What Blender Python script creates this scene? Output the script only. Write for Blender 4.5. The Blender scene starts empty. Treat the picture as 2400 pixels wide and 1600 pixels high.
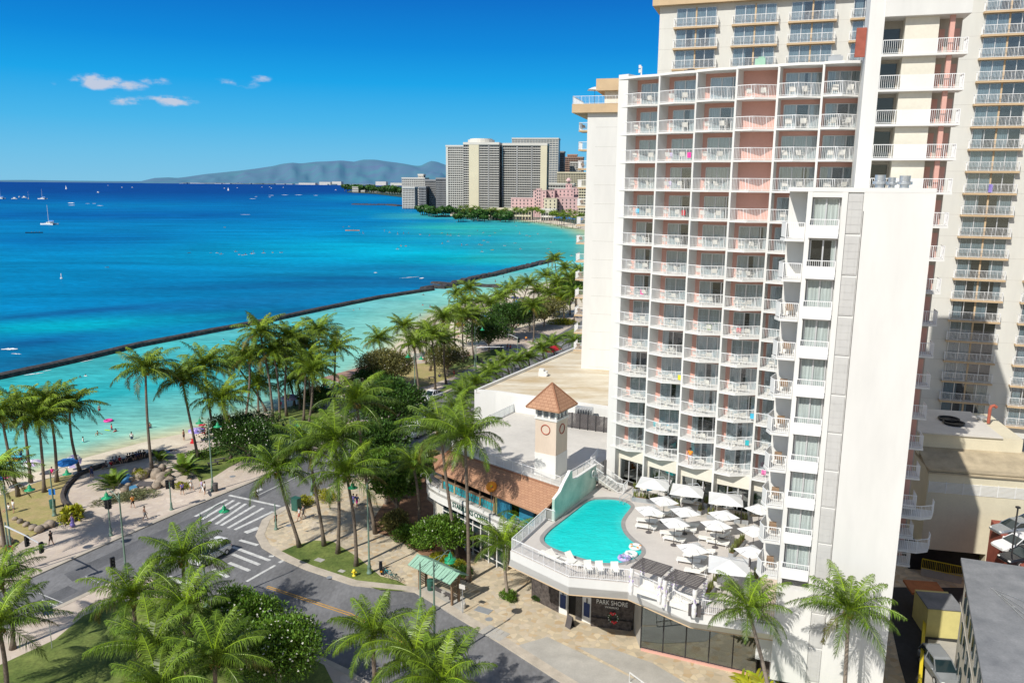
import bpy, bmesh, math, random
from mathutils import Vector, Matrix
PI = math.pi
R = math.radians
col = bpy.context.scene.collection
scene = bpy.context.scene
# ---------------------------------------------------------------- camera
FOC, CAMH = 1870.0, 40.0
PIT, ROLL = math.atan(368/1870.0), 0.009
SUNDIR = Vector((-0.64*0.719, -0.768*0.719, 0.695)).normalized()   # towards the sun

def ray(x, y):
    u = x-1200; v = 800-y
    c, s = math.cos(ROLL), math.sin(ROLL)
    u, v = u*c-v*s, u*s+v*c
    return (u, FOC*math.cos(PIT)+v*math.sin(PIT), v*math.cos(PIT)-FOC*math.sin(PIT))

def G(x, y, z=0.0):
    """ground position (height z) of a point measured in the photograph"""
    d = ray(x, y); t = (z-CAMH)/d[2]
    return Vector((d[0]*t, d[1]*t, z))

def D(x, y, Y):
    """the same at a known distance"""
    d = ray(x, y); t = Y/d[1]
    return Vector((d[0]*t, Y, CAMH+d[2]*t))

def proj(X, Y, Z):
    Z = Z-CAMH; cp, sp = math.cos(PIT), math.sin(PIT)
    dep = Y*cp-Z*sp; up = Y*sp+Z*cp
    u = X/dep*FOC; v = up/dep*FOC
    c, s = math.cos(ROLL), math.sin(ROLL)
    return 1200+u*c+v*s, 800-(-u*s+v*c)

cam = bpy.data.objects.new('camera', bpy.data.cameras.new('camera'))
col.objects.link(cam)
cam.data.sensor_width = 36; cam.data.lens = FOC/2400*36
cam.data.clip_start = 1; cam.data.clip_end = 120000
_F = Vector((0, math.cos(PIT), -math.sin(PIT))); _U = Vector((0, math.sin(PIT), math.cos(PIT))); _R = Vector((1, 0, 0))
_r = _R*math.cos(ROLL)+_U*math.sin(ROLL); _u = -_R*math.sin(ROLL)+_U*math.cos(ROLL)
cam.matrix_world = Matrix(((_r.x, _u.x, -_F.x, 0), (_r.y, _u.y, -_F.y, 0), (_r.z, _u.z, -_F.z, CAMH), (0, 0, 0, 1)))
scene.camera = cam
scene.render.resolution_x, scene.render.resolution_y = 1024, 682
scene.view_settings.view_transform = 'Standard'
scene.view_settings.look = 'None'
scene.view_settings.exposure = 0
scene.cycles.max_bounces = 6
scene.cycles.transparent_max_bounces = 12
scene.cycles.caustics_reflective = False
scene.cycles.caustics_refractive = False

# ---------------------------------------------------------------- materials
def nd(nt, t, **kw):
    n = nt.nodes.new(t)
    for k, v in kw.items():
        if k.startswith('i_'):
            n.inputs[int(k[2:])].default_value = v
        else:
            setattr(n, k, v)
    return n

def mat(name, c, rough=0.7, var=0.12, scale=1.5, metal=0.0, spec=0.4, bump=0.0, bscale=None, c2=None, vcol=False, transl=0.0, stretch=None, fine=0.0):
    m = bpy.data.materials.new(name); m.use_nodes = True
    nt = m.node_tree; L = nt.links
    b = nt.nodes['Principled BSDF']; out = nt.nodes['Material Output']
    b.inputs['Roughness'].default_value = rough
    b.inputs['Metallic'].default_value = metal
    b.inputs['Specular IOR Level'].default_value = spec
    geo = nd(nt, 'ShaderNodeNewGeometry')
    mp = nd(nt, 'ShaderNodeMapping'); L.new(geo.outputs['Position'], mp.inputs[0])
    if stretch: mp.inputs['Scale'].default_value = stretch
    nz = nd(nt, 'ShaderNodeTexNoise'); nz.inputs['Scale'].default_value = scale; nz.inputs['Detail'].default_value = 6; nz.inputs['Roughness'].default_value = 0.62
    L.new(mp.outputs[0], nz.inputs['Vector'])
    mr = nd(nt, 'ShaderNodeMapRange'); mr.inputs[1].default_value = 0.32; mr.inputs[2].default_value = 0.68
    L.new(nz.outputs['Fac'], mr.inputs[0])
    mx = nd(nt, 'ShaderNodeMix', data_type='RGBA')
    a = tuple(min(1, x*(1-var)) for x in c); d = c2 if c2 else tuple(min(1, x*(1+var*0.6)) for x in c)
    mx.inputs[6].default_value = (*a, 1); mx.inputs[7].default_value = (*d, 1)
    L.new(mr.outputs[0], mx.inputs[0])
    colo = mx.outputs[2]
    if fine:
        n2 = nd(nt, 'ShaderNodeTexNoise'); n2.inputs['Scale'].default_value = scale*14; n2.inputs['Detail'].default_value = 3
        L.new(mp.outputs[0], n2.inputs['Vector'])
        m2 = nd(nt, 'ShaderNodeMapRange'); m2.inputs[1].default_value = 0.3; m2.inputs[2].default_value = 0.7; m2.inputs[3].default_value = 1-fine; m2.inputs[4].default_value = 1+fine
        L.new(n2.outputs['Fac'], m2.inputs[0])
        mm = nd(nt, 'ShaderNodeVectorMath', operation='SCALE'); L.new(colo, mm.inputs[0]); L.new(m2.outputs[0], mm.inputs['Scale'])
        colo = mm.outputs[0]
    if vcol:
        at = nd(nt, 'ShaderNodeVertexColor'); at.layer_name = 'Col'
        mm = nd(nt, 'ShaderNodeMix', data_type='RGBA', blend_type='MULTIPLY'); mm.inputs[0].default_value = 1
        L.new(colo, mm.inputs[6]); L.new(at.outputs[0], mm.inputs[7]); colo = mm.outputs[2]
    L.new(colo, b.inputs['Base Color'])
    if bump:
        bp = nd(nt, 'ShaderNodeBump'); bp.inputs['Strength'].default_value = bump; bp.inputs['Distance'].default_value = 0.05
        if bscale:
            nb = nd(nt, 'ShaderNodeTexNoise'); nb.inputs['Scale'].default_value = bscale; nb.inputs['Detail'].default_value = 4
            L.new(mp.outputs[0], nb.inputs['Vector']); L.new(nb.outputs['Fac'], bp.inputs['Height'])
        else:
            L.new(nz.outputs['Fac'], bp.inputs['Height'])
        L.new(bp.outputs[0], b.inputs['Normal'])
    if transl:
        tr = nd(nt, 'ShaderNodeBsdfTranslucent'); ms = nd(nt, 'ShaderNodeMixShader'); ms.inputs[0].default_value = transl
        L.new(colo, tr.inputs['Color']); L.new(b.outputs[0], ms.inputs[1]); L.new(tr.outputs[0], ms.inputs[2]); L.new(ms.outputs[0], out.inputs[0])
    return m

M = {}
def dm(k, *a, **kw):
    M[k] = mat(k, *a, **kw)
dm('white_paint', (0.735, 0.73, 0.705), var=0.05, scale=0.35, fine=0.015, bump=0.05, bscale=8)
dm('white_wall', (0.705, 0.70, 0.675), var=0.10, scale=0.12, stretch=(1, 1, 0.25), fine=0.02, bump=0.05, bscale=6)
dm('cream_wall', (0.70, 0.665, 0.57), var=0.06, scale=0.3, fine=0.03, bump=0.06, bscale=6)
dm('aston_wall', (0.62, 0.61, 0.565), var=0.07, scale=0.15, stretch=(1, 1, 0.2), fine=0.02)
dm('tan_trim', (0.56, 0.41, 0.25), var=0.1, scale=0.5)
dm('pink_wall', (0.64, 0.36, 0.30), var=0.06, scale=0.5, fine=0.02)
dm('peach_wall', (0.66, 0.55, 0.45), var=0.08, scale=0.5, stretch=(1, 1, 0.2), fine=0.03)
dm('red_brick', (0.33, 0.09, 0.06), var=0.2, scale=2)
dm('rail_white', (0.82, 0.82, 0.82), rough=0.4, var=0.03)
dm('alu', (0.62, 0.63, 0.64), rough=0.35, metal=0.3, var=0.06)
dm('grey_metal', (0.42, 0.44, 0.46), rough=0.45, metal=0.4, var=0.1)
dm('galv', (0.6, 0.62, 0.64), rough=0.35, metal=0.8, var=0.15, scale=4)
dm('dark_metal', (0.035, 0.035, 0.037), rough=0.45, var=0.2)
dm('charcoal', (0.10, 0.09, 0.09), rough=0.6, var=0.15)
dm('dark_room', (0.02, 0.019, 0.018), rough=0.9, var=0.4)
dm('curtain_dim', (0.26, 0.31, 0.33), rough=0.9, var=0.35, scale=4, stretch=(2.2, 2.2, 0.06))
dm('curtain', (0.60, 0.61, 0.60), rough=0.9, var=0.3, scale=4, stretch=(2.2, 2.2, 0.06))
dm('curtain_light', (0.60, 0.63, 0.61), rough=0.9, var=0.35, scale=4, stretch=(2.2, 2.2, 0.08))
dm('asphalt', (0.185, 0.185, 0.19), rough=0.9, var=0.34, scale=0.16, fine=0.14, stretch=(1.6, .7, 1), bump=0.2, bscale=25)
dm('asphalt_patch', (0.13, 0.132, 0.14), rough=0.9, var=0.3, scale=0.4, fine=0.15, stretch=(1.6, .7, 1))
dm('asphalt_dark', (0.04, 0.041, 0.045), rough=0.9, var=0.3, scale=0.3, fine=0.15)
dm('road_paint', (0.62, 0.62, 0.60), rough=0.8, var=0.28, scale=1.5, fine=0.2)
dm('road_yellow', (0.62, 0.33, 0.05), rough=0.8, var=0.25, scale=1.5, fine=0.2)
dm('concrete', (0.44, 0.42, 0.38), rough=0.9, var=0.16, scale=0.5, fine=0.06)
dm('kerb', (0.50, 0.44, 0.36), rough=0.9, var=0.2, scale=0.7, fine=0.06)
dm('deck', (0.56, 0.52, 0.48), rough=0.8, var=0.07, scale=0.4, fine=0.03)
dm('terrace', (0.60, 0.57, 0.52), rough=0.85, var=0.12, scale=0.18, fine=0.04)
dm('dirty_roof', (0.50, 0.38, 0.22), rough=0.9, var=0.05, scale=0.25, c2=(0.72, 0.68, 0.57), fine=0.07, stretch=(0.5, 1.6, 1))
dm('grey_roof', (0.20, 0.21, 0.225), rough=0.9, var=0.2, scale=0.5, fine=0.08, c2=(0.27, 0.275, 0.285))
dm('lanai_grey', (0.44, 0.41, 0.36), rough=0.85, var=0.12, scale=0.4, stretch=(3, 3, 0.3), fine=0.04)
dm('khaki_roof', (0.42, 0.35, 0.24), rough=0.8, var=0.22, scale=0.8, fine=0.05)
dm('beige_wall', (0.64, 0.585, 0.44), rough=0.85, var=0.08, scale=0.4, fine=0.03)
dm('sand', (0.66, 0.56, 0.42), rough=0.95, var=0.14, scale=0.25, fine=0.08, bump=0.25, bscale=3, c2=(0.74, 0.66, 0.52))
dm('promenade', (0.52, 0.43, 0.36), rough=0.9, var=0.12, scale=0.3, fine=0.08)
dm('dry_grass', (0.50, 0.37, 0.19), rough=0.95, var=0.1, scale=0.3, c2=(0.30, 0.29, 0.09), fine=0.14)
dm('lawn', (0.105, 0.17, 0.03), rough=0.95, var=0.35, scale=0.3, fine=0.25, c2=(0.20, 0.24, 0.06), bump=0.4, bscale=14)
dm('soil', (0.26, 0.15, 0.09), rough=0.95, var=0.3, scale=1.2, fine=0.1)
dm('lava', (0.07, 0.058, 0.055), rough=0.9, var=0.5, scale=3, bump=0.9, bscale=4, c2=(0.13, 0.11, 0.10), fine=0.3)
dm('sea_rock', (0.03, 0.03, 0.035), rough=0.85, var=0.5, scale=1.0, c2=(0.09, 0.08, 0.075))
dm('boulder', (0.33, 0.27, 0.21), rough=0.9, var=0.45, scale=1.3, bump=0.6, bscale=3, fine=0.15)
dm('bark', (0.17, 0.135, 0.105), rough=0.95, var=0.3, scale=1.2, stretch=(1, 1, 5), bump=0.4)
dm('bark_light', (0.30, 0.25, 0.20), rough=0.95, var=0.3, scale=1.2, stretch=(1, 1, 5), bump=0.4)
dm('palm_leaf', (0.128, 0.21, 0.021), rough=0.48, var=0.3, scale=0.5, spec=0.3, vcol=True, transl=0.10)
dm('palm_leaf_fresh', (0.100, 0.178, 0.017), rough=0.42, var=0.35, scale=0.9, spec=0.35, vcol=True, transl=0.07)
dm('coconut', (0.35, 0.20, 0.06), rough=0.6, var=0.3)
dm('leaf_dark', (0.05, 0.13, 0.022), rough=0.45, var=0.35, scale=0.8, spec=0.25, vcol=True, transl=0.15)
dm('leaf_mid', (0.115, 0.25, 0.032), rough=0.45, var=0.3, scale=0.8, spec=0.28, vcol=True, transl=0.22)
dm('leaf_olive', (0.17, 0.19, 0.065), rough=0.5, var=0.3, scale=0.8, vcol=True, transl=0.2)
dm('leaf_yellow', (0.36, 0.42, 0.03), rough=0.45, var=0.3, scale=1.2, vcol=True, transl=0.3)
dm('leaf_silver', (0.20, 0.25, 0.13), rough=0.6, var=0.3, scale=1.5, vcol=True, transl=0.1)
dm('flower', (0.85, 0.83, 0.72), rough=0.6, var=0.05)
dm('canvas_white', (0.74, 0.74, 0.73), rough=0.8, var=0.04, scale=2, transl=0.12)
dm('lounger_white', (0.80, 0.78, 0.72), rough=0.6, var=0.04)
dm('lamp_green', (0.02, 0.30, 0.13), rough=0.35, var=0.12)
dm('pole_green', (0.16, 0.24, 0.19), rough=0.5, var=0.15)
dm('bin_green', (0.03, 0.11, 0.085), rough=0.5, var=0.15)
dm('shelter_green', (0.30, 0.50, 0.38), rough=0.5, var=0.1)
dm('wood', (0.24, 0.16, 0.10), rough=0.8, var=0.25, scale=3)
dm('teal', (0.02, 0.36, 0.42), rough=0.5, var=0.15)
dm('blue_door', (0.03, 0.20, 0.32), rough=0.5, var=0.15)
dm('yellow_paint', (0.75, 0.58, 0.03), rough=0.5, var=0.1)
dm('pale_yellow', (0.70, 0.62, 0.25), rough=0.8, var=0.08, fine=0.03)
dm('orange_wood', (0.45, 0.15, 0.05), rough=0.7, var=0.2)
dm('red', (0.60, 0.03, 0.04), rough=0.5, var=0.1)
dm('rust', (0.40, 0.11, 0.07), rough=0.7, var=0.2)
dm('pink', (0.85, 0.06, 0.35), rough=0.5, var=0.1)
dm('blue', (0.03, 0.22, 0.65), rough=0.55, var=0.1)
dm('sky_blue', (0.06, 0.45, 0.66), rough=0.55, var=0.1)
dm('purple', (0.28, 0.22, 0.60), rough=0.6, var=0.2)
dm('lilac', (0.55, 0.45, 0.72), rough=0.7, var=0.15)
dm('orange', (0.80, 0.30, 0.03), rough=0.55, var=0.1)
dm('yellow', (0.80, 0.68, 0.05), rough=0.55, var=0.1)
dm('lime', (0.45, 0.75, 0.05), rough=0.55, var=0.1)
dm('teal_cloth', (0.03, 0.42, 0.48), rough=0.7, var=0.1)
dm('navy', (0.03, 0.05, 0.14), rough=0.8, var=0.2)
dm('black', (0.012, 0.012, 0.014), rough=0.5, var=0.2)
dm('grey_cloth', (0.22, 0.22, 0.23), rough=0.9, var=0.1)
dm('white_cloth', (0.78, 0.77, 0.75), rough=0.9, var=0.05)
dm('skin', (0.50, 0.29, 0.19), rough=0.55, var=0.05)
dm('skin_dark', (0.26, 0.13, 0.08), rough=0.55, var=0.05)
dm('hair', (0.025, 0.017, 0.012), rough=0.6, var=0.2)
dm('tyre', (0.018, 0.018, 0.019), rough=0.85)
dm('car_white', (0.80, 0.80, 0.80), rough=0.22, var=0.03, spec=0.6)
dm('car_black', (0.015, 0.016, 0.02), rough=0.15, var=0.1, spec=0.7)
dm('car_silver', (0.42, 0.45, 0.48), rough=0.25, metal=0.6, var=0.05)
dm('car_blue', (0.03, 0.06, 0.13), rough=0.18, var=0.1, spec=0.7)
dm('car_glass', (0.015, 0.03, 0.035), rough=0.05, var=0.1, spec=0.8)
dm('lamp_glass', (0.75, 0.75, 0.72), rough=0.15, var=0.05, spec=0.8)
dm('foam', (0.86, 0.88, 0.88), rough=0.9, var=0.06, scale=0.5)
dm('far_green', (0.055, 0.10, 0.07), rough=0.9, var=0.4, scale=0.03)
dm('far_white', (0.62, 0.60, 0.55), rough=0.8, var=0.08, scale=0.05)
dm('far_cream', (0.66, 0.60, 0.44), rough=0.8, var=0.06, scale=0.05)
dm('far_dark', (0.07, 0.075, 0.08), rough=0.5, var=0.35, scale=0.15)
dm('far_blue', (0.16, 0.24, 0.33), rough=0.4, var=0.3, scale=0.1)
dm('far_grey', (0.30, 0.30, 0.30), rough=0.8, var=0.15, scale=0.05)
dm('far_brown', (0.38, 0.24, 0.18), rough=0.8, var=0.1, scale=0.05)
dm('louvre_grey', (0.53, 0.525, 0.51), rough=0.7, var=0.06)
dm('far_pink', (0.62, 0.42, 0.41), rough=0.8, var=0.08, scale=0.08)

def glass_mat(name, c, tint):
    m = bpy.data.materials.new(name); m.use_nodes = True
    nt = m.node_tree; L = nt.links; out = nt.nodes['Material Output']; nt.nodes.remove(nt.nodes['Principled BSDF'])
    gl = nd(nt, 'ShaderNodeBsdfGlossy'); gl.inputs['Roughness'].default_value = 0.02; gl.inputs['Color'].default_value = (0.9, 0.95, 1, 1)
    tr = nd(nt, 'ShaderNodeBsdfTransparent'); tr.inputs['Color'].default_value = (*c, 1)
    fr = nd(nt, 'ShaderNodeLayerWeight'); fr.inputs[0].default_value = 0.5; pw = nd(nt, 'ShaderNodeMath', operation='POWER', i_1=4.0); L.new(fr.outputs['Facing'], pw.inputs[0])
    ad = nd(nt, 'ShaderNodeMath', operation='MULTIPLY_ADD'); ad.inputs[1].default_value = 0.6; ad.inputs[2].default_value = tint+.04
    L.new(pw.outputs[0], ad.inputs[0])
    ms = nd(nt, 'ShaderNodeMixShader'); L.new(ad.outputs[0], ms.inputs[0]); L.new(tr.outputs[0], ms.inputs[1]); L.new(gl.outputs[0], ms.inputs[2]); L.new(ms.outputs[0], out.inputs[0])
    M[name] = m
glass_mat('glass', (0.88, 0.92, 0.94), 0.05)
glass_mat('glass_green', (0.42, 0.52, 0.46), 0.22)
glass_mat('glass_clear', (0.95, 0.97, 0.97), 0.0)

def stone_mat(name, cs, scale, mortar=(0.5, 0.45, 0.36), mw=0.05, bump=0.2, stretch=(1, 1, 1)):
    m = bpy.data.materials.new(name); m.use_nodes = True
    nt = m.node_tree; L = nt.links; b = nt.nodes['Principled BSDF']; b.inputs['Roughness'].default_value = 0.85
    geo = nd(nt, 'ShaderNodeNewGeometry'); mp = nd(nt, 'ShaderNodeMapping'); mp.inputs['Scale'].default_value = stretch
    L.new(geo.outputs['Position'], mp.inputs[0])
    v = nd(nt, 'ShaderNodeTexVoronoi'); v.inputs['Scale'].default_value = scale; L.new(mp.outputs[0], v.inputs['Vector'])
    e = nd(nt, 'ShaderNodeTexVoronoi', feature='DISTANCE_TO_EDGE'); e.inputs['Scale'].default_value = scale; L.new(mp.outputs[0], e.inputs['Vector'])
    sp = nd(nt, 'ShaderNodeSeparateColor'); L.new(v.outputs['Color'], sp.inputs[0])
    cr = nd(nt, 'ShaderNodeValToRGB'); cr.color_ramp.interpolation = 'LINEAR'
    while len(cr.color_ramp.elements) < len(cs): cr.color_ramp.elements.new(0.5)
    for i, c in enumerate(cs):
        cr.color_ramp.elements[i].position = i/(len(cs)-1); cr.color_ramp.elements[i].color = (*c, 1)
    L.new(sp.outputs[0], cr.inputs[0])
    n = nd(nt, 'ShaderNodeTexNoise'); n.inputs['Scale'].default_value = 0.15; n.inputs['Detail'].default_value = 5; L.new(geo.outputs['Position'], n.inputs['Vector'])
    m2 = nd(nt, 'ShaderNodeMapRange'); m2.inputs[1].default_value = 0.3; m2.inputs[2].default_value = 0.7; m2.inputs[3].default_value = 0.82; m2.inputs[4].default_value = 1.12; L.new(n.outputs['Fac'], m2.inputs[0])
    sc = nd(nt, 'ShaderNodeVectorMath', operation='SCALE'); L.new(cr.outputs[0], sc.inputs[0]); L.new(m2.outputs[0], sc.inputs['Scale'])
    lt = nd(nt, 'ShaderNodeMapRange'); lt.inputs[1].default_value = mw*0.4; lt.inputs[2].default_value = mw; L.new(e.outputs['Distance'], lt.inputs[0])
    mx = nd(nt, 'ShaderNodeMix', data_type='RGBA'); mx.inputs[6].default_value = (*mortar, 1); L.new(lt.outputs[0], mx.inputs[0]); L.new(sc.outputs[0], mx.inputs[7])
    L.new(mx.outputs[2], b.inputs['Base Color'])
    bp = nd(nt, 'ShaderNodeBump'); bp.inputs['Strength'].default_value = bump; bp.inputs['Distance'].default_value = 0.05; L.new(lt.outputs[0], bp.inputs['Height']); L.new(bp.outputs[0], b.inputs['Normal'])
    M[name] = m
stone_mat('flagstone', [(0.50, 0.37, 0.22), (0.58, 0.48, 0.34), (0.44, 0.38, 0.28), (0.66, 0.55, 0.38), (0.52, 0.45, 0.36)], 1.75, mortar=(0.48, 0.41, 0.30), mw=0.04)
stone_mat('flagstone_pale', [(0.56, 0.46, 0.37), (0.60, 0.51, 0.42), (0.53, 0.44, 0.37), (0.64, 0.55, 0.46)], 1.4, mortar=(0.53, 0.45, 0.37), mw=0.03)

def tile_mat(name):
    m = bpy.data.materials.new(name); m.use_nodes = True
    nt = m.node_tree; L = nt.links; b = nt.nodes['Principled BSDF']; b.inputs['Roughness'].default_value = 0.75
    uv = nd(nt, 'ShaderNodeUVMap')
    br = nd(nt, 'ShaderNodeTexBrick'); br.inputs['Scale'].default_value = 1.0
    br.inputs['Color1'].default_value = (0.44, 0.245, 0.145, 1); br.inputs['Color2'].default_value = (0.37, 0.20, 0.12, 1); br.inputs['Mortar'].default_value = (0.28, 0.13, 0.07, 1)
    br.inputs['Mortar Size'].default_value = 0.022; br.inputs['Brick Width'].default_value = 0.5; br.inputs['Row Height'].default_value = 0.36
    L.new(uv.outputs[0], br.inputs['Vector'])
    L.new(br.outputs['Color'], b.inputs['Base Color'])
    bp = nd(nt, 'ShaderNodeBump'); bp.inputs['Strength'].default_value = 0.5; bp.inputs['Distance'].default_value = 0.06; bp.invert = True
    L.new(br.outputs['Fac'], bp.inputs['Height']); L.new(bp.outputs[0], b.inputs['Normal'])
    M[name] = m
tile_mat('roof_tile')

# ---------------------------------------------------------------- mesh building
class Fr:
    """building frame: a along the front, b out of the front, z up"""
    def __init__(s, x, y, ang):
        a = R(ang); s.o = Vector((x, y, 0)); s.d = Vector((math.cos(a), -math.sin(a), 0)); s.n = Vector((-math.sin(a), -math.cos(a), 0))
    def P(s, a, b, z):
        return s.o + s.d*a + s.n*b + Vector((0, 0, z))
W0 = Fr(0, 0, 0)

class MB:
    def __init__(s): s.v = []; s.f = []; s.mi = []; s.cols = []; s.uv = []; s.m = 0; s.c = (1, 1, 1)
    def face(s, pts, uv=None):
        n = len(s.v); s.v.extend(tuple(p) for p in pts); s.f.append(tuple(range(n, n+len(pts)))); s.mi.append(s.m); s.cols.append(s.c); s.uv.append(uv)
    def faces(s, vs, fs):
        n = len(s.v); s.v.extend(tuple(p) for p in vs)
        for f in fs: s.f.append(tuple(i+n for i in f)); s.mi.append(s.m); s.cols.append(s.c); s.uv.append(None)
    def hexa(s, q):
        s.faces(q, [(3, 2, 1, 0), (4, 5, 6, 7), (0, 1, 5, 4), (1, 2, 6, 5), (2, 3, 7, 6), (3, 0, 4, 7)])
    def box(s, fr, a0, a1, b0, b1, z0, z1):
        q = [fr.P(a0, b1, z0), fr.P(a1, b1, z0), fr.P(a1, b0, z0), fr.P(a0, b0, z0), fr.P(a0, b1, z1), fr.P(a1, b1, z1), fr.P(a1, b0, z1), fr.P(a0, b0, z1)]
        s.hexa(q)
    def cbox(s, c, sx, sy, sz, rz=0.0):
        ca, sa = math.cos(rz), math.sin(rz); q = []
        for z in (0, sz):
            for dx, dy in ((-sx/2, -sy/2), (sx/2, -sy/2), (sx/2, sy/2), (-sx/2, sy/2)):
                q.append((c[0]+dx*ca-dy*sa, c[1]+dx*sa+dy*ca, c[2]+z))
        s.hexa(q)
    def prism(s, pts, z0, z1, bottom=True):
        n = len(pts); a = sum(pts[i][0]*pts[(i+1) % n][1]-pts[(i+1) % n][0]*pts[i][1] for i in range(n))
        if a < 0: pts = list(reversed(pts))
        vs = [(p[0], p[1], z0) for p in pts]+[(p[0], p[1], z1) for p in pts]
        fs = [tuple(range(n, 2*n))]+[(i, (i+1) % n, n+(i+1) % n, n+i) for i in range(n)]
        if bottom: fs.append(tuple(reversed(range(n))))
        s.faces(vs, fs)
    def sheet(s, pts, z):
        n = len(pts); a = sum(pts[i][0]*pts[(i+1) % n][1]-pts[(i+1) % n][0]*pts[i][1] for i in range(n))
        if a < 0: pts = list(reversed(pts))
        s.face([(p[0], p[1], z) for p in pts])
    def tube(s, path, rad, n=8, cap=True):
        path = [Vector(p) for p in path]; k = len(path)
        if not hasattr(rad, '__len__'): rad = [rad]*k
        vs = []; ref = None
        for i, p in enumerate(path):
            t = (path[min(i+1, k-1)]-path[max(i-1, 0)]).normalized()
            if ref is None: ref = Vector((1, 0, 0)) if abs(t.x) < 0.8 else Vector((0, 1, 0))
            u = (ref-t*ref.dot(t)).normalized(); ref = u; w = t.cross(u)
            r = rad[i]; ru, rw = r if hasattr(r, '__len__') else (r, r)
            for j in range(n):
                a = 2*PI*j/n; vs.append(p+u*(ru*math.cos(a))+w*(rw*math.sin(a)))
        fs = [(i*n+j, i*n+(j+1) % n, (i+1)*n+(j+1) % n, (i+1)*n+j) for i in range(k-1) for j in range(n)]
        if cap: fs += [tuple(reversed(range(n))), tuple(range((k-1)*n, k*n))]
        s.faces(vs, fs)
    def lathe(s, c, prof, n=16):
        vs = []; k = len(prof)
        for r, z in prof:
            for j in range(n):
                a = 2*PI*j/n; vs.append((c[0]+r*math.cos(a), c[1]+r*math.sin(a), c[2]+z))
        fs = [(i*n+j, i*n+(j+1) % n, (i+1)*n+(j+1) % n, (i+1)*n+j) for i in range(k-1) for j in range(n)]
        fs += [tuple(reversed(range(n))), tuple(range((k-1)*n, k*n))]
        s.faces(vs, fs)
    def ell(s, c, rx, ry, rz, n=10, k=6, rot=None):
        vs = []; 
        for i in range(k+1):
            t = PI*i/k
            for j in range(n):
                a = 2*PI*j/n; p = Vector((rx*math.sin(t)*math.cos(a), ry*math.sin(t)*math.sin(a), -rz*math.cos(t)))
                if rot: p = rot @ p
                vs.append(Vector(c)+p)
        fs = [(i*n+j, i*n+(j+1) % n, (i+1)*n+(j+1) % n, (i+1)*n+j) for i in range(k) for j in range(n)]
        s.faces(vs, fs)
    def torus(s, c, r1, r2, axis=(0, 0, 1), n=24, k=8):
        ax = Vector(axis).normalized(); u = ax.orthogonal().normalized(); w = ax.cross(u); vs = []
        for i in range(n):
            a = 2*PI*i/n; dr = u*math.cos(a)+w*math.sin(a)
            for j in range(k):
                b = 2*PI*j/k; vs.append(Vector(c)+dr*(r1+r2*math.cos(b))+ax*(r2*math.sin(b)))
        fs = [(i*k+j, ((i+1) % n)*k+j, ((i+1) % n)*k+(j+1) % k, i*k+(j+1) % k) for i in range(n) for j in range(k)]
        s.faces(vs, fs)
    def mesh(s, name, mats, smooth=False, off=None):
        me = bpy.data.meshes.new(name)
        vs = s.v if off is None else [(p[0]-off[0], p[1]-off[1], p[2]-off[2]) for p in s.v]
        me.from_pydata(vs, [], s.f)
        for k in (mats if isinstance(mats, (list, tuple)) else [mats]): me.materials.append(M[k])
        me.polygons.foreach_set('material_index', s.mi)
        if any(c != (1, 1, 1) for c in s.cols):
            ca = me.color_attributes.new('Col', 'FLOAT_COLOR', 'CORNER'); arr = []
            for p in me.polygons: arr.extend((*s.cols[p.index], 1)*p.loop_total)
            ca.data.foreach_set('color', arr)
        elif any(M[k].node_tree.nodes.get('Color Attribute') for k in (mats if isinstance(mats, (list, tuple)) else [mats])):
            ca = me.color_attributes.new('Col', 'FLOAT_COLOR', 'CORNER'); ca.data.foreach_set('color', [1.0]*(4*len(me.loops)))
        if any(u for u in s.uv):
            ul = me.uv_layers.new(name='UVMap')
            for p in me.polygons:
                u = s.uv[p.index]
                if u:
                    for k, li in enumerate(p.loop_indices): ul.data[li].uv = u[k]
        if smooth: me.polygons.foreach_set('use_smooth', [True]*len(me.polygons))
        me.update()
        return me
    def build(s, name, mats, parent=None, smooth=False, loc=None, **kw):
        return ob(name, s.mesh(name, mats, smooth), parent, loc=loc, **kw)

def ob(name, me, parent=None, loc=None, rz=0.0, label=None, cat=None, group=None, kind=None, scale=None):
    o = bpy.data.objects.new(name, me); col.objects.link(o)
    if parent: o.parent = parent
    if loc is not None: o.location = loc
    if rz: o.rotation_euler = (0, 0, rz)
    if scale: o.scale = (scale,)*3 if not hasattr(scale, '__len__') else scale
    tag(o, label, cat, group, kind)
    return o
def tag(o, label=None, cat=None, group=None, kind=None):
    if label: o['label'] = label
    if cat: o['category'] = cat
    if group: o['group'] = group
    if kind: o['kind'] = kind
    return o
def thing(name, label, cat, loc=(0, 0, 0), rz=0.0, group=None):
    return ob(name, None, None, loc, rz, label, cat, group)
def child(name, me, parent, loc=(0, 0, 0), rz=0.0, scale=None):
    return ob(name, me, parent, loc, rz, scale=scale)
def setmat(o, key, slot=0):
    o.material_slots[slot].link = 'OBJECT'; o.material_slots[slot].material = M[key]
ORD = 'first second third fourth fifth sixth seventh eighth ninth tenth eleventh twelfth thirteenth fourteenth fifteenth sixteenth seventeenth eighteenth nineteenth twentieth'.split()
def od(i):
    if i < 20: return ORD[i]
    t = {2: 'twenty', 3: 'thirty', 4: 'forty', 5: 'fifty', 6: 'sixty'}[(i+1)//10]
    if (i+1) % 10 == 0: return t[:-1]+'ieth'
    return t+'-'+ORD[(i+1) % 10-1]
def lerp(a, b, t): return a+(b-a)*t
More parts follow.
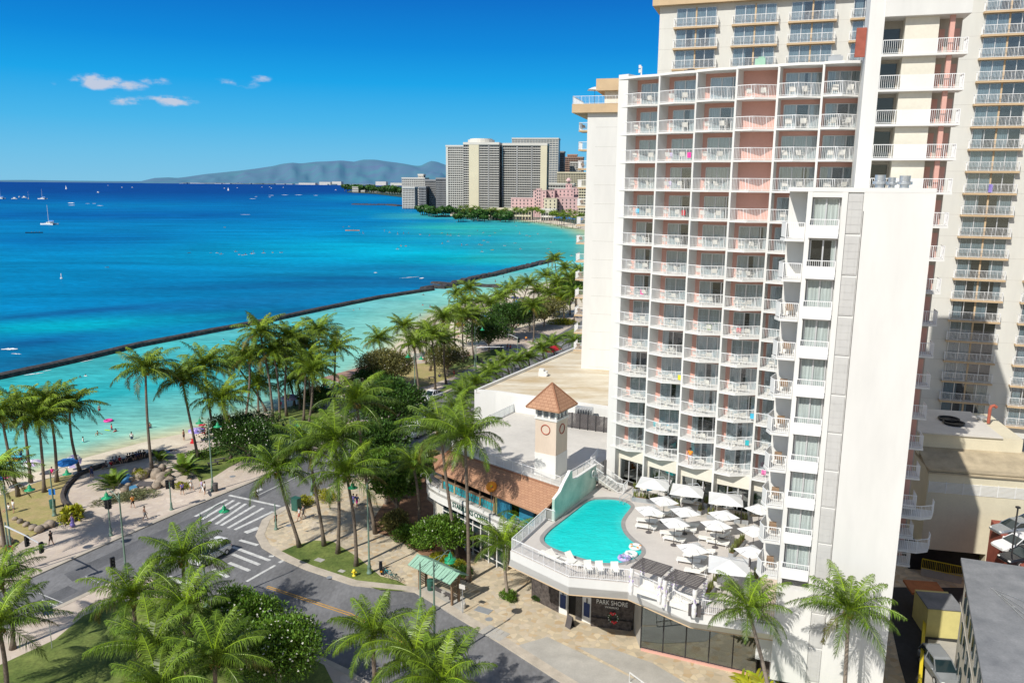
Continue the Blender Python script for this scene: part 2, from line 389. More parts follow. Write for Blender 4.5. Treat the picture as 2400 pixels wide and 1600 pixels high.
# ---------------------------------------------------------------- sky and sun
w = bpy.data.worlds.new('World'); scene.world = w; w.use_nodes = True
nt = w.node_tree; L = nt.links; nt.nodes.clear()
sky = nd(nt, 'ShaderNodeTexSky', sky_type='NISHITA'); sky.sun_disc = False
sky.sun_elevation = math.asin(SUNDIR.z); sky.sun_rotation = math.atan2(SUNDIR.x, SUNDIR.y)
sky.altitude = 40; sky.air_density = 1.0; sky.dust_density = 0.3; sky.ozone_density = 2.0
hs = nd(nt, 'ShaderNodeHueSaturation'); hs.inputs['Saturation'].default_value = 0.88; L.new(sky.outputs[0], hs.inputs['Color'])
tc = nd(nt, 'ShaderNodeTexCoord'); sx = nd(nt, 'ShaderNodeSeparateXYZ'); L.new(tc.outputs['Generated'], sx.inputs[0])
az = nd(nt, 'ShaderNodeMath', operation='ARCTAN2'); L.new(sx.outputs[0], az.inputs[0]); L.new(sx.outputs[1], az.inputs[1])
el = nd(nt, 'ShaderNodeMath', operation='ARCSINE'); L.new(sx.outputs[2], el.inputs[0])
# deep trade-wind blue that pales towards the horizon
cr = nd(nt, 'ShaderNodeValToRGB'); en = nd(nt, 'ShaderNodeMapRange'); en.inputs[1].default_value = 0; en.inputs[2].default_value = R(30); L.new(el.outputs[0], en.inputs[0]); L.new(en.outputs[0], cr.inputs[0])
SK = [(0, (128, 197, 230)), (0.06, (108, 192, 233)), (0.13, (72, 182, 235)), (0.22, (18, 164, 233)), (0.30, (0, 138, 220)), (0.42, (0, 106, 198)), (1, (0, 80, 165))]
while len(cr.color_ramp.elements) < len(SK): cr.color_ramp.elements.new(0.5)
for e_, (p_, c_) in zip(cr.color_ramp.elements, SK): e_.position = p_; e_.color = (*[((x/255+0.055)/1.055)**2.4 if x > 10 else x/3295 for x in c_], 1)
sc10 = nd(nt, 'ShaderNodeVectorMath', operation='SCALE'); sc10.inputs['Scale'].default_value = 10; L.new(cr.outputs[0], sc10.inputs[0])
fb_ = nd(nt, 'ShaderNodeMapRange'); fb_.inputs[1].default_value = R(14); fb_.inputs[2].default_value = R(34); fb_.inputs[3].default_value = 0.98; fb_.inputs[4].default_value = 0.12; L.new(el.outputs[0], fb_.inputs[0])
lowsky = nd(nt, 'ShaderNodeMix', data_type='RGBA'); sd_ = nd(nt, 'ShaderNodeMapRange', interpolation_type='SMOOTHSTEP'); sd_.inputs[1].default_value = -0.25; sd_.inputs[2].default_value = 0.45; L.new(sx.outputs[1], sd_.inputs[0])
fm_ = nd(nt, 'ShaderNodeMath', operation='MULTIPLY'); L.new(fb_.outputs[0], fm_.inputs[0]); L.new(sd_.outputs[0], fm_.inputs[1]); L.new(fm_.outputs[0], lowsky.inputs[0]); L.new(hs.outputs[0], lowsky.inputs[6]); L.new(sc10.outputs[0], lowsky.inputs[7])
nz = nd(nt, 'ShaderNodeTexNoise'); nz.inputs['Scale'].default_value = 42; nz.inputs['Detail'].default_value = 9; nz.inputs['Roughness'].default_value = 0.6
mpn = nd(nt, 'ShaderNodeMapping'); mpn.inputs['Scale'].default_value = (1, 1, 2.2); L.new(tc.outputs['Generated'], mpn.inputs[0]); L.new(mpn.outputs[0], nz.inputs['Vector'])
tot = None
# small trade-wind clouds: direction (azimuth, elevation), half sizes in radians, weight
for px, py, rx, ry, wt in [(228, 192, 62, 17, 1.0), (300, 202, 55, 13, 0.6), (362, 190, 42, 10, 0.62), (300, 236, 58, 12, 0.75), (400, 236, 65, 13, 0.9), (612, 184, 30, 12, 0.62), (560, 195, 60, 12, 0.55), (125, 190, 12, 10, 0.35), (516, 240, 16, 10, 0.25), (897, 190, 16, 6, 0.22)]:
    d = Vector(ray(px, py)).normalized(); a0 = math.atan2(d.x, d.y); e0 = math.asin(d.z)
    k = 1/1905.0
    s1 = nd(nt, 'ShaderNodeMath', operation='SUBTRACT', i_1=a0); L.new(az.outputs[0], s1.inputs[0])
    s2 = nd(nt, 'ShaderNodeMath', operation='DIVIDE', i_1=rx*k*math.cos(d.x)**2); L.new(s1.outputs[0], s2.inputs[0])
    s3 = nd(nt, 'ShaderNodeMath', operation='SUBTRACT', i_1=e0); L.new(el.outputs[0], s3.inputs[0])
    s4 = nd(nt, 'ShaderNodeMath', operation='DIVIDE', i_1=ry*k); L.new(s3.outputs[0], s4.inputs[0])
    p1 = nd(nt, 'ShaderNodeMath', operation='MULTIPLY'); L.new(s2.outputs[0], p1.inputs[0]); L.new(s2.outputs[0], p1.inputs[1])
    p2 = nd(nt, 'ShaderNodeMath', operation='MULTIPLY_ADD'); L.new(s4.outputs[0], p2.inputs[0]); L.new(s4.outputs[0], p2.inputs[1]); L.new(p1.outputs[0], p2.inputs[2])
    g = nd(nt, 'ShaderNodeMapRange'); g.inputs[1].default_value = 1.5; g.inputs[2].default_value = 0.0; g.inputs[3].default_value = 0; g.inputs[4].default_value = wt; L.new(p2.outputs[0], g.inputs[0])
    if tot is None: tot = g.outputs[0]
    else:
        mx = nd(nt, 'ShaderNodeMath', operation='MAXIMUM'); L.new(tot, mx.inputs[0]); L.new(g.outputs[0], mx.inputs[1]); tot = mx.outputs[0]
nm = nd(nt, 'ShaderNodeMapRange'); nm.inputs[1].default_value = 0.32; nm.inputs[2].default_value = 0.72; nm.inputs[3].default_value = -0.5; nm.inputs[4].default_value = 0.5; L.new(nz.outputs['Fac'], nm.inputs[0])
# noise only where a cloud is
q = nd(nt, 'ShaderNodeMath', operation='MULTIPLY_ADD'); L.new(nm.outputs[0], q.inputs[0]); q.inputs[1].default_value = 1.5; L.new(tot, q.inputs[2])
q2 = nd(nt, 'ShaderNodeMath', operation='MULTIPLY'); L.new(q.outputs[0], q2.inputs[0]); L.new(tot, q2.inputs[1]); 
fc = nd(nt, 'ShaderNodeMapRange', interpolation_type='SMOOTHSTEP'); fc.inputs[1].default_value = 0.03; fc.inputs[2].default_value = 0.7; fc.inputs[3].default_value = 0; fc.inputs[4].default_value = 0.85; L.new(q2.outputs[0], fc.inputs[0])
cm = nd(nt, 'ShaderNodeMix', data_type='RGBA'); L.new(fc.outputs[0], cm.inputs[0]); L.new(lowsky.outputs[2], cm.inputs[6]); cm.inputs[7].default_value = (6.2, 6.4, 7.4, 1)
bg = nd(nt, 'ShaderNodeBackground'); bg.inputs['Strength'].default_value = 0.1; L.new(cm.outputs[2], bg.inputs['Color'])
wo = nd(nt, 'ShaderNodeOutputWorld'); L.new(bg.outputs[0], wo.inputs[0])
sun = bpy.data.objects.new('sun', bpy.data.lights.new('sun', 'SUN')); col.objects.link(sun)
sun.data.energy = 4.8; sun.data.angle = R(0.5); sun.data.color = (1, 0.955, 0.87)
sun.rotation_euler = (-SUNDIR).to_track_quat('-Z', 'Y').to_euler(); sun.location = (-60, -60, 120)
# ---------------------------------------------------------------- water
def water_mat(name, gloss, bscale, bstr, s1=0.009, s3=0.22, lo=.62):
    m = bpy.data.materials.new(name); m.use_nodes = True
    nt = m.node_tree; L = nt.links; out = nt.nodes['Material Output']; nt.nodes.remove(nt.nodes['Principled BSDF'])
    at = nd(nt, 'ShaderNodeVertexColor'); at.layer_name = 'Col'
    geo = nd(nt, 'ShaderNodeNewGeometry'); mp = nd(nt, 'ShaderNodeMapping'); mp.inputs['Rotation'].default_value = (0, 0, R(-12)); mp.inputs['Scale'].default_value = (1, 3.4, 1)
    L.new(geo.outputs['Position'], mp.inputs[0])
    # ripples seen as streaks along the wave crests
    n1 = nd(nt, 'ShaderNodeTexNoise'); n1.inputs['Scale'].default_value = s1; n1.inputs['Detail'].default_value = 12; n1.inputs['Roughness'].default_value = 0.74; n1.inputs['Distortion'].default_value = 0.4
    L.new(mp.outputs[0], n1.inputs['Vector'])
    r1 = nd(nt, 'ShaderNodeMapRange'); r1.inputs[1].default_value = 0.3; r1.inputs[2].default_value = 0.72; r1.inputs[3].default_value = lo; r1.inputs[4].default_value = 1.94-lo; L.new(n1.outputs['Fac'], r1.inputs[0])
    n3 = nd(nt, 'ShaderNodeTexNoise'); n3.inputs['Scale'].default_value = s3; n3.inputs['Detail'].default_value = 5; n3.inputs['Roughness'].default_value = 0.7; L.new(mp.outputs[0], n3.inputs['Vector'])
    r3 = nd(nt, 'ShaderNodeMapRange'); r3.inputs[1].default_value = 0.3; r3.inputs[2].default_value = 0.7; r3.inputs[3].default_value = lo+.1; r3.inputs[4].default_value = 1.9-lo; L.new(n3.outputs['Fac'], r3.inputs[0])
    pr = nd(nt, 'ShaderNodeMath', operation='MULTIPLY'); L.new(r1.outputs[0], pr.inputs[0]); L.new(r3.outputs[0], pr.inputs[1])
    sc = nd(nt, 'ShaderNodeVectorMath', operation='SCALE'); L.new(at.outputs[0], sc.inputs[0]); L.new(pr.outputs[0], sc.inputs['Scale'])
    nb = nd(nt, 'ShaderNodeTexNoise'); nb.inputs['Scale'].default_value = bscale; nb.inputs['Detail'].default_value = 5; L.new(mp.outputs[0], nb.inputs['Vector'])
    bp = nd(nt, 'ShaderNodeBump'); bp.inputs['Strength'].default_value = bstr; bp.inputs['Distance'].default_value = 0.3; L.new(nb.outputs['Fac'], bp.inputs['Height'])
    df = nd(nt, 'ShaderNodeBsdfDiffuse'); L.new(sc.outputs[0], df.inputs[0]); L.new(bp.outputs[0], df.inputs['Normal'])
    gl = nd(nt, 'ShaderNodeBsdfGlossy'); gl.inputs['Roughness'].default_value = 0.28; gl.inputs['Color'].default_value = (0.7, 0.85, 1, 1); L.new(bp.outputs[0], gl.inputs['Normal'])
    ms = nd(nt, 'ShaderNodeMixShader'); ms.inputs[0].default_value = gloss; L.new(df.outputs[0], ms.inputs[1]); L.new(gl.outputs[0], ms.inputs[2]); L.new(ms.outputs[0], out.inputs[0])
    M[name] = m
water_mat('sea_water', 0.07, 0.5, 0.35)
water_mat('pool_water', 0.06, 1.6, 0.6, .5, 2.2, .82)  # finer noise paints caustic ripple light into the pool colour

WALL = [G(*p) for p in [(-260, 940), (0, 885), (320, 811), (640, 751), (850, 705), (1004, 676), (1030, 674), (1075, 662), (1150, 643), (1265, 618), (1400, 590)]]
SHORE = [G(*p) for p in [(-260, 1205), (0, 1125), (119, 1092), (208, 1065), (357, 1026), (435, 1011), (634, 961), (750, 928), (845, 880), (915, 837), (934, 802), (971, 765), (1022, 735), (1068, 719), (1188, 687), (1255, 668), (1400, 640)]]
def pdist(x, y, pl):
    best = 1e18; sg = 1; tt = 0; acc = 0
    for i in range(len(pl)-1):
        ax, ay = pl[i][0], pl[i][1]; bx, by = pl[i+1][0], pl[i+1][1]
        dx, dy = bx-ax, by-ay; t = max(0, min(1, ((x-ax)*dx+(y-ay)*dy)/(dx*dx+dy*dy)))
        d = (x-ax-t*dx)**2+(y-ay-t*dy)**2
        if d < best: best = d; sg = 1 if dx*(y-ay)-dy*(x-ax) > 0 else -1
    return math.sqrt(best), sg
def mixc(a, b, t):
    t = max(0.0, min(1.0, t)); return tuple(lerp(x, y, t) for x, y in zip(a, b))
def s2l(*c):
    return tuple((x/255/12.92 if x < 10 else ((x/255+0.055)/1.055)**2.4) for x in c)
SEAK = 0.9
# reefs and sand patches of the sea floor, where they lie: pixel, half size, colour, weight
PATCH = []
def patch(px, py, rx, ry, c, wt, tilt=0.0): PATCH.append((px, py, rx, ry, s2l(*c), wt, tilt))
patch(300, 505, 500, 10, (0, 80, 160), 0.55); patch(900, 500, 200, 14, (0, 140, 195), 0.6)
patch(250, 482, 300, 8, (0, 125, 190), 0.6)
patch(860, 465, 160, 8, (0, 135, 195), 0.7); patch(700, 545, 200, 14, (0, 140, 205), 0.5)
patch(150, 560, 300, 22, (0, 95, 170), 0.5); patch(900, 590, 330, 28, (0, 175, 215), 0.95); patch(600, 600, 250, 22, (0, 150, 205), 0.6)
patch(1150, 545, 170, 16, (40, 170, 182), 0.9); patch(1280, 560, 130, 18, (10, 165, 200), 0.7)
patch(1080, 530, 120, 8, (45, 178, 178), 0.7); patch(1180, 575, 170, 10, (35, 150, 175), 0.55)
patch(1150, 605, 160, 16, (0, 180, 200), 0.8); patch(1300, 600, 90, 14, (25, 125, 180), 0.6)
patch(800, 640, 260, 16, (15, 135, 185), 0.6); patch(1050, 640, 150, 14, (20, 140, 180), 0.7)
patch(500, 665, 350, 22, (0, 120, 180), 0.5); patch(150, 640, 260, 20, (0, 130, 190), 0.5)
patch(500, 715, 300, 22, (12, 105, 165), 0.75, -0.08); patch(250, 700, 260, 14, (0, 120, 180), 0.5, -0.05)
patch(180, 760, 260, 16, (0, 165, 195), 0.9, -0.05); patch(480, 750, 160, 12, (5, 150, 190), 0.6, -0.1)
patch(180, 728, 200, 6, (15, 80, 140), 0.7, -0.08); patch(80, 800, 160, 12, (15, 90, 150), 0.75, -0.12); patch(120, 835, 150, 14, (25, 95, 140), 0.7, -0.15)
patch(350, 795, 120, 12, (10, 140, 180), 0.5, -0.15)
patch(700, 665, 300, 9, (14, 92, 150), 0.6, -0.03); patch(820, 650, 200, 5, (10, 88, 145), 0.6); patch(620, 735, 180, 8, (16, 92, 145), 0.6, -0.14); patch(950, 625, 180, 8, (16, 110, 160), 0.5); patch(1000, 660, 120, 12, (20, 110, 170), 0.6); patch(700, 690, 200, 14, (20, 115, 170), 0.6, -0.1)
def vnoise(x, y, s=0):
    def h(i, j): 
        n = (i*374761393+j*668265263+s*144665) & 0xffffffff; n = ((n ^ (n >> 13))*1274126177) & 0xffffffff
        return ((n ^ (n >> 16)) & 0xffff)/65535.0
    i, j = math.floor(x), math.floor(y); fx, fy = x-i, y-j; fx = fx*fx*(3-2*fx); fy = fy*fy*(3-2*fy)
    return lerp(lerp(h(i, j), h(i+1, j), fx), lerp(h(i, j+1), h(i+1, j+1), fx), fy)
def sea_col(x, y):
    dw, sw = pdist(x, y, WALL); dsn, ss = pdist(x, y, SHORE)
    px, py = proj(x, y, 0); dist = math.hypot(x, y)
    jit = (vnoise(x/25, y/9, 1)-0.5)*0.6+(vnoise(x/70, y/25, 2)-0.5)*0.7
    if sw < 0 and y < 430:      # inside the sea wall
        a = mixc(s2l(48, 174, 188), s2l(122, 200, 210), (y-150)/130)
        a = mixc(a, s2l(70, 186, 195), max(0, vnoise(x/12, y/6, 4)-0.5)*1.5)
        near = mixc(s2l(205, 196, 165), s2l(150, 208, 196), dsn/7)
        c = mixc(near, a, (dsn-4+jit*6)/30)
        return c
    t = math.log(max(dist, 100)/150)/math.log(14000/150)
    stops = [(0, (14, 125, 180)), (0.18, (0, 130, 190)), (0.33, (0, 134, 196)), (0.45, (0, 114, 186)), (0.56, (0, 94, 170)), (0.68, (3, 70, 150)), (1, (6, 66, 150))]
    c = s2l(*stops[-1][1])
    for i in range(len(stops)-1):
        if stops[i][0] <= t <= stops[i+1][0]:
            c = mixc(s2l(*stops[i][1]), s2l(*stops[i+1][1]), (t-stops[i][0])/(stops[i+1][0]-stops[i][0])); break
    for qx, qy, rx, ry, cc, wt, tl in PATCH:
        ex = (px-qx)/rx; ey = (py-qy-(px-qx)*tl)/ry
        d2 = ex*ex+ey*ey+jit*0.8
        if d2 < 4: c = mixc(c, cc, min(1, wt*1.25)*math.exp(-max(0, d2)*.9))
    # sandy shallows of the far beach
    e, _ = pdist(x, y, FARSHORE)
    if e < 90: c = mixc(mixc(s2l(190, 190, 150), s2l(70, 182, 184), e/25), c, (e-15)/75)
    return c
FARSHORE = [G(*p) for p in [(1010, 506), (1055, 505), (1120, 508), (1183, 512), (1285, 522), (1371, 538), (1420, 560), (1440, 600)]]
def build_sea():
    rows = []; d = 85.0
    while d < 900: rows.append(d); d *= 1.0125
    while d < 90000: rows.append(d); d *= 1.09
    cols = [R(-60+i*0.42) for i in range(220)]
    vs = []; cs = []
    for d in rows:
        for a in cols:
            x, y = d*math.sin(a), d*math.cos(a)
            z = -0.3
            vs.append((x, y, z)); q = sea_col(x, y); cs.append((q[0]*SEAK, min(1, q[1]*SEAK*1.04), q[2]*SEAK*.92))
    n = len(cols); fs = [(i*n+j, i*n+j+1, (i+1)*n+j+1, (i+1)*n+j) for i in range(len(rows)-1) for j in range(n-1)]
    me = bpy.data.meshes.new('sea'); me.from_pydata(vs, [], fs); me.materials.append(M['sea_water'])
    ca = me.color_attributes.new('Col', 'FLOAT_COLOR', 'POINT'); arr = []
    for c in cs: arr.extend((*c, 1))
    ca.data.foreach_set('color', arr); me.update()
    ob('sea', me, kind='structure')
build_sea()

# foam of small breaking waves
def foam(px, py, ln, wd, ang=0.0, seed=0):
    rnd = random.Random(seed); m = MB(); pts = []
    N = 14; wd *= .5; ln *= .8
    for i in range(N+1): pts.append((px-ln/2+ln*i/N, py+math.sin(ang)*(ln*i/N-ln/2)-wd*(0.2+0.8*math.sin(PI*i/N))*rnd.uniform(0.3, 1)))
    for i in range(N, -1, -1): pts.append((px-ln/2+ln*i/N, py+math.sin(ang)*(ln*i/N-ln/2)+wd*0.5*math.sin(PI*i/N)*rnd.uniform(0.2, 1)))
    m.face([G(x, y, -0.2) for x, y in pts]); m.build('wave_foam', 'foam', kind='structure')
for k, a in enumerate([(22, 818, 50, 7, -.03), (38, 829, 30, 3, .05), (880, 639, 10, 3), (988, 652, 14, 4, -.1), (960, 650, 60, 1.2, -.08), (167, 476, 20, 3), (168, 481, 20, 1.5), (205, 477, 14, 1), (221, 477, 12, 1), (234, 482, 18, 1.5), (592, 466, 20, 1), (600, 461, 8, 1.2), (636, 458, 18, 1), (668, 457, 20, 1.2), (700, 457, 22, 1.2), (740, 458, 14, 1), (575, 503, 30, 1), (80, 876, 60, 3, -.13), (110, 868, 26, 2, -.1), (205, 845, 40, 2, -.2), (560, 768, 30, 1.5, -.2), (862, 703, 70, 1.6, -.22), (632, 462, 8, 1)]):
    foam(*a, seed=k)

# ---------------------------------------------------------------- land
FKW = [(-75, 30), (-62, 50), (-50.5, 72.7), (-45.4, 83.5), (-40, 94.1), (-35.3, 102.6), (-27, 121), (-18.7, 138.7), (-13.5, 150), (-5, 168), (4, 190), (12, 212), (24, 245), (45, 300), (70, 360)]
land = [(p.x+3*0, p.y) for p in SHORE]
# landward edge of the sand
SB = [G(*p) for p in [(-260, 1235), (0, 1160), (112, 1120), (208, 1106), (300, 1088), (420, 1062), (560, 1015), (634, 985), (688, 962), (740, 948), (815, 905), (880, 872), (960, 850), (1010, 842), (1075, 828), (1140, 800), (1200, 775), (1290, 750), (1400, 730)]]
m = MB(); m.sheet([(p.x, p.y) for p in SB]+[(400, 420), (600, -40), (-140, -40), (-140, 60)], 0.0); m.build('ground', 'promenade', kind='structure')
# far land behind the bay, reaching to the horizon
FARL = [G(*p) for p in [(1040, 500), (1055, 500), (1120, 502), (1183, 506), (1285, 515), (1371, 529), (1420, 550), (1440, 590)]]
m = MB(); m.sheet([(p.x, p.y) for p in FARL]+[(90, 420), (600, 420), (900, 1200), (700, 2600), (-130, 2600), (-120, 1500), (-95, 1180)], 0.3); m.build('far_shore', 'far_green', kind='structure')
def strip(name, A, B, za, zb, mk, C=None, zc=-1.5):
    m = MB()
    # resample both edges evenly
    def rs(pl, n=60):
        ds = [0]
        for i in range(1, len(pl)): ds.append(ds[-1]+math.hypot(pl[i][0]-pl[i-1][0], pl[i][1]-pl[i-1][1]))
        out = []
        for k in range(n+1):
            t = ds[-1]*k/n; i = max(j for j in range(len(ds)) if ds[j] <= t+1e-9); i = min(i, len(pl)-2)
            f = (t-ds[i])/(ds[i+1]-ds[i]); out.append((lerp(pl[i][0], pl[i+1][0], f), lerp(pl[i][1], pl[i+1][1], f)))
        return out
    a, b = rs(A), rs(B)
    cross = [(q[0]+(q[0]-p[0])*0.0, q[1]) for p, q in zip(a, b)]
    for i in range(60):
        m.face([(*a[i], za), (*a[i+1], za), (*b[i+1], zb), (*b[i], zb)])
        def ext(p, q): 
            d = max(0.5, math.hypot(q[0]-p[0], q[1]-p[1])); k = 9/d; return (q[0]+(q[0]-p[0])*k, q[1]+(q[1]-p[1])*k)
        m.face([(*b[i], zb), (*b[i+1], zb), (*ext(a[i+1], b[i+1]), zc), (*ext(a[i], b[i]), zc)])
    return m.build(name, mk, kind='structure')
strip('beach', [(p.x, p.y) for p in SB], [(p.x, p.y) for p in SHORE], -0.01, -0.3, 'sand')
fb = [(p.x, p.y) for p in FARSHORE][1:7]; fl = [(p.x, p.y) for p in FARL][1:7]
strip('far_beach', fl, fb, 0.35, -0.3, 'sand')
# roads
NK1 = [(-70, 20), (-52, 52), (-44, 67.9), (-40.9, 73.7), (-38.6, 75.6), (-35.5, 75.2), (-31, 72.0), (-24, 67.0), (-13.7, 60.1), (-5, 52.5), (8, 40)]
NK2 = [(26, 36), (14, 49), (3.8, 59.5), (-0.9, 64.7), (-4.6, 68.5), (-6.6, 70.6), (-9.4, 73.4), (-15.9, 74.7), (-21.4, 77.9), (-24.8, 80.4), (-27.5, 82.9), (-29.1, 85.8), (-29.7, 90.1), (-28.6, 93.6), (-25.8, 97.4), (-18, 113), (-9.5, 132), (-3.5, 145), (6, 163), (15, 187), (24, 211), (36, 245), (57, 300), (82, 360)]
m = MB(); m.sheet(FKW+list(reversed(NK2))+list(reversed(NK1)), 0.006); m.build('road', 'asphalt', kind='structure')
m = MB(); m.sheet(NK2+[(100, 360), (100, 36)], 0.11); m.build('pavement', 'flagstone', kind='structure')
m = MB(); m.sheet(NK1+[(-60, 20)], 0.11); m.build('pavement', 'flagstone_pale', kind='structure')
def off(pl, d):
    out = []
    for i in range(len(pl)):
        a = Vector(pl[max(i-1, 0)]); b = Vector(pl[min(i+1, len(pl)-1)]); t = (b-a).normalized(); n = Vector((-t.y, t.x)); p = Vector(pl[i])+n*d; out.append((p.x, p.y))
    return out
def band(name, pl, d0, d1, z, mk, z0=None, **kw):
    m = MB(); a, b = off(pl, d0), off(pl, d1)
    for i in range(len(pl)-1):
        q = [a[i], a[i+1], b[i+1], b[i]]
        if z0 is None: m.sheet(q, z)
        else: m.prism(q, z0, z, False)
    return m.build(name, mk, **kw)
FAR_PAVE = band('pavement', FKW, 0, 5.2, 0.115, 'flagstone_pale', kind='structure')
band('kerb', FKW, -0.22, 0.35, 0.135, 'kerb', 0.0, kind='structure')
band('kerb', NK1, -0.35, 0.22, 0.135, 'kerb', 0.0, kind='structure')
band('kerb', NK2, -0.75, 0.22, 0.135, 'kerb', 0.0, kind='structure')
# beach-side plaza, between the lawns
def area(name, pts, z, mk, kind='structure'):
    m = MB(); q = [G(*p) for p in pts]; m.sheet([(p.x, p.y) for p in q], z); return m.build(name, mk, kind=kind)
area('plaza', [(0, 1310), (60, 1265), (140, 1235), (165, 1210), (150, 1180), (160, 1150), (190, 1115), (250, 1095), (330, 1075), (400, 1060), (440, 1040), (560, 1012), (640, 985), (640, 1020), (560, 1060), (460, 1105), (430, 1150), (560, 1085), (660, 1050), (640, 1090), (587, 1130), (450, 1187), (360, 1226), (249, 1274), (105, 1337), (0, 1385)], 0.121, 'flagstone_pale')
area('dry_lawn', [(-40, 1175), (0, 1163), (112, 1123), (208, 1108), (260, 1098), (300, 1090), (258, 1096), (208, 1108), (180, 1118), (160, 1138), (148, 1165), (147, 1188), (158, 1207), (140, 1222), (80, 1255), (0, 1300), (-60, 1330)], 0.128, 'dry_grass')
area('lawn', [(446, 1090), (455, 1070), (500, 1052), (560, 1030), (620, 1040), (600, 1065), (560, 1082), (500, 1120), (468, 1130)], 0.127, 'lawn')
area('lawn', [(520, 1055), (600, 1018), (648, 962), (700, 948), (760, 960), (815, 985), (800, 1030), (740, 1040), (660, 1050), (600, 1070)], 0.133, 'lawn')
area('dry_lawn', [(830, 925), (860, 900), (960, 856), (1045, 845), (1100, 835), (1120, 850), (1060, 885), (1000, 905), (940, 915), (900, 950), (850, 960)], 0.126, 'dry_grass')
area('lawn', [(940, 970), (990, 935), (1060, 900), (1075, 905), (1000, 945), (950, 985)], 0.132, 'lawn')
area('lawn', [(1040, 862), (1090, 838), (1170, 815), (1180, 828), (1110, 855), (1060, 868)], 0.13, 'lawn')
area('lawn', [(1270, 805), (1350, 768), (1358, 778), (1290, 812)], 0.128, 'lawn')
# lawns and beds on the hotel corner
area('lawn', [(660, 1293), (690, 1280), (738, 1268), (780, 1270), (840, 1308), (892, 1352), (932, 1362), (968, 1382), (962, 1387), (890, 1384), (828, 1363), (760, 1338), (700, 1313)], 0.121, 'lawn')
area('planting_bed', [(905, 1100), (960, 1080), (1010, 1120), (1000, 1170), (1045, 1210), (1090, 1290), (1108, 1340), (1100, 1365), (1075, 1358), (1030, 1330), (970, 1290), (925, 1262), (880, 1250), (870, 1225), (900, 1180)], 0.122, 'soil')
area('lawn', [(-60, 1600), (0, 1560), (130, 1500), (195, 1445), (270, 1415), (420, 1400), (560, 1430), (640, 1500), (760, 1560), (800, 1640), (-60, 1680)], 0.122, 'lawn')
area('driveway', [(1208, 1516), (1283, 1494), (1420, 1560), (1500, 1600), (1540, 1640), (1380, 1650), (1300, 1584)], 0.124, 'concrete')
area('driveway', [(1352, 1518), (1440, 1524), (1530, 1556), (1620, 1610), (1640, 1660), (1560, 1660), (1480, 1585)], 0.129, 'concrete')
area('bus_stop_slab', [(973, 1388), (1012, 1372), (1090, 1402), (1086, 1440), (1072, 1449), (1030, 1425)], 0.125, 'concrete')
# alley beside the hotel and the yard behind it
m = MB(); m.sheet([(24.5, 30), (29.2, 48), (33.5, 62), (38, 75), (62, 75), (50, 30)], 0.128); m.build('alley', 'asphalt_dark', kind='structure')
area('road_patch', [(150, 1345), (330, 1262), (470, 1205), (490, 1212), (350, 1275), (170, 1362)], 0.009, 'asphalt_patch')
area('road_patch', [(560, 1160), (640, 1122), (720, 1075), (760, 1085), (680, 1128), (600, 1172)], 0.009, 'asphalt_patch')
area('road_patch', [(905, 1420), (960, 1412), (1010, 1440), (990, 1452), (930, 1440)], 0.009, 'asphalt_patch')
area('road_patch', [(60, 1420), (160, 1372), (186, 1384), (90, 1432)], 0.009, 'asphalt_patch')
# manhole and utility covers
for k, (px, py, s) in enumerate([(677, 1233, .35), (772, 1355, .3), (545, 1118, .4), (1146, 1453, .35)]):
    p = G(px, py); m = MB(); m.lathe((p.x, p.y, 0.118), [(s, 0), (s, .018)], 14); m.build('manhole_cover', 'grey_metal', label=['round manhole cover near the kerb tip of the flagstone corner', 'round manhole cover in the side road by the grass strip', 'round manhole cover on the beach pavement left of the tall lamp', 'round manhole cover in the flagstones below the utility vault lid'][k], cat='manhole cover')
for k, (px, py, a, b) in enumerate([(749, 1314, 1.0, .7), (801, 1340, .7, .5), (1133, 1432, 1.6, .9)]):
    p = G(px, py); m = MB(); m.cbox((p.x, p.y, 0.11), a, b, .035, -0.5); m.build('utility_cover', 'concrete' if k < 2 else 'grey_metal', label=['pale square utility cover in the middle of the grass strip', 'small pale utility cover at the kerb side of the grass strip', 'dark metal utility vault lid in the flagstones by the bus shelter'][k], cat='utility cover')
p = G(1160, 1486); fr = Fr(p.x, p.y, 38); m = MB()
for i in range(4):
    for j in range(2): m.box(fr, i*.62-1.3, i*.62-.72, j*.82-.8, j*.82-.02, .11, .14)
m.build('utility_vault', 'concrete', label='large pale vault cover of eight concrete panels in the flagstones by the kerb', cat='utility cover')
# painted markings
def mark(pts, z=0.014, mk='road_paint'):
    m = MB(); m.sheet([(p[0], p[1]) for p in pts], z); m.build('road_marking', mk, kind='structure')
def line(px0, py0, px1, py1, w=0.2, mk='road_paint'):
    a, b = G(px0, py0), G(px1, py1); t = (b-a).normalized(); n = Vector((-t.y, t.x, 0))*w/2; mark([a+n, b+n, b-n, a-n], mk=mk)
# crossing over the avenue: bars
for x0, y0, x1, y1 in [(457, 1210, 532, 1170), (473, 1217, 548, 1172), (490, 1222, 562, 1177), (506, 1228, 576, 1180), (518, 1231, 597, 1184), (534, 1237, 617, 1190), (550, 1241, 640, 1198)]:
    line(x0, y0, x1, y1, 0.42)
line(537, 1160, 656, 1186, 0.4)                                  # stop bar
line(605, 1160, 720, 1105, 0.13)
mark([G(590, 1153), G(612, 1143), G(616, 1147), G(606, 1151), G(600, 1155)])
